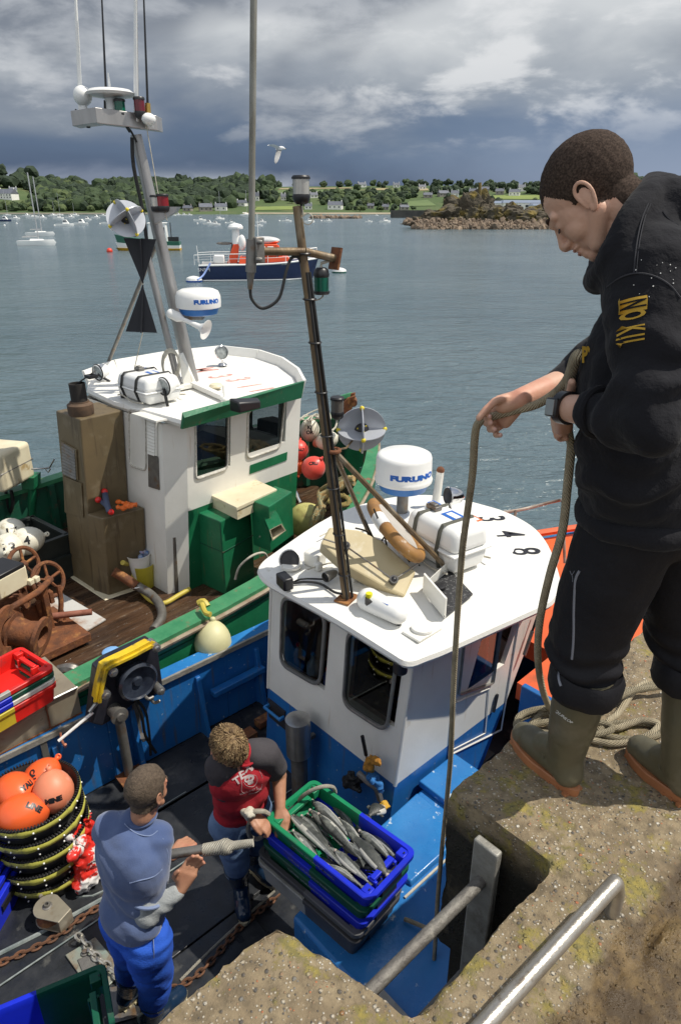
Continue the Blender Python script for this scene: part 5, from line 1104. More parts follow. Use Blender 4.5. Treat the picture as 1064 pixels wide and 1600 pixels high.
# roof with green visor
ro = [pz(u, v, 2.80) for u, v in ((283, 657), (470, 610))]; R2 = [(p.x, p.y) for p in ro]+[(2.0, .13), (2.3, .7), (2.43, 1.26), (2.3, 1.8), (1.6, 2.0), (.9, 2.0), (.36, 1.72), (.16, 1.4), (.06, .7)]
zf2 = lambda x, y: 2.80
gro = roofmesh(R2, zf2, .07).build('roof', WHR, gb, smooth=35)
rim = MB(); rimw = MB(); n_ = len(R2)
for i in range(8):
    a, b = V((*R2[i], 0)), V((*R2[(i+1) % n_], 0)); out = (b-a).cross(V((0, 0, 1))).normalized(); tgt = rim if i == 0 else rimw
    k0 = .02 if i == 0 else .0; up0 = .105; 
    tgt.hexa([a+out*.01+V((0, 0, 2.72)), b+out*.01+V((0, 0, 2.72)), b-out*.02+V((0, 0, 2.72)), a-out*.02+V((0, 0, 2.72))], [a+out*.06+V((0, 0, 2.80+up0*(.35 if i == 0 else 1))), b+out*.06+V((0, 0, 2.80+up0)), b+out*.03+V((0, 0, 2.80+up0)), a+out*.03+V((0, 0, 2.80+up0*(.75 if i == 0 else 1)))])
rim.build('visor', GP, gro, smooth=0); rimw.build('coaming', WHR, gro, smooth=0)
RDL = mat('faded_red_lettering', (.62, .2, .16), (.72, .5, .44), s=20, rough=.6, lo=.4, hi=.6)
for ch, (u, v) in zip('M3311', ((318, 577), (343, 587), (371, 592), (388, 602), (407, 608))):
    p = pz(u, v, 2.81); e = pz(u+20, v+8, 2.81)-p; f = pz(u+10, v-12, 2.81)-p
    M = basis((p.x, p.y, 2.803), e, f); mb = text_mb(ch, .42, depth=.0012, sx=.62, off=.002); mb.xf(M); mb.build('numeral', RDL, gro, smooth=0)
a, b = pz(284, 592, 2.84), pz(352, 622, 2.84); d = (b-a).normalized(); MB().box((a+b)/2, ((b-a).length, .07, .05), M=basis((0, 0, 0), d, V((0, 0, 1)).cross(d))).build('roof_ledge', WHR, gro, bevel=.005)
p = pz(338, 606, 2.82); MB().lathe([(.02, -.02), (.06, .01), (.075, .02), (.06, .04), (.02, .05), (.002, .05)], Matrix.Translation(p), n=20).build('mushroom_vent', CRM, gro)
# roof lamps, raft, wiper lamp
p = pz(348, 570, 2.82); p2 = over(p, 347, 551); spot(p2, .085, dirW(.55, -.8, .1), gb, CHR, LNS, .1); MB().cyl(p, p2-V((0, 0, .08)), .012).cyl(p, p+V((0, 0, .02)), .06, .04).build('lamp_stem', CHR, gb)
for u, v, bu, bv in ((153, 582, 172, 592), (256, 604, 262, 630)):
    p = pz(bu, bv, 2.83); p2 = over(p, u, v); o = spot(p2, .085, dirW(-.55, -.8, -.12), gb, RAD, LNS, .15, 'flood_lamp'); MB().torus(p2, .085, .008, M=basis((0, 0, 0), dirW(.8, -.55, 0), V((0, 0, 1)))).build('lamp_ring', BLR, o); MB().cyl(p2-V((0, 0, .02)), V((p.x, p.y, 2.8)), .015).build('lamp_stem', BLK, o)
raft([pz(178, 582, 3.06), pz(226, 597, 3.06), pz(196, 561, 3.06)], 2.82, .25, 'white life raft canister on the green boat roof between two flood lamps')
p = pz(192, 606, 2.9); MB().lathe([(.03, -.1), (.035, -.02), (.02, 0), (.035, .02), (.03, .04)], Matrix.Translation(p), n=12).build('light_fitting', BLK, gb); MB().lathe([(.03, .045), (.035, .09), (.02, .1)], Matrix.Translation(p), n=12).build('lens', mat('amber', (.5, .4, .05), rough=.2), gb)
a = pz(374, 638, 2.9); b = pz(408, 630, 2.9); MB().hexa([a+V((0, 0, -.05)), b+V((0, 0, -.05)), b+V((.05, .1, -.05)), a+V((.0, .14, -.05))], [a+V((0, 0, .05)), b+V((0, 0, .02)), b+V((.05, .1, .03)), a+V((0, .14, .07))]).build('horn_housing', BLK, gb, bevel=.015)
mb = MB(); mb.tube([pz(350, 604, 2.86), pz(352, 618, 2.86), pz(354, 628, 2.84)], .018, k=3).sph(pz(352, 626, 2.86), .04, 8).tube([pz(346, 622, 2.86), pz(362, 628, 2.86)], .02); mb.build('wiper_motor', WHT, gb)
MB().tube([pd(365, 622, 6.9), pd(372, 635, 6.85), pd(373, 648, 6.8), pd(369, 660, 6.8), pd(364, 652, 6.8), pd(366, 638, 6.85)], .012, k=4).build('looped_cable', BLR, gb); MB().sph(pd(371, 650, 6.8), (.04, .04, .07), 8).build('float_switch', BLK, gb)
# mast
mbase = pz(284, 606, 2.82); mtop = over(mbase, 206, 208); mtop.z = mtop.z
MST = mat('mast_alu', (.42, .41, .4), (.33, .32, .31), s=6, rough=.35, metal=.6, bump=.1, bs=30, stretch=(1, 1, .3)); X_ = dirW(1, 0, 0); Yw = dirW(0, 1, 0)
m1_ = over(mbase, 276, 560)
mast = MB().tube([mbase+Yw*.3+X_*.05, mtop+Yw*.15], [.075, .052], n=16).build('mast', MST, gb)
MB().tube([over(mbase, 226, 380), mbase-X_*.02], .036, n=12).build('mast_leg', MST, mast); pl = pz(171, 574, 2.82)
MB().tube([over(mbase, 243, 366)+Yw*.2, pl+V((0, 0, .06)), pl+V((0, 0, -.02))], .022, n=10).build('mast_leg', STD, mast)
MB().box(mbase+V((0, 0, .02)), (.16, .16, .04)).hexa([mbase+X_*.02, mbase+X_*.14+Yw*.1, mbase+X_*.15+Yw*.1, mbase+X_*.03], [mbase+X_*.0+V((0, 0, .35)), mbase+X_*.02+V((0, 0, .35))+Yw*.1, mbase+X_*.03+V((0, 0, .35))+Yw*.1, mbase+X_*.01+V((0, 0, .35))]).build('mast_foot', WHT, mast, smooth=0)
mt = lambda u, v, o=0: over(mtop, u, v)+Yw*o
MB().tube([mt(204, 214, .06), mt(207, 260, .05), over(mbase, 219, 330)+Yw*.1, over(mbase, 236, 420)+Yw*.02, over(mbase, 262, 520), over(mbase, 272, 556)], .018, k=4).tube([mt(203, 206), mt(201, 200, -.05), mt(207, 205, -.05), mt(214, 222, .0)], .01, k=4).build('mast_cable', BLR, mast)
mb = MB(); a, b, c = mt(120, 199, -.1), mt(166, 197, -.25), mt(243, 202, .1)
for p, q_ in ((a, b), (b, c)):
    mb.hexa([p, q_, q_+Yw*.2, p+Yw*.2], [p+V((0, 0, .12)), q_+V((0, 0, .12)), q_+Yw*.2+V((0, 0, .12)), p+Yw*.2+V((0, 0, .12))])
mb.build('mast_tray', MST, mast, bevel=.004, smooth=0)
def whip(u0, v0, u1, v1, r, m, o=0, bh=None, bm=None):
    a, b = mt(u0, v0, o), mt(u1, v1, o); w_ = MB().tube([a, b], [r, r*.5], n=7).build('whip_aerial', m, mast)
    if bh: MB().cyl(a, bet(a, b, bh), r*2.4, r*2, n=10).build('aerial_base', bm, w_)
whip(127, 172, 116, -60, .022, RAD); whip(168, 182, 157, -60, .012, BLK, 0, .11, BLR); whip(214, 190, 212, -60, .026, RAD); whip(232, 184, 223, -60, .012, BLK, 0, .1, mat('brass', (.5, .33, .08), rough=.35, metal=.6))
p = mt(132, 168); MB().sph(p+V((0, 0, .09)), .082, 10).cyl(p-V((0, 0, .05)), p+V((0, 0, .04)), .03).build('satellite_dome', RAD, mast)
MB().tube([mt(118, 172), mt(130, 180), mt(138, 190)], .012, k=3).tube([mt(126, 178), mt(140, 182), mt(150, 186)], .012, k=3).tube([mt(136, 178), mt(139, 200)], .018).build('clamp', BLR, mast)
p = mt(178, 188); MB().lathe([(.07, 0), (.075, .03), (.055, .06), (.05, .14), (.06, .17), (.2, .19), (.215, .21), (.18, .235), (.05, .25), (.012, .26), (.008, .36), (.002, .37)], Matrix.Translation(p), n=32).build('gps_antenna', RAD, mast)
lamp(mt(193, 186, -.06), .05, .15, GRN, par=mast); lamp(mt(223, 185, -.06), .05, .16, mat('dark_red_lens', (.15, .01, .02), rough=.12), par=mast)
MB().sph(mt(235, 187, -.05), (.07, .05, .05), 8).cyl(mt(235, 198), mt(236, 180), .03).build('aerial_mount', RAD, mast)
bp_ = over(mbase, 240, 332); MB().hexa([bp_+V((0, 0, -.1)), bp_+X_*.2+V((0, 0, 0)), bp_+X_*.2+Yw*.15+V((0, 0, 0)), bp_+Yw*.15+V((0, 0, -.1))], [bp_+V((0, 0, .05)), bp_+X_*.24+V((0, 0, .05)), bp_+X_*.24+Yw*.15+V((0, 0, .05)), bp_+Yw*.15+V((0, 0, .05))]).build('lamp_bracket', MST, mast)
lamp(over(mbase, 245, 330), .05, .14, SIL, par=mast); lamp(over(mbase, 256, 330), .06, .15, REDL, par=mast)
reflector(over(mbase, 209, 341)-Yw*.25, .175, dirW(.35, -.8, .45), dirW(.8, .4, .45), mast)
MB().tube([over(mbase, 229, 195), over(mbase, 247, 300), over(mbase, 262, 345)], .005, n=5).tube([over(mbase, 228, 380)-Yw*.1, over(mbase, 228, 515)-Yw*.1, over(mbase, 213, 580)-Yw*.1], .005, n=5).build('signal_halyard', ROW, mast)
DS = mat('day_shape_black', (.012, .014, .02), rough=.6)
for (tri, off) in ((((199, 371), (249, 373), (228, 441)), 0), (((228, 443), (202, 515), (250, 517)), 0)):
    P3 = [over(mbase, u, v)-Yw*.12 for u, v in tri]; ds_ = MB(); ds_.slab(P3, Yw*.012)
    ap = P3[2] if off == 0 and tri[0][1] < 400 else P3[0]; ba = [p for p in P3 if p is not ap]; mid = (ba[0]+ba[1])/2; w_ = (ba[1]-ba[0]).length/2
    ds_.slab([ap, mid+Yw*w_*.6, mid-Yw*w_*.25], X_*.012); ds_.build('day_shape', DS, mast, smooth=0)
# green boat radar and horn on arms
ar = over(mbase, 268, 490); arr = over(mbase, 318, 490); MB().box((ar+arr)/2-V((0, 0, .02)), ((arr-ar).length, .12, .07), M=basis((0, 0, 0), X_, Yw)).build('radar_arm', STD, mast, bevel=.005)
radar(None, over(mbase, 311, 481), .225, mast, hh=.19, pole=False, ts=.72, ta=-.42)
h0, h1 = over(mbase, 284, 492)-Yw*.15, over(mbase, 327, 508)-Yw*.25; hd = (h1-h0).normalized(); M = basis(h0, hd.orthogonal(), hd.cross(hd.orthogonal())); sg = 1 if (M.to_3x3() @ V((0, 0, 1))).dot(hd) > 0 else -1; Lh = (h1-h0).length
MB().lathe([(.045, -.1*sg), (.05, 0), (.02, .06*sg), (.022, Lh*.5*sg), (.03, Lh*.8*sg), (.055, Lh*.95*sg), (.1, Lh*1.05*sg), (.1, Lh*1.06*sg), (.05, Lh*.97*sg), (.01, Lh*.9*sg)], M, n=24, cap=False).sph(h0-hd*.08, .05, 8).build('fog_horn', RAD, mast)
mb = MB()
for i in range(5): mb.tube([over(mbase, 268+13*cos(k)+i*.8, 565+22*sin(k)+i, )-Yw*(.05+.01*i) for k in [j*.52 for j in range(12)]], .009, closed=True, n=6)
tag(mb.build('rope_coil', ROW), 'pale rope coil hanging at the foot of the green boat mast', 'rope')
# ---- engine casing (brown), exhaust
def pillar(bp, z0, zt, m, nm, par, lean=True, bevel=.01):
    B0 = [pz(u, v, z0) for u, v in bp]; d = zt-z0; T = [p+V((Lx*d, Ly*d, d)) if lean else p+V((0, 0, d)) for p in B0]
    return MB().hexa(B0, T).build(nm, m, par, bevel=bevel, smooth=0)
A0, B0_ = pz(116, 898, ZG), pz(151, 921, ZG); ex_ = (B0_-A0); inn = V((1, 0, 0))
def boxg(pts, z1, m, nm, par, bevel=.012):
    P0 = [V(p) for p in pts]; d = z1-ZG; return MB().hexa(P0, [p+V((Lx*d, Ly*d, d)) for p in P0]).build(nm, m, par, bevel=bevel, smooth=0)
yl, yn = A0.y, B0_.y; xb = (A0.x+B0_.x)/2-.02
zc_ = over(B0_, 134, 655).z; 
ec = boxg([(xb, yl, ZG), (xb, yn, ZG), (-.012, yn, ZG), (-.012, yl, ZG)], zc_, BRN, 'engine_casing', gb)
D0 = pz(167, 929, ZG); boxg([(D0.x-.05, yn-.003, ZG), (D0.x, D0.y-.05, ZG), (-.014, D0.y-.12, ZG), (-.014, yn-.003, ZG)], over(D0, 160, 808).z, BRN, 'casing_step', ec)
mb = MB(); mb.hexa([(xb-.04, yl+.02, ZG+.004), (xb-.04, D0.y-.1, ZG+.004), (-.014, D0.y-.18, ZG+.004), (-.014, yl+.02, ZG+.004)], [(xb-.03, yl+.01, ZG+.012), (xb-.03, D0.y-.09, ZG+.012), (-.014, D0.y-.17, ZG+.012), (-.014, yl+.01, ZG+.012)]); mb.build('casing_flange', CRM, ec, smooth=0)
q = [V((xb, yl, ZG)), V((xb, yn, ZG)), V((xb+Lx*1.5, yn+Ly*1.5, ZG+1.5))]; nb = (q[1]-q[0]).cross(q[2]-q[0]).normalized(); E_ = lambda u, v, o=.0: plane(u, v, q[0]+nb*(-abs(o) if nb.x > 0 else abs(o)), nb)
lc = [E_(u, v, .004) for u, v in ((99, 738), (124, 750), (121, 702), (97, 688))]
fr = MB(); fr.slab(lc, (-.012, 0, 0)); lv = fr.build('louvre', BRN, ec, smooth=0); sl_ = MB()
for i in range(10):
    t = (i+.5)/10; a = bet(lc[0], lc[3], t); b = bet(lc[1], lc[2], t); sl_.slab([bet(a, b, .08)+V((-.013, 0, 0)), bet(a, b, .92)+V((-.013, 0, 0)), bet(a, b, .92)+V((-.022, 0, -.02)), bet(a, b, .08)+V((-.022, 0, -.02))], (0, 0, .006))
sl_.build('slats', STD, lv, smooth=0)
MB().slab([E_(u, v, .004) for u, v in ((103, 800), (132, 808), (129, 755), (101, 744))], (-.01, 0, 0)).build('access_panel', BRN, ec, smooth=0)
p = pz(128, 647, zc_); e0 = MB().lathe([(.02, 0), (.115, .0), (.12, .02), (.12, .1), (.09, .12), (.09, .13)], Matrix.Translation(p), n=28).build('exhaust_collar', mat('sooty_brown', (.12, .07, .04), (.05, .035, .025), s=8, rough=.8), ec)
MB().lathe([(.075, .1), (.075, .3), (.06, .3), (.06, .2)], Matrix.Translation(p), n=24, cap=False).build('exhaust_stack', mat('soot', (.02, .017, .015), rough=.8), e0)
t0 = over(p, 118, 603); t1 = over(p, 148, 582); MB().slab([t0, t0+Yw*.1, bet(t0, t1, .9)+Yw*.1, bet(t0, t1, .9)], (0, 0, .015)).box(over(p, 143, 588), (.09, .09, .03)).build('rain_flap', BLK, e0)
# louvre and steel plate on the aft wall
W0 = lambda u, v, o=.004: plane(u, v, q0[0]+n0*o, n0)
lc = [W0(u, v) for u, v in ((233, 707), (247, 712), (247, 657), (232, 650))]; o = MB().slab(lc, n0*.02).build('wall_louvre', WHT, gw, smooth=0); mb = MB()
for i in range(11):
    t = (i+.5)/11; a = bet(lc[0], lc[3], t); b = bet(lc[1], lc[2], t); mb.slab([bet(a, b, .1)+n0*.021, bet(a, b, .9)+n0*.021, bet(a, b, .9)+n0*.032+V((0, 0, -.018)), bet(a, b, .1)+n0*.032+V((0, 0, -.018))], (0, 0, .005))
mb.build('slats', WHT, o, smooth=0)
MB().slab([W0(u, v) for u, v in ((234, 760), (250, 765), (248, 714), (233, 709))], n0*.012).build('steel_plate', STD, gw, smooth=0)
a, b = W0(223, 645, .0), W0(262, 657, .0); MB().slab([a, b, b+n0*.12, a+n0*.12], (0, 0, .015)).build('rain_hood', WHT, gw, smooth=0)
# small pipes and hoses near the corner
for u, v, u2, v2, r in ((272, 838, 276, 924, .032), (281, 831, 287, 920, .025), (290, 842, 291, 915, .02)):
    a = pz(u2, v2, ZG); MB().tube([a, over(a, u, v)], r, n=12).build('drain_pipe', STD, gb)
HY = mat('yellow_hose', (.55, .45, .08), (.45, .36, .05), s=9, rough=.5)
tag(MB().tube([pz(192, 879, 1.25), pz(203, 885, 1.15), pz(212, 908, 1.0), pz(232, 935, .94), pz(255, 943, .94), pz(280, 930, .95), pz(297, 920, .97)], .026, k=6, n=10).build('yellow_hose', HY), 'yellow hose curving round the bucket on the green boat deck', 'hose')
t = thing('grey_hose', 'grey ribbed hose with a rusty pipe end running to the green boat rail', 'hose', pz(240, 930, ZG))
MB().tube([pz(212, 914, 1.04), pz(235, 928, .98), pz(250, 945, .96), pz(253, 965, .96), pz(240, 985, .96)], .045, k=5, n=12).build('hose', STD, t); MB().tube([pz(178, 893, 1.2), pz(195, 903, 1.12), pz(214, 916, 1.04)], .05, k=4, n=10).build('rusty_pipe', RUS, t); MB().torus(pz(214, 915, 1.04), .05, .012).build('hose_clip', STL, t)
p = pz(228, 915, ZG); t = thing('bucket', 'yellow bucket with a smaller white bucket of rags in it', 'bucket', p)
MB().lathe([(.09, 0), (.115, .26), (.105, .26), (.085, .02)], Matrix.Translation(p), n=24, cap=False).build('outer_bucket', mat('bucket_yellow', (.5, .42, .04), rough=.5), t); MB().lathe([(.09, .1), (.12, .38), (.126, .38), (.122, .36), (.11, .36), (.09, .16)], Matrix.Translation(p-V((.02, -.03, 0))), n=24, cap=False).build('inner_bucket', RAD, t)
ragmb(p+V((0, .02, .36)), (.06, .06, .05), 4, 8).build('rags', mat('blue_white_rag', (.55, .6, .68), (.08, .15, .35), s=14, rough=.9, dirt=(.5, .1, .05), ds=8), t)
p = pz(178, 796, 1.78); tag(ragmb(pz(193, 789, 1.86), (.1, .1, .015), 9, 7).build('rubber_glove', mat('orange_glove', (.75, .15, .02), rough=.5)), 'orange rubber glove lying on the brown casing step', 'glove')
t = thing('hand_tool', 'blue pistol-shaped tool with red knobs beside the orange glove', 'tool', pz(170, 795, 1.8)); MB().tube([pz(164, 768, 1.95), pz(167, 785, 1.9), pz(172, 800, 1.83)], .03, k=3).tube([pz(155, 780, 1.9), pz(170, 793, 1.86)], .022).build('body', mat('tool_blue', (.05, .07, .13), rough=.5), t)
for u, v, z in ((154, 781, 1.91), (164, 768, 1.96), (174, 800, 1.83)): MB().sph(pz(u, v, z), .032, 8).build('knob', RED, t)
# ---- cabinets on the starboard side
zk = 1.74; K = [pz(u, v, zk) for u, v in ((289, 793), (345, 815), (392, 790), (330, 765))]; K[3] = K[0]+(K[2]-K[1])
kb = thing; mb = MB(); mb.hexa([p-V((0, 0, zk-ZG)) for p in K], K); cab = mb.build('deck_locker', GP, gb, bevel=.012, smooth=0)
mid = [p-V((0, 0, .34)) for p in K]; mb = MB()
mb.tube([mid[0]+V((-.002, -.002, 0)), mid[1]+V((0, -.004, 0)), mid[2]+V((.0, -.004, 0))], .006, n=4); mb.tube([bet(K[0], K[1], .97)+V((0, -.004, -.02)), bet(K[0], K[1], .97)-V((0, .004, .7))], .005, n=4); mb.build('locker_seam', GD, cab)
lid = [pz(u, v, 1.88) for u, v in ((316, 767), (370, 793), (433, 764), (389, 744))]; MB().hexa([bet(p, sum(lid, V())/4, .04)-V((0, 0, .14)) for p in lid], [bet(p, sum(lid, V())/4, .04)-V((0, 0, .03)) for p in lid]).build('vent_box', CRM, gb, smooth=0); MB().hexa([p-V((0, 0, .04)) for p in lid], lid).build('vent_box_lid', CRM, gb, bevel=.006, smooth=0)
zk2 = 1.86; a, b, c = [pz(u, v, zk2) for u, v in ((392, 782), (420, 792), (457, 768))]; d_ = a+(c-b); mb = MB(); mb.hexa([p-V((0, 0, .5)) for p in (a, b, c, d_)], [a, b, c, d_]); cb2 = mb.build('battery_box', GP, gb, bevel=.01, smooth=0)
B1 = [pz(u, v, 1.62) for u, v in ((404, 822), (432, 834), (446, 822), (423, 811))]
ch_o = [plane(u, v, b+dirW(.05, -.16, 0), dirW(.35, -.9, 0)) for u, v in ((426, 845), (447, 829), (440, 818), (421, 828))]; ce = sum(ch_o, V())/4; back = dirW(-.1, .3, .03)
mb = MB(); mb.loft([[p for p in ch_o], [bet(p, ce, .15) for p in ch_o], [bet(p, ce, .35)+back*.8 for p in ch_o]], cap=False); mb.faces([bet(p, ce, .35)+back*.8 for p in ch_o], [(0, 1, 2, 3)]); mb.build('chute_mouth', CRM, cb2, smooth=0); mb = MB(); mb.loft([[p for p in ch_o], [p+back+V((0, 0, .02)) for p in ch_o]], cap=False); mb.build('chute', GP, cb2, smooth=0)
tag(MB().tube([pz(368, 905, 1.3), pz(375, 885, 1.45), pz(395, 868, 1.55), pz(412, 864, 1.5), pz(418, 872, 1.4)], .012, k=5).build('white_hose', ROW), 'thin white hose arching against the green locker', 'hose')
# ---- left: light box on a green post, crates with floats, winch, plate
a = pz(36, 850, ZG); t = thing('light_box', 'stained cream box on a green pedestal at the left edge of the picture', 'light box', a)
o = over(a, 22, 727); MB().box(o-X_*.14, (.56, .42, .44), rz=.5).build('housing', CRM, t, bevel=.05, seg=4); MB().box(o-X_*.14, (.565, .425, .02), rz=.5).build('housing_seam', STD, t, bevel=.02)
MB().tube([over(a, 38, 765)+Yw*.2, over(a, 40, 780)+Yw*.2, a+Yw*.2], .05, n=10).hexa([over(a, 30, 770)+Yw*.1, over(a, 48, 770)+Yw*.1, over(a, 48, 770)+Yw*.3, over(a, 30, 770)+Yw*.3], [over(a, 26, 752)+Yw*.1, over(a, 48, 752)+Yw*.1, over(a, 48, 752)+Yw*.3, over(a, 26, 752)+Yw*.3]).build('pedestal', GP, t)
MB().tube([over(a, 10, 768), over(a, 12, 790), over(a, 14, 808)], .02, k=3).tube([over(a, 18, 766), over(a, 21, 785), over(a, 17, 800)], .02, k=3).build('cable', BLR, t)
MB().tube([over(a, 50, 733), over(a, 78, 731), over(a, 86, 717)], .009).tube([over(a, 72, 733), over(a, 76, 738), over(a, 80, 732)], .008).build('hook_rod', CHR, t)
BKC = mat('black_crate', (.015, .02, .018), (.025, .03, .027), s=9, rough=.5)
def slatcrate(c, sz, rz, lab):
    t = thing('crate', lab, 'crate', c, rz, 'black crates under the white floats'); F = CUR; frame(ROOT[t.name]); x, y, h = sz; mb = MB()
    for sx, sy, wx, wy in ((0, -y/2, x, .02), (0, y/2, x, .02), (-x/2, 0, .02, y), (x/2, 0, .02, y)): mb.box((sx, sy, h/2), (wx, wy, h))
    mb.box((0, 0, .01), (x, y, .02)); mb.build('body', BKC, t, smooth=0)
    rm = MB()
    for sx, sy, wx, wy in ((0, -y/2, x+.06, .05), (0, y/2, x+.06, .05), (-x/2, 0, .05, y), (x/2, 0, .05, y)): rm.box((sx, sy, h), (wx, wy, .03))
    rm.build('rim', BKC, t, smooth=0); frame(F)
ca = pz(62, 905, ZG)+V((.02, .15, 0)); slatcrate(ca, (.5, .75, .26), .05, 'lower black slatted crate on the green boat deck'); slatcrate(ca+V((.02, .03, .27)), (.5, .72, .2), .05, 'upper black slatted crate holding white floats')
WF = mat('float_white', (.72, .69, .58), (.62, .58, .46), s=5, rough=.5, dirt=(.3, .24, .12), ds=7)
def fl(c, r, e, M, m, lab, nm='float', group=None, txt=None, eye=True, cat='float', tm=None, ts=1, tilt=(0, 0)):
    t = thing(nm, lab, cat, V(c)-V((0, 0, r)), 0, group); c = V(c); ax = (M @ V((0, 0, 1))).normalized()
    b = MB(); b.lathe([(.002, -r*e)]+[(r*cos(a)*(1 if a < 0 else (1-.12*(a/1.57))), r*e*sin(a)) for a in [-1.35+.27*i for i in range(11)]]+[(r*.14, r*e*1.0), (r*.16, r*(e+.12)), (r*.1, r*(e+.2)), (.002, r*(e+.2))], Matrix.Translation(c) @ M.to_4x4(), n=24)
    if txt:
        cv = dirW(*(-(CUR @ c-V((0, 0, CZ))))).normalized(); rgt = V((0, 0, 1)).cross(cv).normalized() if True else 0; upq = cv.cross(rgt)
        cv = (cv+rgt*tilt[0]+upq*tilt[1]).normalized(); rgt = V((0, 0, 1)).cross(cv).normalized(); upq = cv.cross(rgt)
        rot = Matrix.Rotation(tilt[2] if len(tilt) > 2 else 0, 4, cv); rgt = rot @ rgt; upq = rot @ upq
        tx = text_mb(txt, r*.62*ts, depth=.0, off=.003, extr=False); wrap(tx, b, basis(c, rgt, upq), r*2, .002); tx.build('marking', tm or BLK, t, smooth=0)
    b.build('body', m, t, smooth=60)
    if eye: MB().torus(c+ax*r*(e+.16), r*.13, r*.05, M=basis((0, 0, 0), ax, ax.orthogonal())).build('eye', m, t)
    return t
Rm = lambda x, y, z=0: Euler((x, y, z)).to_matrix()
g_ = 'white marked floats on the black crates'
fl(pz(18, 832, 1.50), .15, 1.25, Rm(.3, -1.2, .8), WF, 'white float at the back of the black crate', group=g_, txt='17', ts=1.3); fl(pz(14, 858, 1.44), .16, 1.15, Rm(1.3, .3, -.6), WF, 'white float marked 13 at the left of the black crate', group=g_, txt='13', ts=1.5); fl(pz(43, 845, 1.46), .145, 1.2, Rm(1.4, 0, 1.2), WF, 'white float at the right end of the black crate', group=g_, txt='4', ts=1.3)
# winch
t = thing('winch', 'rusty deck winch with hand wheels and drums on the green boat', 'winch', pz(50, 985, ZG)); Wz = lambda u, v, z: pz(u, v, z)
def wheel(c, R, ax, nm):
    M = basis(c, V(ax).orthogonal(), V(ax).cross(V(ax).orthogonal())); mb = MB(); mb.torus(c, R, .02, M=M, n=28)
    for k in range(5): mb.tube([c, V(c)+M.to_3x3() @ V((R*cos(k*1.257), R*sin(k*1.257), 0))], .014, n=6)
    mb.sph(c, .04, 6); return mb.build(nm, RUS, t)
wheel(pz(38, 882, 1.5), .16, dirW(.7, -.3, .25), 'hand_wheel'); wheel(pz(76, 906, 1.42), .16, dirW(.7, -.35, .3), 'hand_wheel')
def drum(a, b, R, w_, fl_, nm='drum'):
    a, b = V(a), V(b); d = (b-a).normalized(); o = d.orthogonal(); M = basis(a, o, d.cross(o)); s_ = 1 if (M.to_3x3() @ V((0, 0, 1))).dot(d) > 0 else -1; L_ = (b-a).length
    MB().lathe([(.01, 0), (fl_, 0), (fl_, .03*s_), (R, .035*s_), (R*w_, L_*.5*s_), (R, (L_-.035)*s_), (fl_, (L_-.03)*s_), (fl_, L_*s_), (fl_*.55, L_*s_), (fl_*.5, (L_-.08)*s_), (.01, (L_-.08)*s_)], M, n=28).build(nm, RUS, t)
drum(pz(18, 985, 1.25), pz(68, 995, 1.2), .13, .85, .17); drum(pz(-40, 985, 1.3), pz(16, 988, 1.3), .14, .8, .23); drum(pz(-20, 945, 1.35), pz(40, 930, 1.4), .09, 1.05, .13, 'shaft_housing')
mb = MB(); mb.tube([pz(10, 955, 1.45), pz(60, 925, 1.5), pz(80, 905, 1.45)], .03).tube([pz(16, 903, 1.45), pz(48, 918, 1.4), pz(75, 950, 1.2)], .03).tube([pz(0, 905, 1.5), pz(40, 880, 1.5)], .022).tube([pz(60, 940, 1.3), pz(74, 990, ZG)], .028).box(pz(75, 960, 1.15), (.05, .1, .6)).box(pz(60, 965, 1.1), (.25, .05, .3)).box(pz(40, 1005, .98), (.9, .7, .08)).box(pz(70, 925, 1.3), (.04, .3, .12)); mb.build('frame', RUS, t, bevel=.006)
MB().tube([pz(80, 963, 1.12), pz(144, 956, 1.12)], .03, n=12).build('bar', mat('rust_pink', (.3, .12, .08), (.2, .07, .04), s=12, rough=.8), t)
MB().tube([pz(92, 915, 1.35), pz(96, 940, 1.2), pz(95, 965, 1.05), pz(98, 988, .95)], .025, k=4).tube([pz(96, 955, 1.1), pz(104, 970, 1.0), pz(112, 982, .94)], .025, k=4).build('lever_hose', RUS, t)
MB().box(pz(48, 909, 1.55), (.05, .05, .05), rz=.4).box(pz(57, 905, 1.55), (.05, .05, .05), rz=.4).build('valve_block', CRM, t, bevel=.006)
mb = MB(); mb.chain([pz(-5, 930, 1.5), pz(15, 925, 1.52), pz(34, 924, 1.5)], .06, .009, .02).chain([pz(-5, 936, 1.48), pz(15, 932, 1.5), pz(32, 930, 1.48)], .06, .009, .02); mb.build('winch_chain', RUS, t)
MB().box(pz(2, 905, 1.62), (.32, .3, .2), rz=.3).build('switch_box', CRM, t, bevel=.02); MB().box(pz(0, 890, 1.72), (.3, .26, .05), rz=.3).build('switch_cover', BLK, t, bevel=.01)
PLW = mat('white_sheet', (.55, .55, .53), (.5, .48, .45), s=2, rough=.35, dirt=(.3, .15, .07), ds=2.5, dlo=.55, dhi=.66)
tag(MB().slab([pz(u, v, ZG+.012) for u, v in ((92, 925), (166, 969), (103, 1007), (60, 975))], (0, 0, .012)).build('white_sheet', PLW), 'white board lying on the wet deck beside the winch', 'board')
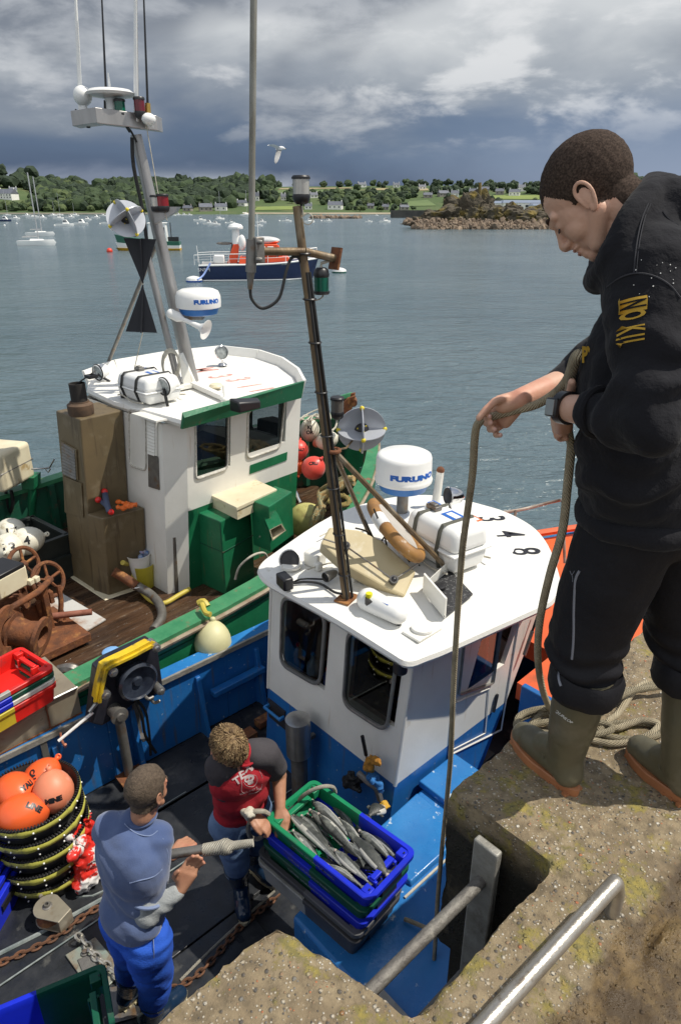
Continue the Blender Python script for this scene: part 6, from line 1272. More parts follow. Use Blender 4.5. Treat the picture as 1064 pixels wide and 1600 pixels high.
# ---- steel bench and crates at the left, on the starboard rail
zt_ = 1.56; T4 = [pz(u, v, zt_) for u, v in ((122, 1070), (104, 1058), (-120, 1170), (-120, 1200))]; A_, B_ = pz(121, 1073, zt_), pz(-60, 1160, zt_); dd = (B_-A_).normalized(); inn_ = V((0, 0, 1)).cross(dd).normalized()
if inn_.y < 0: inn_ = -inn_
BN = mat('bench_steel', (.34, .3, .22), (.26, .22, .16), s=3, rough=.4, metal=.3, bump=.1, bs=40, dirt=(.2, .1, .04), ds=7, dlo=.62, dhi=.7, rv=.15)
P4 = [A_, B_, B_+inn_*.5, A_+inn_*.5]; t = thing('steel_bench', 'galvanised steel sorting bench on the green boat rail', 'bench', (A_+B_)/2-V((0, 0, .8)))
MB().hexa([p-V((0, 0, .025)) for p in P4], P4).build('bench_top', BN, t, bevel=.006); MB().hexa([p-V((0, 0, .42)) for p in [A_+inn_*.01, B_+inn_*.01, B_+inn_*.48, A_+inn_*.4]], [p-V((0, 0, .027)) for p in [A_+inn_*.01, B_+inn_*.01, B_+inn_*.48, A_+inn_*.4]]).build('bench_body', BN, t, smooth=0)
MB().tube([A_-inn_*.004, B_-inn_*.004], .009, n=6).build('bench_lip', STL, t)
MB().tube([bet(A_, B_, .0)-V((0, 0, .22))-inn_*.002, bet(A_, B_, 1)-V((0, 0, .22))-inn_*.002], .006, n=4).tube([bet(A_, B_, .3)-V((0, 0, .03))-inn_*.002, bet(A_, B_, .3)-V((0, 0, .4))-inn_*.002], .006, n=4).build('bench_weld', RUS, t)
# foredeck of the green boat
FRD = mat('fender_red', (.75, .06, .045), (.68, .09, .06), s=4, rough=.4, sheen=.2); FOR_ = mat('fender_orange', (.8, .12, .03), (.72, .1, .03), s=4, rough=.35)
gg = 'red ball fenders on the green boat foredeck'
fl(pz(490, 731, 1.50), .155, 1.02, Rm(.6, .3), FRD, 'largest red ball fender, lowest of the pile on the green foredeck', 'fender', gg, 'CRU', cat='fender', ts=.6, tilt=(0, .4)); fl(pz(466, 703, 1.62), .14, 1.0, Rm(-.3, .6), FRD, 'red ball fender lettered L7 above the largest one', 'fender', gg, 'MSO-L7', cat='fender', ts=.55)
fl(pz(463, 729, 1.4), .12, 1, Rm(2.6, .3), FOR_, 'orange ball fender half hidden behind the two red ones', 'fender', gg, cat='fender'); fl(pz(449, 720, 1.5), .12, 1, Rm(.6, 1.3), FRD, 'small red ball fender against the wheelhouse edge', 'fender', gg, cat='fender'); fl(pz(431, 664, 1.75), .15, 1, Rm(.6, .3), FRD, 'red ball fender seen through the front window of the green boat', 'fender', gg, cat='fender')
fl(pz(455, 687, 1.75), .1, 1.1, Rm(-.5, .4), mat('navy_float', (.02, .02, .07), rough=.4), 'navy float above the red balls', 'fender', cat='fender', txt='=', tm=BW)
fl(pz(484, 672, 1.80), .135, 1.25, Rm(.2, -.15), WF, 'white marker float lettered KJ OR on the green foredeck', txt='KJ\nOR', ts=.8); fl(pz(511, 688, 1.75), .125, 1.25, Rm(.8, 1.0), WF, 'white float half behind the brown mast', txt='K', ts=1.2, tilt=(.4, 0)); fl(pz(499, 690, 1.7), .07, 1.5, Rm(.8, .5), mat('float_salmon', (.6, .28, .18), rough=.5), 'small salmon coloured float beside the mast')
YF = mat('fender_yellow', (.55, .52, .2), (.45, .42, .14), s=5, rough=.5, dirt=(.25, .2, .07), ds=6)
fl(pz(478, 812, 1.25), .2, 1.15, Rm(.9, .5), YF, 'big pale yellow fender under the chute on the green side deck', 'fender', cat='fender')
MB().tube([pz(445, 752, 1.2), pz(455, 757, 1.45), pz(470, 785, 1.3)], .02, k=4).build('handrail_loop', CHR, gb)
OR1 = rope_mat('rope_green_orange', (.28, .3, .18), (.42, .24, .08), 40)
mb = MB(); r_ = random.Random(5)
for i in range(9):
    pts = [pz(488+r_.uniform(-4, 5), 826+r_.uniform(-9, 9), 1.35+r_.uniform(0, .1)), pz(497+r_.uniform(-5, 8), 800+r_.uniform(-8, 8), 1.5+r_.uniform(0, .1)), pz(506+r_.uniform(-6, 8), 775+r_.uniform(-8, 8), 1.6+r_.uniform(0, .1)), pz(525+r_.uniform(-6, 8), 757+r_.uniform(-8, 8), 1.75+r_.uniform(0, .1)), pz(548+r_.uniform(-6, 6), 750+r_.uniform(-6, 6), 1.85+r_.uniform(0, .1))]
    mb.tube(pts, .028, k=6, n=7, uvs=True)
tag(mb.build('mooring_rope', OR1), 'tangled green and orange rope heaped along the green boat rail', 'rope')
mb = MB()
for i in range(6): mb.tube([pz(530+16*cos(k+i)+r_.uniform(-2, 2), 782+8*sin(k+i)+r_.uniform(-2, 2), 1.75+i*.02) for k in [j*.7 for j in range(9)]], .018, closed=True, n=6, uvs=True)
tag(mb.build('rope_coil', rope_mat('rope_gold', (.4, .3, .1), (.25, .2, .06))), 'small golden rope coil on the green rail near the mast braces', 'rope')
mb = MB()
for i in range(7):
    a = pz(455+i*5, 655+r_.uniform(-3, 6), 2.1); mb.tube([a, pz(470+i*4, 650+r_.uniform(-8, 8), 2.0), pz(480+i*6, 655+r_.uniform(-8, 10), 2.0), pz(500+i*2, 645+r_.uniform(-10, 20), 2.05)], .009, k=5, n=5)
tag(mb.build('net_line', ROW), 'tangle of thin pale line over the bow bulwark of the green boat', 'line')
t = thing('bow_roller', 'rusty bow roller bracket at the stem of the green boat', 'bow roller', pz(545, 640, 2.15)); c = pz(543, 630, 2.3)
MB().slab([over(c, u, v) for u, v in ((528, 640), (543, 622), (556, 618), (550, 640), (540, 650))], Yw*.04).slab([over(c, u, v)+Yw*.15 for u, v in ((528, 636), (545, 620), (556, 618), (552, 640), (540, 646))], Yw*.03).build('cheek_plate', RUS, t, bevel=.01); MB().cyl(over(c, 552, 630), over(c, 552, 630)+Yw*.16, .05).build('roller', RUS, t); MB().box(over(c, 540, 622)+Yw*.1, (.25, .03, .05)).build('top_bar', GR, t)
# fender between the boats
c = pz(333, 1003, 1.34); t = fl(c, .15, 1.2, Rm(-.15, .2), mat('fender_cream', (.6, .57, .33), (.5, .48, .26), s=5, rough=.5, dirt=(.3, .26, .12), ds=5), 'pale yellow fender hanging between the two boats', 'fender', cat='fender', eye=False)
MB().tube([pz(316, 944, 1.62), pz(321, 957, 1.6), c+V((0, 0, .26))], .022, k=4).tube([pz(311, 943, 1.56), pz(318, 940, 1.58), pz(324, 948, 1.55)], .03, k=3).build('fender_rope', HY, t)
p = pz(175, 1023, 1.58); t = thing('bollard_cap', 'pale blue fluted cap on a stub at the green rail', 'cap', p-V((0, 0, .2))); MB().lathe([(.045, -.12), (.05, -.02), (.065, 0), (.065, .03), (.05, .04), (.002, .045)], Matrix.Translation(p), n=12).build('cap', mat('pale_blue', (.2, .4, .7), rough=.5), t); MB().tube([p+V((-.06, .0, -.08)), p+V((-.12, .03, -.1))], .022).build('copper_stub', RUS, t)
MB().tube([pz(95, 1048, 1.2), pz(110, 1045, 1.25), pz(122, 1052, 1.2)], .05, k=4).build('bilge_hose', STD, gb)
frame()
# ================================================================ fish crates
frame(BF)
def pl(name, c, r=.4): return mat(name, c, tuple(k*.8 for k in c), s=5, rough=r, dirt=tuple(min(1, k*.55+.03) for k in c), ds=9, dlo=.6, dhi=.72, rv=.08, spec=.35)
CG, CBL = pl('crate_green', (.012, .23, .10)), pl('crate_blue', (.012, .03, .62)); CDG = pl('crate_dark_green', (.008, .09, .05)); CGR, CDR = pl('crate_grey', (.13, .13, .135)), pl('crate_dark_grey', (.07, .07, .075)); CLG = pl('crate_pale_grey', (.36, .36, .33)); CRD = pl('crate_red', (.7, .02, .015)); CWH = pl('crate_white', (.7, .68, .62)); CYE = pl('crate_yellow', (.6, .5, .04))
STAMP = mat('stamp_grey', (.35, .38, .42), rough=.7)
def crate(o, ex, ey, H, ma, mb_, lab, group=None, txt=None, nm='fish_crate'):
    """corner o at rim height, ex along the length (first half ma, second half mb_), ey across"""
    o, ex, ey = V(o), V(ex), V(ey); ex.z = ey.z = 0; L_, W_ = ex.length, ey.length; c = o+(ex+ey)/2
    if ex.cross(ey).z < 0: ey2 = -ey
    t = thing(nm, lab, 'fish crate', (c.x, c.y, o.z-H), atan2(ex.y, ex.x), group); F = CUR; frame(ROOT[t.name])
    def ring_(l, w, z, r, n=4):
        P = []
        for sx, sy, a0 in ((1, 1, 0), (-1, 1, 90), (-1, -1, 180), (1, -1, 270)):
            if (sx, sy) == (-1, 1): P.append((0, w/2, z))
            if (sx, sy) == (1, -1): P.append((0, -w/2, z))
            for k in range(n+1):
                a = radians(a0+90*k/n); P.append((sx*(l/2-r)+r*cos(a), sy*(w/2-r)+r*sin(a), z))
        return P
    b = .9; rings = [ring_(L_*b, W_*b, 0, .03), ring_(L_*.955, W_*.93, H-.035, .035), ring_(L_*.995, W_*.99, H-.03, .04), ring_(L_, W_, H-.004, .042), ring_(L_-.008, W_-.008, H, .04), ring_(L_-.05, W_-.05, H, .03), ring_(L_-.056, W_-.056, H-.006, .03), ring_(L_*.955-.03, W_*.93-.03, H-.04, .03), ring_(L_*b-.02, W_*b-.02, .02, .028)]
    m = MB(); m.loft(rings, cap=False); n = len(rings[0])
    for z, rg in ((.02, rings[-1]), (0, rings[0])):
        pos = [p for p in rg if p[0] >= -1e-6]; neg = [p for p in rg if p[0] <= 1e-6]
        for Q in (pos, neg): Q = sorted(Q, key=lambda p: atan2(p[1], p[0]-(.1 if Q is pos else -.1))); m.faces(Q, [tuple(range(len(Q)))])
    for f in m.bm.faces: f.material_index = 0 if f.calc_center_median().x < 0 else 1
    m.build('body', [ma, mb_], t, smooth=35)
    for sx, mm in ((-1, ma), (1, mb_)):
        hb = MB(); x = sx*(L_/2-.075)
        for sy in (-1, 1):
            hb.box((x, sy*W_*.2, H*.68), (.055, .018, H*.45)); hb.box((x+sx*.02, sy*(W_/2-.055), H-.03), (.05, .05, .05))
        hb.box((x, 0, H-.012), (.03, W_*.42, .02)).box((x-sx*.0, 0, H*.45), (.06, W_*.42, .02)); hb.build('handle', mm, t, bevel=.004)
        MB().box((sx*(L_/2-.035), 0, H-.06), (.03, W_*.36, .05)).box((sx*(L_*.478), 0, H*.55), (.012, W_*.4, .045)).build('handle_slot', BLK, t, smooth=0)
    rh = MB()
    for sx in (-1, 1):
        for q in (-.42, -.15, .15, .42): rh.cyl((sx*L_*.5*.88, q*W_*.85, H+.0008), (sx*L_*.5*.88, q*W_*.85, H+.0016), .005, n=8)
    rh.build('rim_hole', BLK, t, smooth=0)
    if txt:
        for i, w in enumerate(txt):
            tx = text_mb(w, .026, depth=.0006, sx=1.25); ang = atan2((L_*.955-L_*b)/2, H); sy = -1 if ex.cross(ey).z > 0 else 1
            M = basis((L_*(-.13+.22*i), sy*(W_*.468), H*.62), (1 if sy < 0 else -1, 0, 0), (0, sy*.1, 1)); M.translation = V((L_*(-.13+.2*i), sy*(W_*.468), H*.6)); tx.xf(M); tx.build('stamp', STAMP, t, smooth=0)
    frame(F); return t
z0 = 1.585; A, Bq, T = pz(411, 1279, z0), pz(576, 1412, z0), pz(494, 1219, z0); ex = Bq-A; ey = T-A; ey -= ex*(ey.dot(ex)/ex.length_squared)
lean = V((.012, -.009, 0)); gs = 'stack of fish crates on the blue side deck'
for i, (ma, mb_, lab, dz) in enumerate(((CG, CBL, 'half green half blue crate full of fish, topmost of the stack', 0), (CBL, CDG, 'half blue half dark green crate, second from the top of the stack', .083), (CDG, CBL, 'half dark green half blue crate, middle of the stack', .165), (CDR, CGR, 'grey crate, second from the bottom of the stack', .24), (CLG, CDR, 'half pale half dark grey crate, bottom of the stack', .30))):
    j = V(((.004, -.003, .006, -.005, .004)[i], (.0, .004, -.003, .003, 0)[i], -dz)); crate(A-lean*i+j, ex, ey, .135, ma, mb_, lab, gs, ['CRIEE DU', 'GUILVINEC'] if i < 3 else None)
# fish
FB = mat('fish_back', (.03, .034, .032), (.075, .08, .075), s=22, rough=.45, bump=.3, bs=120, dirt=(.16, .17, .15), ds=14); FS = mat('fish_side', (.24, .25, .24), (.12, .13, .13), s=26, rough=.42, metal=.05, bump=.35, bs=130, dirt=(.08, .09, .08), ds=18); FBE = mat('fish_belly', (.55, .54, .49), (.42, .42, .38), s=16, rough=.3, bump=.1, bs=60)
MO = mat('fish_mouth', (.5, .42, .38), rough=.5)
def fish(a, b, wd, lab, seed, flip=1, pale=.0):
    a, b = V(a), V(b); a, b = a.lerp(b, -.08), a.lerp(b, 1.14); d = b-a; Lf = d.length; d.normalize(); sd = d.cross(V((0, 0, 1))).normalized()*flip; up = sd.cross(d)*flip; r_ = random.Random(seed); cv = r_.uniform(-.06, .06)*Lf; t = thing('fish', lab, 'fish', a.lerp(b, .5)-V((0, 0, wd)), 0, 'fish in the top crate'); n = 14
    prof = [(0, .12), (.03, .3), (.08, .55), (.15, .8), (.25, .98), (.35, 1), (.5, .88), (.65, .62), (.78, .36), (.86, .24), (.9, .22)]; m = MB(); rings = []
    for s_, w_ in prof:
        c = a+d*Lf*s_+sd*cv*sin(pi*s_)+V((0, 0, .012*sin(pi*s_))); h_ = wd*w_*1.0; tck = wd*.62*w_
        rings.append([c+sd*h_*cos(2*pi*j/n)+V((0, 0, 1))*tck*sin(2*pi*j/n) for j in range(n)])
    m.loft(rings)
    for f in m.bm.faces:
        c = f.calc_center_median(); best = min(rings, key=lambda R_: (sum(R_, V())/n-c).length); cc_ = sum(best, V())/n; k = (c-cc_).dot(sd)/wd
        f.material_index = 0 if k > .18-pale else 2 if k < -.42 else 1
    body = m.build('body', [FB, FS, FBE], t, smooth=60)
    e = a+d*Lf*.9+sd*cv*sin(pi*.9); m = MB(); m.slab([e-sd*wd*.2, e+d*Lf*.11+sd*(-wd*.75), e+d*Lf*.08, e+d*Lf*.11+sd*wd*.75, e+sd*wd*.2], (0, 0, .004)); m.build('tail', FB, t, smooth=0)
    c = a+d*Lf*.42+sd*cv; m = MB(); m.slab([c+sd*wd*.85, c+d*Lf*.2+sd*wd*.75, c+d*Lf*.16+sd*wd*1.2, c+sd*wd*1.3], (0, 0, .005)); m.slab([c-sd*wd*.8, c+d*Lf*.15-sd*wd*.7, c+d*Lf*.12-sd*wd*1.15, c+d*Lf*.03-sd*wd*1.15], (0, 0, .004)); m.build('fin', FB, t, smooth=0)
    m = MB(); m.slab([a+d*Lf*.2+V((0, 0, wd*.52)), a+d*Lf*.29+sd*wd*.12+V((0, 0, wd*.52)), a+d*Lf*.3-sd*wd*.25+V((0, 0, wd*.5)), a+d*Lf*.2-sd*wd*.2+V((0, 0, wd*.5))], (0, 0, .003)); m.build('pectoral_fin', FB, t, smooth=0)
    ec = a+d*Lf*.075+sd*wd*.15+V((0, 0, wd*.36)); o = MB().sph(ec, wd*.13, 7).build('eye', mat('fish_eye', (.5, .48, .3), rough=.15) if 'fish_eye' not in bpy.data.materials else bpy.data.materials['fish_eye'], t); MB().sph(ec+V((0, 0, wd*.06)), wd*.085, 6).build('pupil', BLK, o)
    m = MB(); m.tube([a+d*Lf*.15+sd*wd*.7+V((0, 0, wd*.2)), a+d*Lf*.17+V((0, 0, wd*.56)), a+d*Lf*.15-sd*wd*.6+V((0, 0, wd*.25))], .0025, n=4, k=4); m.torus(a+d*Lf*.01, wd*.16, .006, M=basis((0, 0, 0), sd, V((0, 0, 1))), n=12, k=5); m.build('gill_and_mouth', MO, t)
    return t
def c8(x, y): return 400+x/3.94, 1200+y/3.94
FI = [((590, 290), (700, 480), .035, 1.47, 'dark fish deep under the green far corner of the top crate', 1, 0), ((170, 385), (350, 545), .043, 1.50, 'fish lying nearest the green left wall of the top crate', -1, 0), ((330, 300), (500, 520), .038, 1.50, 'slim fish second row, between the white-mouthed fish and the green wall', 1, .3),
      ((480, 240), (610, 400), .036, 1.49, 'short dark fish against the far green wall', 1, 0), ((690, 420), (880, 585), .04, 1.50, 'dark fish against the far blue wall of the crate', 1, 0), ((365, 560), (665, 748), .042, 1.50, 'dark slender fish along the near blue wall, tail at the corner', -1, .0), ((460, 500), (720, 710), .04, 1.515, 'dark fish second from the near wall', 1, .1), ((600, 590), (800, 650), .036, 1.51, 'thin fish at the blue end beneath the silver one', 1, .2),
      ((345, 275), (540, 500), .044, 1.54, 'fish in the middle with a pale flank beside the dark one', 1, .25), ((360, 215), (585, 440), .045, 1.55, 'fish with its pale open mouth at the far green end', 1, 0), ((225, 300), (520, 600), .048, 1.555, 'big fish with a white mouth and long pale belly', -1, .25), ((540, 470), (790, 630), .045, 1.545, 'dark fish running down to the blue handle end', 1, 0), ((790, 640), (560, 385), .056, 1.56, 'widest silver fish with its head at the blue end', 1, .8), ((500, 520), (690, 700), .04, 1.55, 'dark fish lying over the others in the middle of the blue half', -1, .1),
      ((520, 330), (690, 600), .036, 1.53, 'slim grey fish between the pale flank and the wide silver one', 1, .3), ((290, 310), (440, 560), .036, 1.525, 'slim fish just under the big white-mouthed one', -1, .2), ((650, 400), (850, 600), .038, 1.53, 'dark back fish beside the widest silver fish', 1, .1), ((400, 300), (640, 560), .038, 1.56, 'long grey fish lying diagonally across the green half', 1, .2), ((430, 610), (640, 730), .034, 1.545, 'narrow fish near the tail corner of the crate', 1, .1), ((240, 400), (400, 600), .034, 1.535, 'narrow dark fish touching the near green wall', -1, 0)]
for i, (h_, t_, w_, z, lab, fl_, pale) in enumerate(FI): fish(pz(*c8(*h_), z+.012), pz(*c8(*t_), z+.005), w_*.66, lab, i, fl_, pale)
# fish tail and belly sticking out behind on the side deck
fish(pz(598, 1262, ZP+.05), pz(577, 1275, ZP+.09), .05, 'silver fish lying alone on the side deck behind the stack', 33, 1, .8)
# rope through the handle and round the rail of the top crate
tag(MB().tube([pz(467, 1256, 1.52), pz(470, 1247, 1.60), pz(485, 1236, 1.66), pz(505, 1229, 1.68), pz(520, 1230, 1.63), pz(524, 1238, 1.56)], .011, k=6, n=10, uvs=True).build('lifting_rope', ROW), 'short pale rope looped over the green end of the top crate', 'rope')
tag(MB().tube([pz(632, 1436, ZP+.02), pz(645, 1441, ZP+.03), pz(668, 1451, ZP+.05), pz(690, 1462, ZP+.12)], .011, k=4, uvs=True).build('deck_rope', ROP), 'short rope lying on the side deck right of the crate stack', 'rope')
# red crate pile on the bench, blue ones at the left edge, green/blue crate bottom left
def pile(o, ex, ey, spec, gs, zs=.0):
    for i, (ma, mb_, lab) in enumerate(spec): crate(V(o)-V((0, 0, i*.042)), ex, ey, .135 if i == 0 else .13, ma, mb_, lab, gs)
R0, Rh, Rc = pz(87, 1041, 1.83), pz(17, 1080, 1.83), pz(48, 1001, 1.83); ex = (Rh-R0)*2; ey = Rc-R0; ey -= ex*(ey.dot(ex)/ex.length_squared)
pile(R0, ex, ey, ((CRD, CLG, 'bright red crate with a grey end, topmost on the steel bench'), (CDG, CBL, 'dark green and blue crate, just under the red one'), (CWH, CBL, 'white and blue crate, third on the steel bench'), (CRD, CYE, 'red and yellow crate, bottom of the pile on the bench')), 'pile of fish crates on the steel bench')
L0 = pz(165, 1501, 1.22); Lh = pz(57, 1546, 1.22); ex = (Lh-L0)*2.0; ey = V((0, 0, 1)).cross(ex).normalized()*.42
if (L0+ey-L0).dot(dirW(0, -1, 0)) < 0: ey = -ey
crate(L0, ex, ey, .42, CDG, CBL, 'deep empty crate, half dark green half blue, at the bottom left')
b0 = pz(-42, 1398, 1.1); ex = dirW(-.6, .05, 0)*1.1; ey = dirW(.05, .4, 0)
for i in range(4): crate(b0-V((-.012*i, .01*i, i*.06)), ex, ey, .13 if i < 3 else .24, CBL, CBL, '%s bright blue crate in the pile cut by the left edge' % ['topmost', 'second', 'third', 'bottom'][i], 'blue crates at the left edge')
# ================================================================ line baskets
BKB = mat('basket_black', (.02, .02, .022), (.035, .035, .035), s=8, rough=.5, bump=.2, bs=40, dirt=(.12, .11, .09), ds=14, dlo=.62, dhi=.7); YLB = mat('basket_yellow', (.55, .53, .09), (.42, .4, .08), s=8, rough=.6, dirt=(.12, .11, .04), ds=14, dlo=.56, dhi=.66)
BC = pz(50, 1241, 1.31); RB = .275; base = None
def basket(c, lab):
    t = thing('line_basket', lab, 'basket', c, 0, 'stacked black baskets with yellow bands'); F = CUR; frame(ROOT[t.name]); h = .13
    MB().lathe([(.002, .012), (RB*.86, .012), (RB*.9, .0), (RB*.93, h*.3), (RB*.96, h*.55), (RB, h*.9), (RB*1.015, h), (RB*.985, h+.004), (RB*.955, h*.9), (RB*.9, .03), (.002, .022)], n=56, cap=False).build('tub', BKB, t)
    m = MB()
    for i in range(96):
        a = 2*pi*i/96; m.box((RB*1.0*cos(a), RB*1.0*sin(a), h+.006), (.016, .008, .014), rz=a)
    m.build('rim_stitching', BLR, t, smooth=0)
    rg = []
    for i in range(72):
        a = 2*pi*i/72; k = 1.02+(.016 if i % 12 == 0 else 0)+.004*sin(i*1.7); w_ = .019+(.005 if i % 12 in (11, 0, 1) else 0)
        rg.append([(RB*k*cos(a), RB*k*sin(a), h*.80+w_), (RB*(k+.02)*cos(a), RB*(k+.02)*sin(a), h*.80+w_*.5), (RB*(k+.018)*cos(a), RB*(k+.018)*sin(a), h*.80-w_*.7), (RB*(k-.02)*cos(a), RB*(k-.02)*sin(a), h*.80-w_)])
    m = MB(); m.loft(rg+[rg[0]], cap=False); m.build('yellow_band', YLB, t, smooth=60)
    m = MB()
    for i in range(12): a = 2*pi*(i+.4)/12; m.sph((RB*1.045*cos(a), RB*1.045*sin(a), h*.8), .006, 5); m.sph((RB*.99*cos(a), RB*.99*sin(a), h*.35), .006, 5)
    m.build('rivet', GW, t); frame(F); return t
for i in range(5): basket(V((BC.x+(.012, -.008, .01, 0, -.005)[i], BC.y, .672+i*.128)), '%s black basket with a yellow band in the stack of five' % ['bottom', 'second lowest', 'middle', 'second highest', 'topmost'][i])
zb = 1.31; go = 'orange marker floats in the top basket'; OFL = mat('float_orange', (.82, .13, .03), (.74, .11, .03), s=4, rough=.3); OFP = mat('float_faded', (.72, .25, .14), (.66, .2, .1), s=4, rough=.5, dirt=(.75, .5, .42), ds=6)
fl(pz(84, 1236, zb+.03), .118, 1.12, Rm(-.35, .1), OFP, 'faded pink-orange float lettered INE on top of the others', 'marker_float', go, 'MINE', ts=.55, tilt=(-.1, -.5)); fl(pz(66, 1216, zb-.04), .112, 1.2, Rm(.4, .9, .6), OFL, 'orange float lettered BALI at the back of the basket', 'marker_float', go, 'CALI', ts=.6, tilt=(-.5, .3, -1.0))
fl(pz(24, 1238, zb-.0), .12, 1.2, Rm(1.2, .5), OFL, 'shiny orange float at the left of the basket', 'marker_float', go, 'YALI', ts=.6, tilt=(.7, .1, -.2)); fl(pz(36, 1272, zb-.01), .12, 1.3, Rm(1.5, 0, 1.1), OFL, 'egg shaped orange float lying at the front of the basket', 'marker_float', go, 'LINE', ts=.6, tilt=(.6, .1, -1.3))
# bag
m = MB(); r_ = random.Random(2); p = pz(143, 1372, ZD)
for i in range(9): m.cap2(p+V((r_.uniform(-.07, .07), r_.uniform(-.07, .07), .08)), p+V((r_.uniform(-.1, .1), r_.uniform(-.1, .1), r_.uniform(.25, .4))), .06, .035, 6)
for q in ((-.06, .0), (.05, .03)): m.cap2(p+V((q[0], q[1], .35)), p+V((q[0]*1.6, q[1], .47)), .03, .012, 6)
m = remesh(m, .009, 2, .5, .03, 16); tag(m.build('plastic_bag', mat('bag_red_white', (.62, .03, .02), (.72, .7, .68), s=5, rough=.3, lo=.49, hi=.52, dirt=(.1, .1, .13), ds=4, dlo=.6, dhi=.63)), 'crumpled red and white plastic bag beside the baskets', 'bag')
# snatch blocks, plate, chains
def block(c, ang, lab, s=1):
    t = thing('snatch_block', lab, 'pulley block', c, ang, 'snatch blocks on the black deck'); F = CUR; frame(ROOT[t.name]); ch = mat('block_plate', (.42, .38, .3), (.33, .3, .24), s=9, rough=.35, metal=.5, dirt=(.25, .16, .08), ds=9) if 'block_plate' not in bpy.data.materials else bpy.data.materials['block_plate']
    for z in (.02, .105):
        P = [(.075*cos(a), .075*sin(a), z) for a in [pi/2+pi*i/12 for i in range(13)]]+[(.13, -.045, z), (.13, .045, z)]
        MB().slab([V(q)*s for q in P], (0, 0, .009)).build('cheek_plate', ch, t, bevel=.002, smooth=0)
    MB().box((.128*s, 0, .067), (.01, .09*s, .1)).build('end_plate', ch, t); MB().lathe([(.07*s, .03), (.045*s, .05), (.045*s, .085), (.07*s, .1)], n=24).build('sheave', RUS, t); MB().lathe([(.028, .11), (.028, .122), (.018, .125), (.016, .14), (.01, .14), (.01, .12)], n=16).build('axle_nut', STD, t)
    MB().cyl((-.078, .03, .113), (-.095, .035, .113), .012).build('pin', ch, t); frame(F)
F_ = ROOT[bb.name]
p = pz(80, 1437, ZD+.02); q = pz(118, 1458, ZD+.02); block(p, atan2((q-p).y, (q-p).x), 'pulley block with a rusty sheave left of the man in blue', 1.05); p = pz(245, 1548, ZD+.02); q = pz(228, 1530, ZD+.02); block(p, atan2((q-p).y, (q-p).x)+.3, 'pulley block behind the boots of the man in blue')
a, b, c, d_ = [pz(u, v, ZD+.022) for u, v in ((103, 1494), (150, 1466), (195, 1520), (150, 1560))]; t = thing('base_plate', 'worn turquoise steel plate bolted on the black deck', 'plate', (a+c)/2); MB().slab([a, b, c, d_], (0, 0, .012)).build('plate', mat('turquoise_worn', (.25, .33, .3), (.3, .24, .17), s=8, rough=.45, metal=.3, dirt=(.12, .07, .04), ds=9), t, bevel=.003)
for u, v in ((134, 1492), (198, 1570), (186, 1515)): MB().lathe([(.022, .01), (.022, .022), (.013, .024), (.013, .035), (.002, .036)], Matrix.Translation(pz(u, v, ZD+.022)), n=8).build('bolt', STD, t)
MB().slab([pz(u, v, ZD+.036) for u, v in ((122, 1500), (150, 1490), (158, 1512), (132, 1524))], (0, 0, .006)).slab([pz(u, v, ZD+.024) for u, v in ((165, 1545), (205, 1540), (215, 1590), (180, 1600))], (0, 0, .008)).build('rusty_patch', STD, t, smooth=0)
CHG = mat('chain_galvanised', (.5, .48, .43), (.38, .36, .32), s=20, rough=.35, metal=.6)
tag(MB().chain([pz(119, 1461, ZD+.09), pz(130, 1466, ZD+.05), pz(142, 1486, ZD+.05), pz(160, 1502, ZD+.05), pz(178, 1518, ZD+.05), pz(193, 1532, ZD+.05), pz(205, 1545, ZD+.04)], .062, .0075, .02).build('shackle_chain', CHG), 'bright galvanised chain shackled to the left pulley block', 'chain')
CR = mat('chain_rust', (.16, .07, .035), (.09, .045, .025), s=18, rough=.85)
tag(MB().chain([pz(-30, 1518, ZD+.03), pz(40, 1488, ZD+.03), pz(95, 1460, ZD+.03), pz(130, 1432, ZD+.03), pz(165, 1412, ZD+.03), pz(200, 1395, ZD+.03)], .06, .008, .018).build('rusty_chain', CR), 'rusty chain running under the left pulley block across the deck', 'chain')
tag(MB().chain([pz(262, 1548, ZD+.03), pz(300, 1530, ZD+.03), pz(330, 1502, ZD+.03), pz(372, 1452, ZD+.03), pz(400, 1428, ZD+.03), pz(440, 1395, ZD+.03)], .055, .007, .017).build('rusty_chain', CR), 'rusty chain from the pulley block to the boots of the man in red', 'chain')
tag(MB().tube([pz(282, 1532, ZD+.02), pz(330, 1484, ZD+.02), pz(375, 1442, ZD+.02), pz(405, 1414, ZD+.02), pz(430, 1392, ZD+.05)], .008, k=3, n=6, uvs=True).build('white_line', ROW), 'thin white line beside the rusty chain under the red man\'s boot', 'line')
tag(MB().tube([pz(225, 1606, ZD+.02), pz(216, 1592, ZD+.2), pz(224, 1583, ZD+.25), pz(232, 1590, ZD+.2), pz(228, 1602, ZD+.1)], .006, k=5, n=6).build('line_loop', ROW), 'loop of thin white line sticking up by the blue man\'s boot', 'line')
MB().tube([pz(-20, 1500, ZD+.024), pz(60, 1460, ZD+.024), pz(190, 1388, ZD+.024)], .012, n=5).tube([pz(120, 1402, ZD+.022), pz(145, 1400, ZD+.022), pz(190, 1380, ZD+.022)], .007, n=4).build('deck_edging', LINE, bb, smooth=0)
# bits in the dark corner by the wheelhouse
m = MB(); m.box((-.1, 1.5, .72), (.2, .1, .08)).box((.15, 1.56, .72), (.15, .08, .06)); tag(m.build('tool_tray', RUS), 'rusty tool tray in the dark gap left of the wheelhouse', 'tray')
frame()
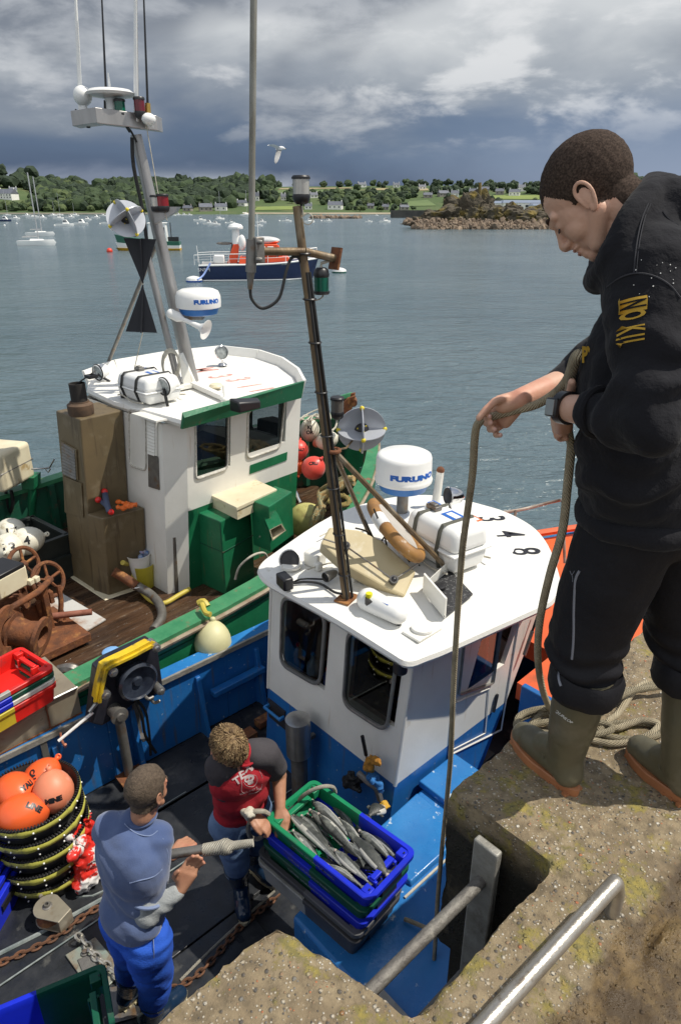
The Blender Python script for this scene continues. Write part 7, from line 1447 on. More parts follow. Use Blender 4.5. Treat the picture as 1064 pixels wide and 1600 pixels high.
# ================================================================ gull
c = pd(431, 236, 42); t = thing('seagull', 'white gull flying above the far shore left of the masthead lamp', 'gull', c-V((0, 0, .2)))
def gl(u, v, dy=0): return pd(400+u/15.2, 200+v/15.2, 42+dy)
GU = mat('gull_white', (.8, .8, .8), (.7, .7, .72), s=9, rough=.8); GUG = mat('gull_grey', (.38, .38, .38), (.22, .22, .22), s=3, rough=.8)
m = MB(); m.tube([gl(500, 505), gl(540, 495), gl(590, 485), gl(640, 480), gl(668, 488), gl(690, 494)], [.03, .09, .115, .09, .055, .035], k=3, n=12); body = m.build('body', GU, t)
MB().tube([gl(688, 494), gl(712, 500)], [.022, .004], n=6).build('beak', mat('beak_yellow', (.6, .4, .05), rough=.5), t); MB().slab([gl(520, 500), gl(470, 480), gl(465, 515), gl(520, 515)], (0, .02, .01)).build('tail', GU, t)
def wing(pts, w_, m_):
    rg = []
    for (u, v, dy, c1, c2) in pts:
        a_, b_ = gl(u+c1[0], v+c1[1], dy), gl(u+c2[0], v+c2[1], dy); md = (a_+b_)/2; up = V((0, -.0, .03)); rg.append([a_, md+up, b_, md-up*.4])
    MB().loft(rg).build('wing', m_, t, smooth=60)
wing([(590, 490, -.0, (-90, 20), (20, -10)), (500, 440, -.3, (-60, 25), (20, -15)), (400, 405, -.6, (-40, 30), (20, -22)), (320, 408, -.85, (-20, 20), (10, -15)), (278, 425, -1.0, (-3, 4), (3, -4))], .1, GU)
wing([(550, 520, 0, (-60, 0), (60, 0)), (530, 620, -.3, (-62, -10), (55, 10)), (500, 720, -.5, (-55, -10), (52, 10)), (475, 800, -.7, (-38, -5), (38, 5)), (465, 845, -.8, (-8, -2), (10, 2))], .1, GUG)
# ================================================================ lifeboat and the far green workboat
LBF = mframe(*[(lambda p: (p.x, p.y))(pz(402, 436, 0))][0], 6)
frame(LBF); t = thing('lifeboat', 'navy and orange lifeboat moored in open water behind the bare pole', 'lifeboat', (0, 0, 0)); s = 8.9/10
RO = mat('lifeboat_orange', (.78, .09, .02), (.7, .08, .02), s=1, rough=.35)
def bhull(L_, B_, f0, f1, m, par, nm='hull', sheer=1.0):
    rg = []
    for i in range(15):
        u = i/14; x = -L_/2+L_*u; bw = max(.03, B_/2*(1-max(0, (u-.55)/.45)**2)); f = f0+(f1-f0)*u**1.8; rk = max(0, u-.6)*1.2
        rg.append([(x+rk, -bw, f), (x+rk*.5, -bw*.96, f*.45), (x, -bw*.75, -.2), (x, bw*.75, -.2), (x+rk*.5, bw*.96, f*.45), (x+rk, bw, f)])
    return MB().loft(rg).build(nm, m, par, smooth=50)
h_ = bhull(8.6*s, 2.9, 1.0, 1.35, NV, t); MB().tube([(-4.3*s, -1.46, 1.02), (0, -1.47, 1.06), (2, -1.3, 1.15), (3.8, -.6, 1.32), (4.3, 0, 1.4), (3.8, .6, 1.32), (0, 1.47, 1.06), (-4.3*s, 1.46, 1.02)], .06, k=4, n=6).tube([(-4.3*s, -1.3, .05), (0, -1.32, .05), (2.2, -1.0, .05), (3.7, -.1, .08)], .05, k=3, n=5).build('rub_rail', GW, t)
MB().prism([(-3.7, -1.35), (2, -1.25), (3.9, 0), (2, 1.25), (-3.7, 1.35)], 1.0, 1.08).build('deck', mat('deck_grey', (.3, .3, .3), rough=.7), t, smooth=0)
MB().hexa([(-1.2, -.95, 1.05), (2.5, -.7, 1.1), (2.5, .7, 1.1), (-1.2, .95, 1.05)], [(-1.1, -.9, 1.5), (2.2, -.6, 1.5), (2.2, .6, 1.5), (-1.1, .9, 1.5)]).hexa([(-.6, -.85, 1.5), (1.4, -.7, 1.5), (1.4, .7, 1.5), (-.6, .85, 1.5)], [(-.5, -.78, 2.3), (1.5, -.68, 2.3), (1.5, .68, 2.3), (-.5, .78, 2.3)]).hexa([(-2.0, -.35, 1.05), (-1.3, -.35, 1.05), (-1.3, .35, 1.05), (-2.0, .35, 1.05)], [(-1.5, -.3, 2.3), (-1.1, -.3, 2.3), (-1.1, .3, 2.3), (-1.5, .3, 2.3)]).hexa([(1.5, -.7, 1.5), (1.8, -.5, 1.5), (1.8, .5, 1.5), (1.5, .7, 1.5)], [(1.5, -.7, 2.2), (1.6, -.6, 2.2), (1.6, .6, 2.2), (1.5, .7, 2.2)]).build('cabin', RO, t, bevel=.04)
for x in (-.15, .45, 1.0): o = MB().box((x, -.80, 1.95), (.42, .06, .42)).build('window', GW, t, bevel=.03); MB().box((x, -.84, 1.95), (.30, .02, .3)).build('pane', GB, o, smooth=0)
MB().box((-2.5, -.2, 1.35), (.7, .9, .55)).build('deck_locker', GW, t, bevel=.08)
MB().lathe([(.5, 0), (.52, .12), (.4, .28), (.1, .36), (.002, .37)], (-1.3, 0, 3.25), n=24).cyl((-1.3, 0, 2.3), (-1.3, 0, 3.3), .3, .22).sph((-.9, -.4, 2.4), (.25, .2, .5), 10).build('radome_mast', GW, t)
MB().sph((.6, 0, 2.5), (1.1, .55, .28), 12).build('rescue_dinghy', mat('dinghy_white', (.6, .6, .6), rough=.5), t); MB().sph((1.0, -.3, 2.42), (.6, .15, .12), 8).build('dinghy_cover', RO, t); MB().sph((-2.1, -.2, 2.35), (.55, .15, .1), 8).cyl((-1.9, 0, 1.1), (-1.5, 0, 2.6), .05).build('davit', STD, t)
m = MB()
for y in (-1.35, 1.35):
    P = [(-4.1, y, 1.05), (-3, y, 1.1), (-1.8, y, 1.1), (-.5, y, 1.12), (.8, y, 1.15), (2, y*.9, 1.2), (3.1, y*.6, 1.3), (4.2, y*.1, 1.42)]
    m.tube([V(p)+V((0, 0, .62)) for p in P], .025, k=3, n=6); m.tube([V(p)+V((0, 0, .32)) for p in P], .016, k=3, n=5)
    for p in P: m.tube([V(p), V(p)+V((0, 0, .62))], .02, n=5)
m.build('guard_rail', GW, t); MB().cyl((.2, .3, 2.4), (.2, .3, 4.2), .018).cyl((-3.9, 0, 1), (-4.0, 0, 2.2), .02).build('whip_aerial', GW, t)
for tx_, x, sz in (('SNSM', -3.5, .3), ('271', 3.35, .34)):
    q = text_mb(tx_, sz, depth=.01, sx=1.1); M = basis((x, -1.5 if x < 0 else -1.02, .75 if x < 0 else .95), (1, 0 if x < 0 else .45, 0), (0, 0, 1)); q.xf(M); q.build('lettering', GW, h_, smooth=0)
frame(); a = pz(322, 436, .5); tag(MB().tube([pd(309, 437, 47.5), pd(318, 430, 48), pd(329, 411, 48.3)], .06, k=4).build('mooring_line', mat('line_blue', (.3, .42, .8), rough=.7)), 'pale blue mooring line from the lifeboat stern to its buoy', 'line')
p = pz(236, 391, 0); frame(mframe(p.x, p.y, 187)); t = thing('workboat', 'green and white fishing boat with a yellow waterline behind the steel mast', 'fishing boat', (0, 0, 0)); zc = p.y*.92; Lw = 97*zc/1067
bhull(Lw*.96, Lw*.33, .95, 1.75, mat('workboat_green', (.03, .14, .09), rough=.4), t, 'hull'); bhull(Lw*.965, Lw*.335, .55, .9, GW, t, 'white_band'); bhull(Lw*.97, Lw*.338, .22, .3, mat('workboat_yellow', (.6, .35, .02), rough=.4), t, 'yellow_band')
MB().hexa([(-Lw*.3, -.8, .9), (Lw*.02, -.8, 1), (Lw*.02, .8, 1), (-Lw*.3, .8, .9)], [(-Lw*.28, -.75, 2.9), (-Lw*.02, -.7, 2.9), (-Lw*.02, .7, 2.9), (-Lw*.28, .75, 2.9)]).box((-Lw*.15, 0, 2.95), (Lw*.3, 1.7, .1)).build('wheelhouse', GW, t, bevel=.05)
for x in (-.22, -.13): MB().box((Lw*x, .8, 2.2), (.6, .1, .6)).build('window', GB, t)
MB().cyl((-Lw*.12, 0, 2.9), (-Lw*.12, 0, 5.4), .06).cyl((-Lw*.35, 0, 1), (-Lw*.35, 0, 3.0), .05).cyl((-Lw*.2, 0, 4), (-Lw*.05, 0, 4), .04).box((-Lw*.38, 0, 1.2), (1.2, .8, .5)).build('mast', BLK, t)
frame()
# ================================================================ people
frame()
SK = mat('skin', (.62, .385, .28), (.56, .32, .225), s=14, rough=.5, bump=.12, bs=160, dirt=(.60, .27, .19), ds=7, dlo=.55, dhi=.75, spec=.4)
SKW = mat('skin_tanned', (.46, .235, .145), (.38, .18, .11), s=14, rough=.5, bump=.1, bs=160, dirt=(.45, .16, .11), ds=8)
def headmesh(vox=.0032):
    m = MB()
    m.sph((-.014, 0, .030), (.100, .078, .092), 16).sph((.028, 0, -.012), (.062, .066, .088), 14).sph((.026, 0, -.062), (.056, .053, .050), 12)
    for s in (-1, 1):
        m.sph((.045, .033*s, -.034), (.035, .030, .034), 10).cap2((.0, .05*s, -.045), (.045, .034*s, -.088), .024, .020, 8).cap2((.070, .045*s, .018), (.088, .012*s, .014), .010, .012, 8)
        m.sph((.097, .012*s, -.040), (.011, .008, .008), 8).sph((.068, .030*s, -.004), (.018, .019, .015), 8)
    m.sph((.066, 0, -.098), (.022, .026, .018), 10).cap2((.086, 0, .010), (.096, 0, -.012), .010, .009, 8).cap2((.096, 0, -.012), (.107, 0, -.034), .009, .0105, 8).cap2((.107, 0, -.040), (.090, 0, -.046), .009, .010, 8)
    m.sph((.086, 0, -.060), (.013, .024, .0075), 10).sph((.083, 0, -.074), (.013, .020, .0085), 10).sph((.08, 0, -.085), (.012, .02, .012), 8)
    m.cap2((-.030, 0, -.05), (-.040, 0, -.115), .055, .052, 10).cap2((.01, 0, -.08), (-.01, 0, -.125), .045, .045, 10)
    return remesh(m, vox, 3, .5)
def earmesh(s):
    m = MB(); c = V((-.006, .079*s, -.012)); P = []
    for i in range(9):
        a = -.6+i*.62; P.append(c+V((-.004+.018*cos(a)*-1, .006*s*(1+.4*cos(a)), .003+.030*sin(a))))
    m.tube([c+V((.012, -.004*s, -.02)), c+V((.014, .002*s, .012)), c+V((.006, .006*s, .028)), c+V((-.008, .010*s, .031)), c+V((-.018, .012*s, .020)), c+V((-.019, .010*s, .002)), c+V((-.010, .006*s, -.018)), c+V((.002, .001*s, -.031)), c+V((.010, -.003*s, -.026))], .0045, k=3, n=8)
    m.sph(c+V((-.002, .001*s, .0)), (.013, .004, .022), 8).sph(c+V((.003, .0*s, -.024)), (.008, .005, .009), 8)
    e = remesh(m, .0025, 2, .5)
    for v in e.bm.verts: v.co.x = -.006+(v.co.x+.006)*.95; v.co.y = .074*s+(v.co.y-.074*s)*.7
    return e
HEAD = headmesh(); HEADV = bpy.data.meshes.new('h'); HEAD.bm.to_mesh(HEADV); HEAD.bm.free()
def hair_line(p, style):
    x, y, z = p; z += noise.noise(p*190)*.004+noise.noise(p*60)*.003; ay = abs(y)
    if style == 'buzz':
        if x > .052: return z > .058-(x-.052)*.15+ay*.12
        if x > .022: return z > .058-(.052-x)*1.5 and ay > .0 or z > .058
        if x > -.012: return z > -.004
        return z > -.048+(x+.03)*.5 if x > -.04 else z > -.078
    return (x > .03 and z > .045) or (x <= .03 and z > (-.02 if x > -.01 else -.07))
def add_head(body, Mh, style, hm, par, brow, sc=1.0, hoff=.0022, lash=True, hn=.0):
    M = Mh @ Matrix.Scale(sc, 4); b = bmesh.new(); b.from_mesh(HEADV); n0 = len(body.bm.verts)
    vs = [M @ v.co for v in b.verts]; fs = [tuple(v.index for v in f.verts) for f in b.faces]; body.faces(vs, fs); b.normal_update()
    for s in (-1, 1):
        e = earmesh(s); body.faces([M @ v.co for v in e.bm.verts], [tuple(v.index for v in f.verts) for f in e.bm.faces]); e.bm.free()
    h = MB(); keep = [f for f in b.faces if hair_line(f.calc_center_median(), style)]; ids = {}; vv = []; ff = []
    for f in keep:
        q = []
        for v in f.verts:
            if v.index not in ids:
                ids[v.index] = len(vv); nz_ = noise.fractal(v.co*(70 if style == 'buzz' else 26), 1, 2, 3); vv.append(M @ (v.co+v.normal*(hoff+hn*max(-.4, nz_))))
            q.append(ids[v.index])
        ff.append(tuple(q))
    h.faces(vv, ff); b.free()
    def later(bodyobj):
        ho = h.build('hair', hm, bodyobj, smooth=60, fr=I4, recalc=False)
        for s in (-1, 1): MB().tube([M @ V(p) for p in ((.094, .014*s, .020), (.088, .034*s, .025), (.074, .050*s, .020))], [.0035*sc, .0045*sc, .002*sc], n=6, k=3).build('eyebrow', brow, bodyobj, fr=I4)
        if lash:
            for s in (-1, 1): MB().tube([M @ V(p) for p in ((.088, .019*s, -.008), (.0885, .031*s, -.0115), (.080, .044*s, -.009))], .0022*sc, n=5, k=3).build('eyelashes', BLK, bodyobj, fr=I4)
        e = MB(); e.sph((.0895, 0, -.0605), (.0105, .0215, .0055), 10).sph((.0875, 0, -.0735), (.0105, .018, .0065), 10); e.xf(M); e.build('lips', mat('lips', (.48, .22, .17), rough=.5) if 'lips' not in bpy.data.materials else bpy.data.materials['lips'], bodyobj, fr=I4)
        return ho
    return later
def hmat(pos, f, pitch, roll=0):      # head frame: x = face direction
    f = V(f).normalized(); up = V((0, 0, 1)); y = up.cross(f).normalized(); x = (f*cos(pitch)-up*sin(pitch)); z = x.cross(y); M = Matrix((x, y, z)).transposed().to_4x4()
    return Matrix.Translation(pos) @ M @ Matrix.Rotation(roll, 4, 'X')
def handmb(m, wrist, pts, palm, r=.0088):
    """pts: five chains [root, joint, joint, tip]; palm: points hulled to the wrist"""
    for p in palm: m.cap2(wrist, p, .026, .0165, 8)
    for a, b in zip(palm, palm[1:]): m.cap2(a, b, .0165, .015, 8)
    for i, ch in enumerate(pts):
        k = (1.12, 1, 1.04, 1, .86)[i]
        for j, (a, b) in enumerate(zip(ch, ch[1:])): m.cap2(a, b, r*k*(1.08-.06*j), r*k*(1.02-.08*j), 8)
    return m
def boot(par, heel, toe, top, mu, ms, hgt, nm='boot', rs=.068, W_=.1):
    heel, toe = V(heel), V(toe); d = toe-heel; d.z = 0; Lb = d.length; d.normalize(); s = V((0, 0, 1)).cross(d); z0 = heel.z
    def q(x, y, z): return heel+d*x*Lb+s*y*W_+V((0, 0, z))
    m = MB(); an = q(.24, 0, .10)
    m.cap2(q(.16, 0, .06), q(.22, 0, .12), .046, .05, 10).cap2(q(.2, 0, .075), q(.72, 0, .052), .05, .047, 10).cap2(q(.7, -.06, .05), q(.84, .0, .045), .045, .043, 10).cap2(q(.24, 0, .13), q(.5, 0, .08), .052, .045, 10)
    tp = V(top); m.cap2(an, bet(an, tp, .45), .054, rs*.92, 12)
    m.tube([bet(an, tp, .3), bet(an, tp, .6), tp], [rs*.88, rs*.97, rs*1.06], n=24)
    m = remesh(m, .006, 3, .5, .0025, 14)
    for v in m.bm.verts:
        if v.co.z < z0+.026: v.co.z = z0+.026
    o = m.build(nm, mu, par, smooth=60, fr=I4)
    def outl(k, z): return [q(.5+.5*k*cos(a)*(1.0), (.42+.08*cos(a-.3))*k*sin(a)*(1 if cos(a) > -.2 else .92), z) for a in [2*pi*i/28 for i in range(28)]]
    m = MB(); m.loft([outl(1.0, .0), outl(1.03, .012), outl(1.03, .030), outl(.97, .034)]); 
    m.build('sole', ms, o, smooth=30, fr=I4)
    m = MB()
    for i in range(9): m.box(q(.07+.105*i, 0, .006), (Lb*.05, W_*(.72 if 1 < i < 8 else .6), .012), M=basis((0, 0, 0), d, s))
    m.build('tread', ms, o, smooth=0, fr=I4)
    m = MB(); m.torus(tp, rs*1.07, .005, M=basis((0, 0, 0), (tp-an).orthogonal(), (tp-an).cross((tp-an).orthogonal()))); m.build('boot_trim', mu, o, fr=I4); m = MB(); m.tube([q(.36, .43, .085), q(.45, .3, .105), q(.47, 0, .117), q(.45, -.3, .105), q(.36, -.43, .085)], .0028, k=4, n=5); m.build('instep_seam', mu, o, fr=I4)
    return o
def surf(me_obj):
    bm = bmesh.new(); bm.from_mesh(me_obj.data); bm.transform(me_obj.matrix_world if me_obj.parent is None else ROOT[me_obj.parent.name] if me_obj.parent.name in ROOT else I4); bv = BVHTree.FromBMesh(bm); bm.free(); return bv
def hit(bv, u, v, off=.003):
    h = bv.ray_cast(V((0, 0, CZ)), ray(u, v)); return h[0]-ray(u, v).normalized()*off if h[0] else None
def rootof(o):
    while o.parent: o = o.parent
    return o
def bvh(o):
    bm = bmesh.new(); bm.from_mesh(o.data); bm.transform(ROOT[rootof(o).name]); b = BVHTree.FromBMesh(bm); bm.free(); return b
def decal(o, tx, uv, dx, dy, m, nm='print', off=.0025, fr_=None):
    bv = bvh(o); c = hit(bv, *uv, 0); a = hit(bv, uv[0]+dx[0], uv[1]+dx[1], 0) or c; e = ray(uv[0]+dx[0], uv[1]+dx[1])*(c.y/ray(uv[0], uv[1]).y)-ray(*uv)*(c.y/ray(*uv).y); g = ray(uv[0]+dy[0], uv[1]+dy[1])-ray(*uv)
    M = basis(c, e, g); dn = -(M.to_3x3() @ V((0, 0, 1)))
    if dn.dot(ray(*uv)) < 0: M = M @ Matrix.Rotation(pi, 4, 'X'); dn = -dn
    bmesh.ops.subdivide_edges(tx.bm, edges=[e_ for e_ in tx.bm.edges if e_.calc_length() > .01], cuts=2)
    for v in tx.bm.verts:
        p = M @ V((v.co.x, v.co.y, .25)); h = bv.ray_cast(p, dn); v.co = (h[0]-dn*(off+v.co.z)) if h[0] and abs((h[0]-c).dot(dn)) < .03 else M @ V((v.co.x, v.co.y, off))
    return tx.build(nm, m, o, smooth=0, fr=I4)
def seam(o, pts, r, m, nm='seam', off=.001):
    bv = bvh(o); P = [hit(bv, u, v, off) for u, v in pts]; P = [p for p in P if p]
    if len(P) > 1: return MB().tube(P, r, n=5, k=5).build(nm, m, o, fr=I4)
# ---------------------------------------------------------------- the man on the quay
HOOD = mat('black_sweat_cloth', (.009, .009, .012), (.013, .013, .016), s=9, rough=.95, bump=.6, bs=38, sheen=.05, spec=.25, bdist=.008); TRK = mat('black_track_cloth', (.005, .005, .008), (.008, .008, .011), spec=.3, s=7, rough=.7, bump=.2, bs=60)
SEAM = mat('seam_thread', (.035, .035, .042), rough=.9); GOLD = mat('print_yellow', (.55, .33, .03), (.42, .25, .02), s=40, rough=.7); BUZZ = mat('buzz_hair', (.032, .022, .017), (.075, .052, .04), s=260, rough=.9, spec=.15, bump=.35, bs=420, lo=.4, hi=.66, det=2, bdist=.002)
BTU = mat('boot_olive', (.10, .09, .055), (.085, .075, .045), s=6, rough=.42, bump=.05, bs=40, dirt=(.15, .13, .09), ds=5); BTS = mat('boot_sole_gum', (.38, .15, .06), (.3, .12, .05), s=12, rough=.6)
pr = thing('person', 'young man with shaved head, black hoodie and olive boots standing on the quay', 'person', (.85, 1.62, ZQ))
shL, shR = pd(1008, 432, 1.37), V((.80, 1.66, 4.36)); elL, wrL = pd(1012, 655, 1.24), pd(876, 636, 1.46); elR, wrR = pd(905, 588, 1.86), pd(812, 624, 1.70)
hc = pd(921, 306, 1.50); Mh = hmat(hc, (-.84, .545, 0), radians(50)); nb = V((.665, 1.475, 4.40))
body = MB(); rest = MB()
rest.cap2(Mh @ V((-.040, 0, -.09)), nb-V((0, 0, .03)), .051, .05, 10).cap2(nb-V((0, 0, .06)), (.72, 1.53, 4.15), .06, .09, 10).cap2((.72, 1.53, 4.15), (.80, 1.62, 3.86), .09, .10, 10)
for a, b, c, r in ((shL, elL, wrL, 1), (shR, elR, wrR, 1)): rest.cap2(nb-V((0, 0, .06)), a, .045, .045, 8).cap2(a, b, .048, .042, 10).cap2(b, c, .043, .028, 10)
for a, b, c in (((.73, 1.57, 3.82), (.70, 1.61, 3.42), (.69, 1.585, 3.12)), ((.88, 1.67, 3.82), (.98, 1.68, 3.42), (1.02, 1.62, 3.12))): rest.cap2(a, b, .085, .055, 10).cap2(b, c, .045, .028, 10)
# right hand: palm towards the camera, fingers curled round the rope, thumb along it
Wr = wrR; palm = [pd(780, 627, 1.715), pd(776, 638, 1.725), pd(781, 650, 1.725), pd(789, 660, 1.72)]
fng = [[pd(790, 622, 1.69), pd(773, 627, 1.675), pd(759, 640, 1.665), pd(748, 653, 1.66)]]
for (u, v) in ((771, 634), (773, 644), (779, 654), (788, 663)):
    fng.append([pd(u, v, 1.735), pd(u-13, v+8, 1.735), pd(u-14, v+17, 1.70), pd(u-7, v+17, 1.668)])
handmb(rest, Wr, fng, palm, .0092); rest.cap2(Wr, pd(786, 632, 1.70), .027, .024, 10)
# left hand: fist on the belly with the thumb up over the rope
W2 = wrL; palm = [pd(876, 652, 1.53), pd(884, 650, 1.55), pd(874, 668, 1.535), pd(884, 668, 1.55)]
fg = [[pd(884, 628, 1.50), pd(890, 615, 1.49), pd(893, 604, 1.475), pd(893, 597, 1.465)]]
for i in range(4): u, v = 868+i*1.5, 652+i*9; fg.append([pd(u+4, v-2, 1.545), pd(u-3, v+2, 1.56), pd(u+2, v+7, 1.585), pd(u+12, v+6, 1.57)])
handmb(rest, W2, fg, palm, .0095)
rest = remesh(rest, .0042, 2, .5); body.faces([v.co.copy() for v in rest.bm.verts], [tuple(v.index for v in f.verts) for f in rest.bm.faces]); rest.bm.free()
later = add_head(body, Mh, 'buzz', BUZZ, pr, BUZZ, .92, .0008, True, .0012)
bo = body.build('body', SK, pr, smooth=60, fr=I4); later(bo)
m = MB()       # nails
for ch in fng[1:]: m.sph(ch[-1]+V((.0, -.006, .002)), (.005, .003, .006), 6)
m.build('fingernails', mat('nail', (.6, .36, .3), rough=.3), bo)
# hoodie
h = MB(); f_ = V((-.75, .65, 0)).normalized(); s_ = V((.65, .75, 0)).normalized(); Rb = Matrix((f_, s_, V((0, 0, 1)))).transposed().to_4x4()
h.sph((.675, 1.50, 4.22), (.135, .20, .20), 16, M=Rb).sph((.715, 1.54, 4.04), (.145, .185, .2), 16, M=Rb).sph((.765, 1.585, 3.92), (.155, .19, .14), 16, M=Rb)
h.cap2((.70, 1.50, 4.40), shL+V((.01, 0, .01)), .085, .088, 12).cap2((.70, 1.50, 4.40), shR, .085, .085, 12).sph((.72, 1.50, 4.36), (.10, .16, .10), 12, M=Rb)
h.cap2(shL, bet(shL, elL, .55)+V((.012, -.005, 0)), .086, .080, 12).cap2(bet(shL, elL, .5)+V((.012, -.005, 0)), elL+V((.0, .01, .01)), .080, .074, 12).cap2(elL, bet(elL, wrL, .52), .070, .052, 12)
h.cap2(shR, elR, .08, .068, 12).cap2(elR, bet(elR, wrR, .3), .062, .05, 12)
hd_ = [pd(936, 436, 1.44), pd(948, 414, 1.39), pd(968, 375, 1.37), pd(992, 335, 1.39), pd(1018, 300, 1.44), pd(1026, 292, 1.52), pd(1012, 310, 1.62), pd(978, 360, 1.66), pd(945, 405, 1.60), pd(932, 436, 1.53)]
h.tube(hd_, .030, k=4, n=12, closed=True); h.tube([q+V((.04, 0, -.04)) for q in hd_[1:8]], .045, k=4, n=12)
h.cap2(pd(1052, 335, 1.47), pd(1110, 345, 1.5), .065, .08, 12).cap2(pd(1022, 296, 1.47), pd(1062, 322, 1.42), .034, .05, 12).cap2(pd(1040, 345, 1.44), pd(1090, 365, 1.5), .065, .09, 12)
def wr(p):
    k = .0065*noise.fractal(V((p.x*9, p.y*9, p.z*14)), 1, 2, 4)
    # folds: ridges running from the elbow and across the waist
    e = (p-elL).length; k += .009*sin(e*85+4*noise.noise(p*9))*max(0, 1-abs(e-.10)/.12)
    w_ = abs(p.z-3.95); k += .009*sin(p.z*70+6*noise.noise(V((p.x*6, p.y*6, 1))))*max(0, 1-w_/.18)
    k += .007*(noise.ridged_multi_fractal(V((p.x*5+2, p.y*5, p.z*4)), 1, 2, 3, 1, 2)-1.2)*.35
    return k
hd = remesh(h, .0075, 4, .55, fnoise=wr); hood = hd.build('hoodie', HOOD, bo, smooth=80, fr=I4)
h = MB(); h.torus((.775, 1.595, 3.845), .165, .024, n=40, k=12); h.xf(Matrix.Translation((.775, 1.595, 3.845)) @ Rb @ Matrix.Diagonal((.86, 1.08, 1.3, 1)) @ Rb.inverted() @ Matrix.Translation((-.775, -1.595, -3.845))); h.noise(.006, 14, 2); h.build('waistband', HOOD, hood, smooth=80, fr=I4)
seam(hood, [(1012, 318), (1003, 340), (996, 370), (992, 400), (990, 426)], .0016, SEAM); seam(hood, [(1016, 318), (1007, 340), (1000, 370), (996, 400), (994, 426)], .0012, SEAM)
seam(hood, [(932, 470), (948, 448), (968, 434), (992, 427), (1020, 431), (1045, 445), (1062, 465)], .0018, SEAM); seam(hood, [(1035, 330), (1045, 342), (1060, 352)], .0012, SEAM)
bx = MB(); bx.faces([(-.0125+.0025*i, -.021+.006*j, 0) for i in range(11) for j in range(8)], [(i*8+j, i*8+j+1, i*8+9+j, i*8+8+j) for i in range(10) for j in range(7)])
decal(hood, bx, (985, 477), (0, 20), (20, 0), GOLD, 'print_box', .002)
for ch, (u, v), sz, mm in (('N', (985, 477), .046, HOOD), ('O', (985, 493), .044, GOLD), ('K', (983, 515), .046, GOLD), ('I', (983, 526), .046, GOLD), ('L', (982, 536), .046, GOLD)):
    tx = text_mb(ch, sz, depth=.0, off=.0012, extr=False, sx=.44); decal(hood, tx, (u, v), (0, 20), (20, 0), mm, 'print', .0045 if ch == 'N' else .0025)
tx = text_mb('PY', .045, depth=0, off=.002, extr=False, sx=.5); decal(hood, tx, (917, 556), (20, 0), (0, -20), GOLD, 'print', .003)
for q, w_ in (((.52), .053), ):
    c = bet(elL, wrL, q); d = (wrL-elL).normalized(); MB().torus(c, .047, .009, M=basis((0, 0, 0), d.orthogonal(), d.cross(d.orthogonal()))).build('cuff', HOOD, hood, fr=I4)
# paint specks
sp_ = MB(); bv = bvh(hood); r_ = random.Random(8)
for i in range(16):
    p = hit(bv, r_.uniform(985, 1055), r_.uniform(405, 470), .001)
    if p: sp_.sph(p, r_.uniform(.0006, .0014), 4)
sp_.build('paint_specks', GW, hood, smooth=0)
# watch
d = (wrL-elL).normalized(); c = bet(elL, wrL, .93); M = basis((0, 0, 0), d.orthogonal(), d.cross(d.orthogonal())); WB = mat('watch_black', (.012, .012, .014), rough=.4)
t = MB().lathe([(.033, -.012), (.036, -.012), (.036, .012), (.033, .012)], Matrix.Translation(c) @ M, n=28).build('watch', WB, bo, fr=I4); ou = V((-1, -.15, .1)).normalized(); ou = (ou-d*ou.dot(d)).normalized()
MB().box(c+ou*.038, (.012, .034, .040), M=basis((0, 0, 0), ou, d)).build('watch_case', WB, t, bevel=.004, fr=I4); MB().box(c+ou*.045, (.002, .026, .033), M=basis((0, 0, 0), ou, d)).build('watch_glass', STL, t, fr=I4)
# trousers with rolled hems
h = MB(); h.sph((.80, 1.62, 3.82), (.145, .18, .13), 14, M=Rb)
LL = [V((.735, 1.575, 3.80)), V((.705, 1.60, 3.58)), V((.69, 1.61, 3.42)), V((.70, 1.59, 3.33))]; RL = [V((.89, 1.675, 3.80)), V((.955, 1.68, 3.58)), V((.995, 1.68, 3.43)), V((1.02, 1.64, 3.325))]
for P, rr in ((LL, (.125, .116, .106, .088)), (RL, (.125, .115, .104, .088))):
    for i in range(3): h.cap2(P[i], P[i+1], rr[i], rr[i+1], 12)
def wr2(p): return .004*noise.fractal(V((p.x*8, p.y*8, p.z*8)), 1, 2, 4)+.007*sin(p.z*75+5*noise.noise(p*7))*max(0, 1-abs(p.z-3.38)/.12)+.004*noise.noise(V((p.x*14, p.y*14, p.z*3)))
hd = remesh(h, .0075, 4, .55, fnoise=wr2); tro = hd.build('tracksuit_trousers', TRK, bo, smooth=80, fr=I4)
for P in (LL, RL):
    m = MB(); c = P[3]+V((0, 0, -.015)); d = V((.03, -.01, 1)); M = basis((0, 0, 0), d.orthogonal(), d.cross(d.orthogonal())); m.lathe([(.078, -.035), (.096, -.042), (.103, -.02), (.102, .02), (.094, .04), (.08, .03)], Matrix.Translation(c) @ M, n=36); m.noise(.009, 11, 3); m.build('rolled_hem', TRK, tro, smooth=80, fr=I4)
PIP = mat('reflective_piping', (.22, .23, .27), rough=.4)
seam(tro, [(905, 892), (899, 905), (897, 930), (896, 960), (896, 985), (895, 1010), (893, 1030)], .0035, PIP, 'piping', .0); seam(tro, [(948, 772), (947, 785), (944, 797)], .004, PIP, 'piping', .0)
hems = [o for o in tro.children if o.name.startswith('rolled')]; seam(hems[0], [(876, 1042), (873, 1052), (873, 1062), (876, 1072)], .0045, PIP, 'piping', .0)
seam(tro, [(893, 898), (894, 903), (894, 909)], .0008, PIP, 'small_logo', .0); seam(tro, [(890, 892), (893, 898), (897, 892)], .0008, PIP, 'small_logo', .0)
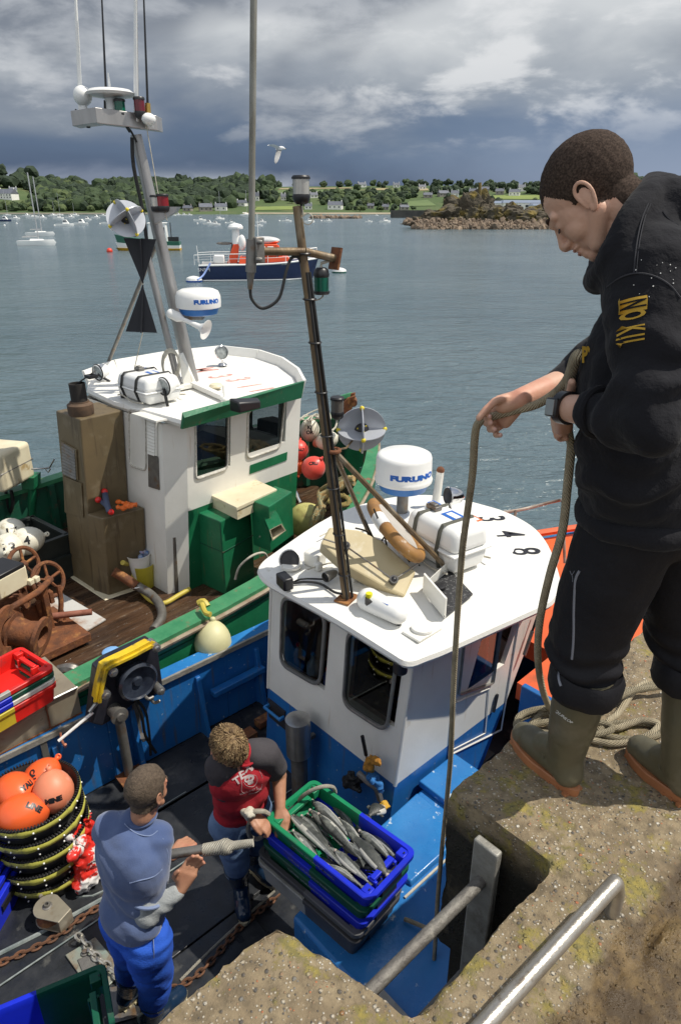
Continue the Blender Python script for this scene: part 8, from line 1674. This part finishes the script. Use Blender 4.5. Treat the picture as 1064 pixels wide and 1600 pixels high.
b1 = boot(bo, pz(900, 1246, ZQ), pz(803, 1150, ZQ), LL[3]+V((-.005, 0, .02)), BTU, BTS, .36, rs=.074, W_=.118); b2 = boot(bo, pz(1078, 1262, ZQ), pz(982, 1172, ZQ), RL[3]+V((-.0, 0, .02)), BTU, BTS, .36, rs=.072, W_=.118)
tx = text_mb('DUNLOP', .011, depth=0, extr=False, sx=1.1); decal(b1, tx, (881, 1121), (20, 14), (14, -20), GW, 'print', .0015)
# ---------------------------------------------------------------- ropes of the man on the quay
R_ = .0108
tag(MB().tube([pd(893, 700, 1.60), pd(887, 668, 1.585), pd(888, 630, 1.56), pd(892, 590, 1.50), pd(899, 562, 1.455), pd(904, 553, 1.45), pd(897, 560, 1.47), pd(887, 590, 1.53), pd(868, 613, 1.60), pd(838, 632, 1.66), pd(805, 641, 1.69), pd(775, 649, 1.70), pd(757, 655, 1.70), pd(745, 665, 1.71), pd(741, 690, 1.73), pd(738, 740, 1.78), pd(730, 800, 1.86), pd(722, 860, 1.92), pd(716, 940, 2.0), pd(711, 1020, 2.06), pd(707, 1100, 2.1), pd(704, 1180, 2.15), pd(698, 1250, 2.2), pd(690, 1330, 2.23), pd(684, 1400, 2.22), pd(680, 1470, 2.2), pd(676, 1530, 2.18)], R_, k=6, n=10, uvs=True).build('hauling_rope', ROP), 'long rope hanging from the young man\'s hand down to the side deck', 'rope')
tag(MB().tube([pd(893, 690, 1.60), pd(886, 760, 1.62), pd(878, 830, 1.63), pd(858, 900, 1.66), pd(843, 970, 1.70), pd(840, 1030, 1.76), pd(848, 1080, 1.84), pd(862, 1112, 1.92), pz(880, 1135, ZQ+.04), pz(905, 1150, ZQ+.02), pz(960, 1162, ZQ+.015), pz(1010, 1150, ZQ+.015), pz(1028, 1132, ZQ+.03), pz(1000, 1126, ZQ+.03), pz(962, 1138, ZQ+.02), pz(950, 1128, ZQ+.02), pz(965, 1115, ZQ+.02), pz(990, 1080, ZQ+.02), pz(1010, 1066, ZQ+.02)], R_*1.05, k=6, n=10, uvs=True).build('slack_rope', ROP), 'slack rope sagging past the man\'s legs into the coil at his boots', 'rope')
mb = MB()
def ring2(cx, cy, rx, ry, z, n=14, ph=0, sq=1): return [pz(cx+rx*cos(a), cy+ry*sin(a), z) for a in [ph+2*pi*i/n*sq for i in range(n+1)]]
mb.tube(ring2(850, 1132, 44, 17, ZQ+.015), R_*1.05, k=4, n=9, uvs=True).tube(ring2(866, 1126, 58, 20, ZQ+.035, ph=1), R_*1.05, k=4, n=9, uvs=True).tube(ring2(890, 1138, 66, 12, ZQ+.03, ph=2), R_*1.05, k=4, n=9, uvs=True).tube(ring2(985, 1142, 48, 13, ZQ+.018, ph=.4), R_*1.05, k=4, n=9, uvs=True).tube([pz(815, 1150, ZQ+.015), pz(840, 1120, ZQ+.02), pz(870, 1095, ZQ+.02), pz(940, 1085, ZQ+.02), pz(1000, 1075, ZQ+.02), pz(1050, 1055, ZQ+.02)], R_*1.05, k=5, n=9, uvs=True).tube([pz(945, 1105, ZQ+.04), pz(975, 1085, ZQ+.05), pz(1005, 1076, ZQ+.045), pz(1050, 1072, ZQ+.04)], R_*1.05, k=5, n=9, uvs=True)
tag(mb.build('rope_coil', rope_mat('rope_coil_mat', (.36, .31, .21), (.26, .22, .14), 55)), 'coil of thick rope lying on the quay around the young man\'s boots', 'rope')
# ---------------------------------------------------------------- deck hands
def clothmesh(parts, vox, amp, sc, seed, it=3):
    m = MB()
    for p in parts:
        if len(p) == 4: m.cap2(p[0], p[1], p[2], p[3], 12)
        else: m.sph(p[0], p[1], 12, M=p[2])
    return remesh(m, vox, it, .5, fnoise=lambda q: amp*noise.fractal(q*sc+V((seed, 0, 0)), 1, 2, 4)*.8+amp*.35*sin(V((.5, .3, .8)).dot(q)*55+9*noise.noise(q*5+V((seed, 0, 0)))))
ZF = ZD+.03
# man in blue
tb = thing('person', 'man in blue sweatshirt and bright blue trousers with his back to the camera', 'person', pz(232, 1580, ZF))
f = V((.62, .78, 0)).normalized(); s = V((0, 0, 1)).cross(f)
pel = pz(211, 1446, 1.56); foot = pz(228, 1578, ZF); ch_ = pel.lerp(pz(205, 1320, 1.98), .8); Rb2 = Matrix((f, s, V((0, 0, 1)))).transposed().to_4x4()
sL, sR = pz(174, 1296, 2.05), pz(242, 1312, 2.03); nk = (sL+sR)/2+V((0, 0, .04)); hp = pz(231, 1233, 2.27)
eR, wR = pz(230, 1425, 1.74), pz(284, 1388, 1.83); eL = sL+f*.06-V((0, 0, .27))+s*.03; wL = eL+f*.13-s*.17+V((0, 0, .03)); hR = pz(297, 1355, 1.92)
rest = MB(); rest.cap2(nk+f*.02-V((0, 0, .03)), hp-V((0, 0, .08))-f*.02, .052, .05, 10).cap2(nk-V((0, 0, .08)), pel, .085, .09, 10)
for a, b, c in ((sR, eR, wR), (sL, eL, wL)): rest.cap2(a, b, .045, .042, 10).cap2(b, c, .042, .027, 10)
hipo = .085; ft = []
for sg in (1, -1):
    hp_ = pel+s*hipo*sg-V((0, 0, .04)); an = foot+s*.10*sg+V((0, 0, .1))-f*.02; kn = hp_.lerp(an, .5)+f*.03; rest.cap2(hp_, kn, .07, .05, 10).cap2(kn, an, .045, .028, 10); ft.append((hp_, kn, an, sg))
kx = V((1, 0, 0)); up = V((0, 0, 1)); dH = (hR-wR).normalized(); sd_ = dH.cross(V((0, -1, 0))).normalized()
palm = [wR+dH*.075+sd_*k for k in (-.03, -.01, .01, .028)]; fg = [[wR+dH*.03-sd_*.03, wR+dH*.055-sd_*.05-V((0, .015, 0)), wR+dH*.085-sd_*.052-V((0, .03, 0)), wR+dH*.105-sd_*.045-V((0, .035, 0))]]
for i, k in enumerate((-.028, -.009, .011, .029)):
    l = (.042, .046, .043, .034)[i]; c0 = wR+dH*.085+sd_*k; fg.append([c0, c0+dH*l*.75+V((.01, .012, 0)), c0+dH*l*1.3+V((.02, .0, 0)), c0+dH*l*1.75+V((.022, -.012, .0))])
handmb(rest, wR, fg, palm, .0105)
palm = [wL+f*.07+s*k for k in (-.03, 0, .03)]; handmb(rest, wL, [[wL+f*.03+s*-.03, wL+f*.06-s*.045, wL+f*.08-s*.03, wL+f*.09-s*.02]]+[[wL+f*.08+s*k, wL+f*.115+s*k-up*.01, wL+f*.11+s*k-up*.035, wL+f*.085+s*k-up*.04] for k in (-.03, -.01, .01, .03)], palm, .0105)
rest = remesh(rest, .0058, 2, .5); body = MB(); body.faces([v.co.copy() for v in rest.bm.verts], [tuple(v.index for v in q.verts) for q in rest.bm.faces]); rest.bm.free()
HB = mat('short_brown_hair', (.055, .038, .025), (.11, .08, .055), s=90, rough=.85, bump=.5, bs=200); later = add_head(body, hmat(hp, (.52, .85, 0), radians(6)), 'short', HB, tb, HB, .92, .005, True, .003); bo2 = body.build('body', SKW, tb, smooth=60, fr=I4); later(bo2)
SWB = mat('blue_sweatshirt', (.06, .095, .215), (.095, .135, .26), s=5, rough=.95, bump=.4, bs=160, sheen=.3, bdist=.003); SLG = mat('grey_sleeve', (.36, .38, .38), (.3, .32, .33), s=6, rough=.95, bump=.3, bs=120); WKB = mat('bright_blue_trousers', (.015, .085, .50), (.02, .11, .58), s=5, rough=.85, bump=.3, bs=120)
P = [(nk-up*.05, pel+up*.06, .10, .11), ((nk+pel)/2+up*.11, (.125, .19, .20), Rb2), ((nk+pel)/2-up*.05, (.125, .178, .2), Rb2), (pel+up*.10, (.128, .172, .12), Rb2), (nk-up*.01, sR, .075, .078), (nk-up*.01, sL, .075, .078), (sR, sR.lerp(eR, .62), .082, .078), (sL, sL.lerp(eL, .6), .082, .075), (nk-up*.03, nk.lerp(hp-V((0, 0, .08)), .16), .095, .068)]
sw = clothmesh(P, .0095, .007, 7, 1).build('sweatshirt', SWB, bo2, smooth=80, fr=I4)
LTB = mat('seam_pale_blue', (.22, .28, .45), rough=.9)
c = nk.lerp(hp-V((0, 0, .08)), .52); MB().torus(c, .062, .010, M=basis((0, 0, 0), f, s)).build('collar', SWB, sw, fr=I4); seam(sw, [(186, 1270), (196, 1288), (214, 1302), (234, 1306), (247, 1298)], .0022, LTB); seam(sw, [(203, 1380), (218, 1376), (240, 1370), (254, 1358)], .0022, LTB); seam(sw, [(255, 1310), (262, 1330), (264, 1350)], .002, LTB)
d = (eR-sR).normalized(); MB().torus(sR.lerp(eR, .82), .071, .008, M=basis((0, 0, 0), d.orthogonal(), d.cross(d.orthogonal()))).build('sleeve_hem', LTB, sw, fr=I4)
slv = clothmesh([(sR.lerp(eR, .5), eR, .068, .062), (eR, eR.lerp(wR, .82), .060, .042)], .007, .006, 16, 5).build('sleeve', SLG, bo2, smooth=80, fr=I4); clothmesh([(sL.lerp(eL, .5), eL, .068, .06), (eL, eL.lerp(wL, .85), .058, .04)], .008, .006, 16, 6).build('sleeve', SLG, bo2, smooth=80, fr=I4)
P = [(pel+up*.04, (.122, .162, .13), Rb2)]
for hp_, kn, an, sg in ft: P += [(hp_+up*.02, kn, .112, .088), (kn, kn.lerp(an, .62), .086, .070)]
tr2 = clothmesh(P, .0095, .008, 9, 2).build('work_trousers', WKB, bo2, smooth=80, fr=I4); seam(tr2, [(238, 1440), (240, 1465), (241, 1490), (240, 1520)], .002, LTB); seam(tr2, [(168, 1440), (180, 1450), (200, 1455)], .002, LTB)
BNV = mat('navy_rubber_boot', (.008, .022, .05), (.012, .03, .065), s=6, rough=.22); BCS = mat('cream_sole', (.5, .44, .28), rough=.6)
for hp_, kn, an, sg in ft: q = an-up*.1; boot(bo2, q-f*.07, q+f*.21, kn.lerp(an, .55), BNV, BCS, .3, rs=.066, W_=.105)
# the pole in his hand
a, b = pz(225, 1341, 1.93), pz(352, 1322, 1.985); c, d = pz(318, 1328, 1.97), pz(396, 1317, 2.0)
t = thing('boat_hook', 'steel pole with a rope-wrapped end in the hand of the man in blue', 'pole', (a+b)/2); MB().tube([a, b], .021, n=14).build('shaft', STD, t); MB().tube([c, bet(c, d, .3), bet(c, d, .42), bet(c, d, .5), bet(c, d, .62), d], [.026, .029, .036, .034, .019, .017], n=10, k=3, uvs=True).build('rope_wrapping', ROW, t); MB().sph(bet(c, d, .45)-V((0, 0, .005)), (.04, .03, .035), 8).build('knot', ROW, t)
# man in red
tr = thing('person', 'long-haired man in a red T-shirt with dark sleeves and jeans bending over the fish crates', 'person', pz(385, 1400, ZF))
f = V((.60, -.80, 0)).normalized(); s = V((0, 0, 1)).cross(f); pel = pz(376, 1268, 1.50); hp = pz(358, 1172, 2.03); sR = pz(345, 1200, 1.93); sL = pz(414, 1178, 1.93); nk = (sL+sR)/2+up*.035; cs = (sL+sR)/2-up*.12
eR, wR = pz(362, 1250, 1.69), pz(392, 1273, 1.63); eL, wL = pz(436, 1212, 1.70), pz(438, 1262, 1.60)
fa = pz(378, 1405, ZF); fb_ = pz(402, 1362, ZF); rest = MB(); rest.cap2(nk-up*.03, hp-V((0, 0, .06)), .05, .05, 10).cap2(nk-up*.08, pel, .08, .09, 10)
for a, b, c in ((sR, eR, wR), (sL, eL, wL)): rest.cap2(a, b, .047, .043, 10).cap2(b, c, .042, .028, 10)
ft = []
for (q, sg) in ((fa, -1), (fb_, 1)):
    hp_ = pel+s*.085*sg-up*.03; an = q+up*.1-f*.06; kn = hp_.lerp(an, .5)+f*.06; rest.cap2(hp_, kn, .07, .05, 10).cap2(kn, an, .045, .028, 10); ft.append((hp_, kn, an, q))
for w_, e_, sg in ((wR, eR, 1), (wL, eL, -1)):
    dH = (w_-e_).normalized(); sd_ = dH.cross(up).normalized()*.9; dn = dH.cross(sd_); palm = [w_+dH*.07+sd_*k for k in (-.028, -.009, .011, .029)]; fg = [[w_+dH*.02+sd_*.03*sg, w_+dH*.045+sd_*.047*sg, w_+dH*.07+sd_*.05*sg-up*.012, w_+dH*.085+sd_*.045*sg-up*.025]]
    for k in (-.028, -.009, .011, .029): c0 = w_+dH*.08+sd_*k; fg.append([c0, c0+dH*.032-up*.008, c0+dH*.04-up*.03, c0+dH*.022-up*.042])
    handmb(rest, w_, fg, palm, .0105)
rest = remesh(rest, .0058, 2, .5); body = MB(); body.faces([v.co.copy() for v in rest.bm.verts], [tuple(v.index for v in q.verts) for q in rest.bm.faces]); rest.bm.free()
Mh = hmat(hp, (.70, -.71, 0), radians(30)); HL = mat('long_fair_hair', (.11, .065, .03), (.27, .18, .085), s=40, rough=.7, bump=.5, bs=120, lo=.4, hi=.6, dirt=(.5, .38, .2), ds=60, dlo=.6, dhi=.68)
later = add_head(body, Mh, 'long', HL, tr, HL, .94, .010, True, .008); bo3 = body.build('body', SKW, tr, smooth=60, fr=I4); ho = later(bo3); m = MB(); r_ = random.Random(4)
for i in range(620):      # loose locks
    a = r_.uniform(0, 6.28); e = r_.uniform(.15, 1.45); p = V((-.014+.100*cos(a)*cos(e), .080*sin(a)*cos(e), .030+.094*sin(e))); n_ = (p-V((-.014, 0, .03))).normalized(); q = p+n_*r_.uniform(.002, .010)
    fw = V((cos(a)*.7, sin(a)*.8, -1.1+e*.25)); fw = (fw-n_*fw.dot(n_)*.9).normalized()*r_.uniform(.03, .06); r0 = V((r_.uniform(-1, 1), r_.uniform(-1, 1), r_.uniform(-1, 1)))*.011
    if q.x > .05 and fw.z < -.4 and r_.random() < .6: continue
    P = [p, q+fw*.3, q+fw*.65+r0-n_*.004, q+fw+r0*1.4-n_*.014]
    for j_ in range(4):
        w0 = P[j_]-V((-.014, 0, .03)); nn0 = sqrt((w0.x/.1)**2+(w0.y/.08)**2+(w0.z/.094)**2)
        if P[j_].z > -.03: P[j_] = V((-.014, 0, .03))+w0/nn0*(1.05+.07*(j_ > 0)+r_.uniform(-.03, .05))
    m.tube([Mh @ x for x in P], [.0024, .003, .0024, .0006], k=3, n=4)
m.build('locks', HL, ho, smooth=60, fr=I4)
TRD = mat('red_tshirt', (.42, .012, .025), (.34, .01, .02), s=6, rough=.9, bump=.25, bs=120); TDK = mat('charcoal_sleeve', (.04, .036, .042), (.055, .05, .055), s=6, rough=.95, bump=.25, bs=120); JN = mat('blue_jeans', (.10, .17, .30), (.16, .25, .40), s=8, rough=.9, bump=.4, bs=140, dirt=(.06, .1, .18), ds=5)
Rt = basis((0, 0, 0), s, f); ax = (nk-pel).normalized(); y_ = s; x_ = y_.cross(ax); Rt = Matrix((x_, y_, ax)).transposed().to_4x4()
P = [(pel.lerp(nk, .72), (.125, .19, .16), Rt), (pel.lerp(nk, .42), (.125, .165, .20), Rt), (pel.lerp(nk, .12), (.12, .155, .09), Rt), (nk-up*.02, sR, .07, .07), (nk-up*.02, sL, .07, .07), (nk, nk+up*.02, .075, .065)]
ts = clothmesh(P, .0095, .007, 8, 9).build('t_shirt', TRD, bo3, smooth=80, fr=I4)
for a, b in ((sR, eR), (sL, eL)):
    clothmesh([(a.lerp(nk, .55)+up*.005, a, .078, .082), (a, a.lerp(b, .6), .081, .074)], .008, .005, 10, 3).build('sleeve', TDK, bo3, smooth=80, fr=I4)
P = [(pel-up*.01, (.12, .15, .10), Rt)]
for hp_, kn, an, q in ft: P += [(hp_+up*.01, kn, .10, .078), (kn, kn.lerp(an, .45), .076, .068)]
clothmesh(P, .0095, .007, 10, 7).build('jeans', JN, bo3, smooth=80, fr=I4)
for (hp_, kn, an, q), dr in zip(ft, (V((.25, -.97, 0)), V((.75, -.66, 0)))): boot(bo3, q-dr*.10, q+dr*.18, kn.lerp(an, .30), BNV, BCS, .3, rs=.066, W_=.105)
PRT = mat('print_grey', (.55, .45, .45), rough=.8)
for ch, (u, v), an in (('T', (371, 1220), .5), ('E', (379, 1211), .35), ('X', (388, 1200), .3), ('A', (398, 1196), .25), ('S', (408, 1192), .2)):
    decal(ts, text_mb(ch, .055, depth=0, off=.002, extr=False), (u, v), (20*cos(an), -20*sin(an)), (-20*sin(an), -20*cos(an)), PRT, 'print', .003)
m = MB()
for c_, r_x, r_y in (((0, .012), .024, .021), ((0, -.012), .014, .012)): m.faces([(c_[0]+r_x*cos(a), c_[1]+r_y*sin(a), 0 if r_x > .02 else .0004) for a in [2*pi*i/20 for i in range(20)]], [tuple(range(20))])
decal(ts, m, (391, 1219), (20, -5), (-5, -20), PRT, 'skull_print', .003)
m = MB()
for c_ in (-.009, .009): m.faces([(c_+.0055*cos(a), .012+.005*sin(a), 0) for a in [2*pi*i/12 for i in range(12)]], [tuple(range(12))])
decal(ts, m, (391, 1219), (20, -5), (-5, -20), TRD, 'skull_print', .006)
seam(ts, [(375, 1205), (378, 1225), (379, 1238), (395, 1240), (408, 1232), (410, 1215), (405, 1203)], .0011, PRT, 'print_line', .002); seam(ts, [(381, 1222), (386, 1228), (396, 1229), (402, 1221), (400, 1212), (390, 1211)], .001, PRT, 'print_line', .002)
decal(ts, text_mb('ROCK AND ROLL', .014, depth=0, extr=False), (393, 1235), (20, -4), (-4, -20), PRT, 'print', .003)
MB().torus(nk+up*.03+f*.015, .068, .007, M=basis((0, 0, 0), s, f+up*-.5)).build('collar', TRD, ts, fr=I4)
# knotted rope end in his hand
w_ = pz(394, 1277, 1.64); t = thing('knotted_rope', 'knotted rope end held by the man in red at the crate corner', 'rope', w_)
MB().tube([pz(388, 1268, 1.66), pz(396, 1268, 1.68), pz(412, 1268, 1.66), pz(420, 1272, 1.62)], .013, k=4, uvs=True).tube([pz(390, 1285, 1.60), pz(388, 1298, 1.52), pz(392, 1308, 1.46), pz(402, 1311, 1.43), pz(411, 1306, 1.44)], .0125, k=4, uvs=True).build('line', ROW, t); ragmb(pz(386, 1272, 1.66), (.025, .02, .02), 6, 6).build('knot', ROW, t)
frame()
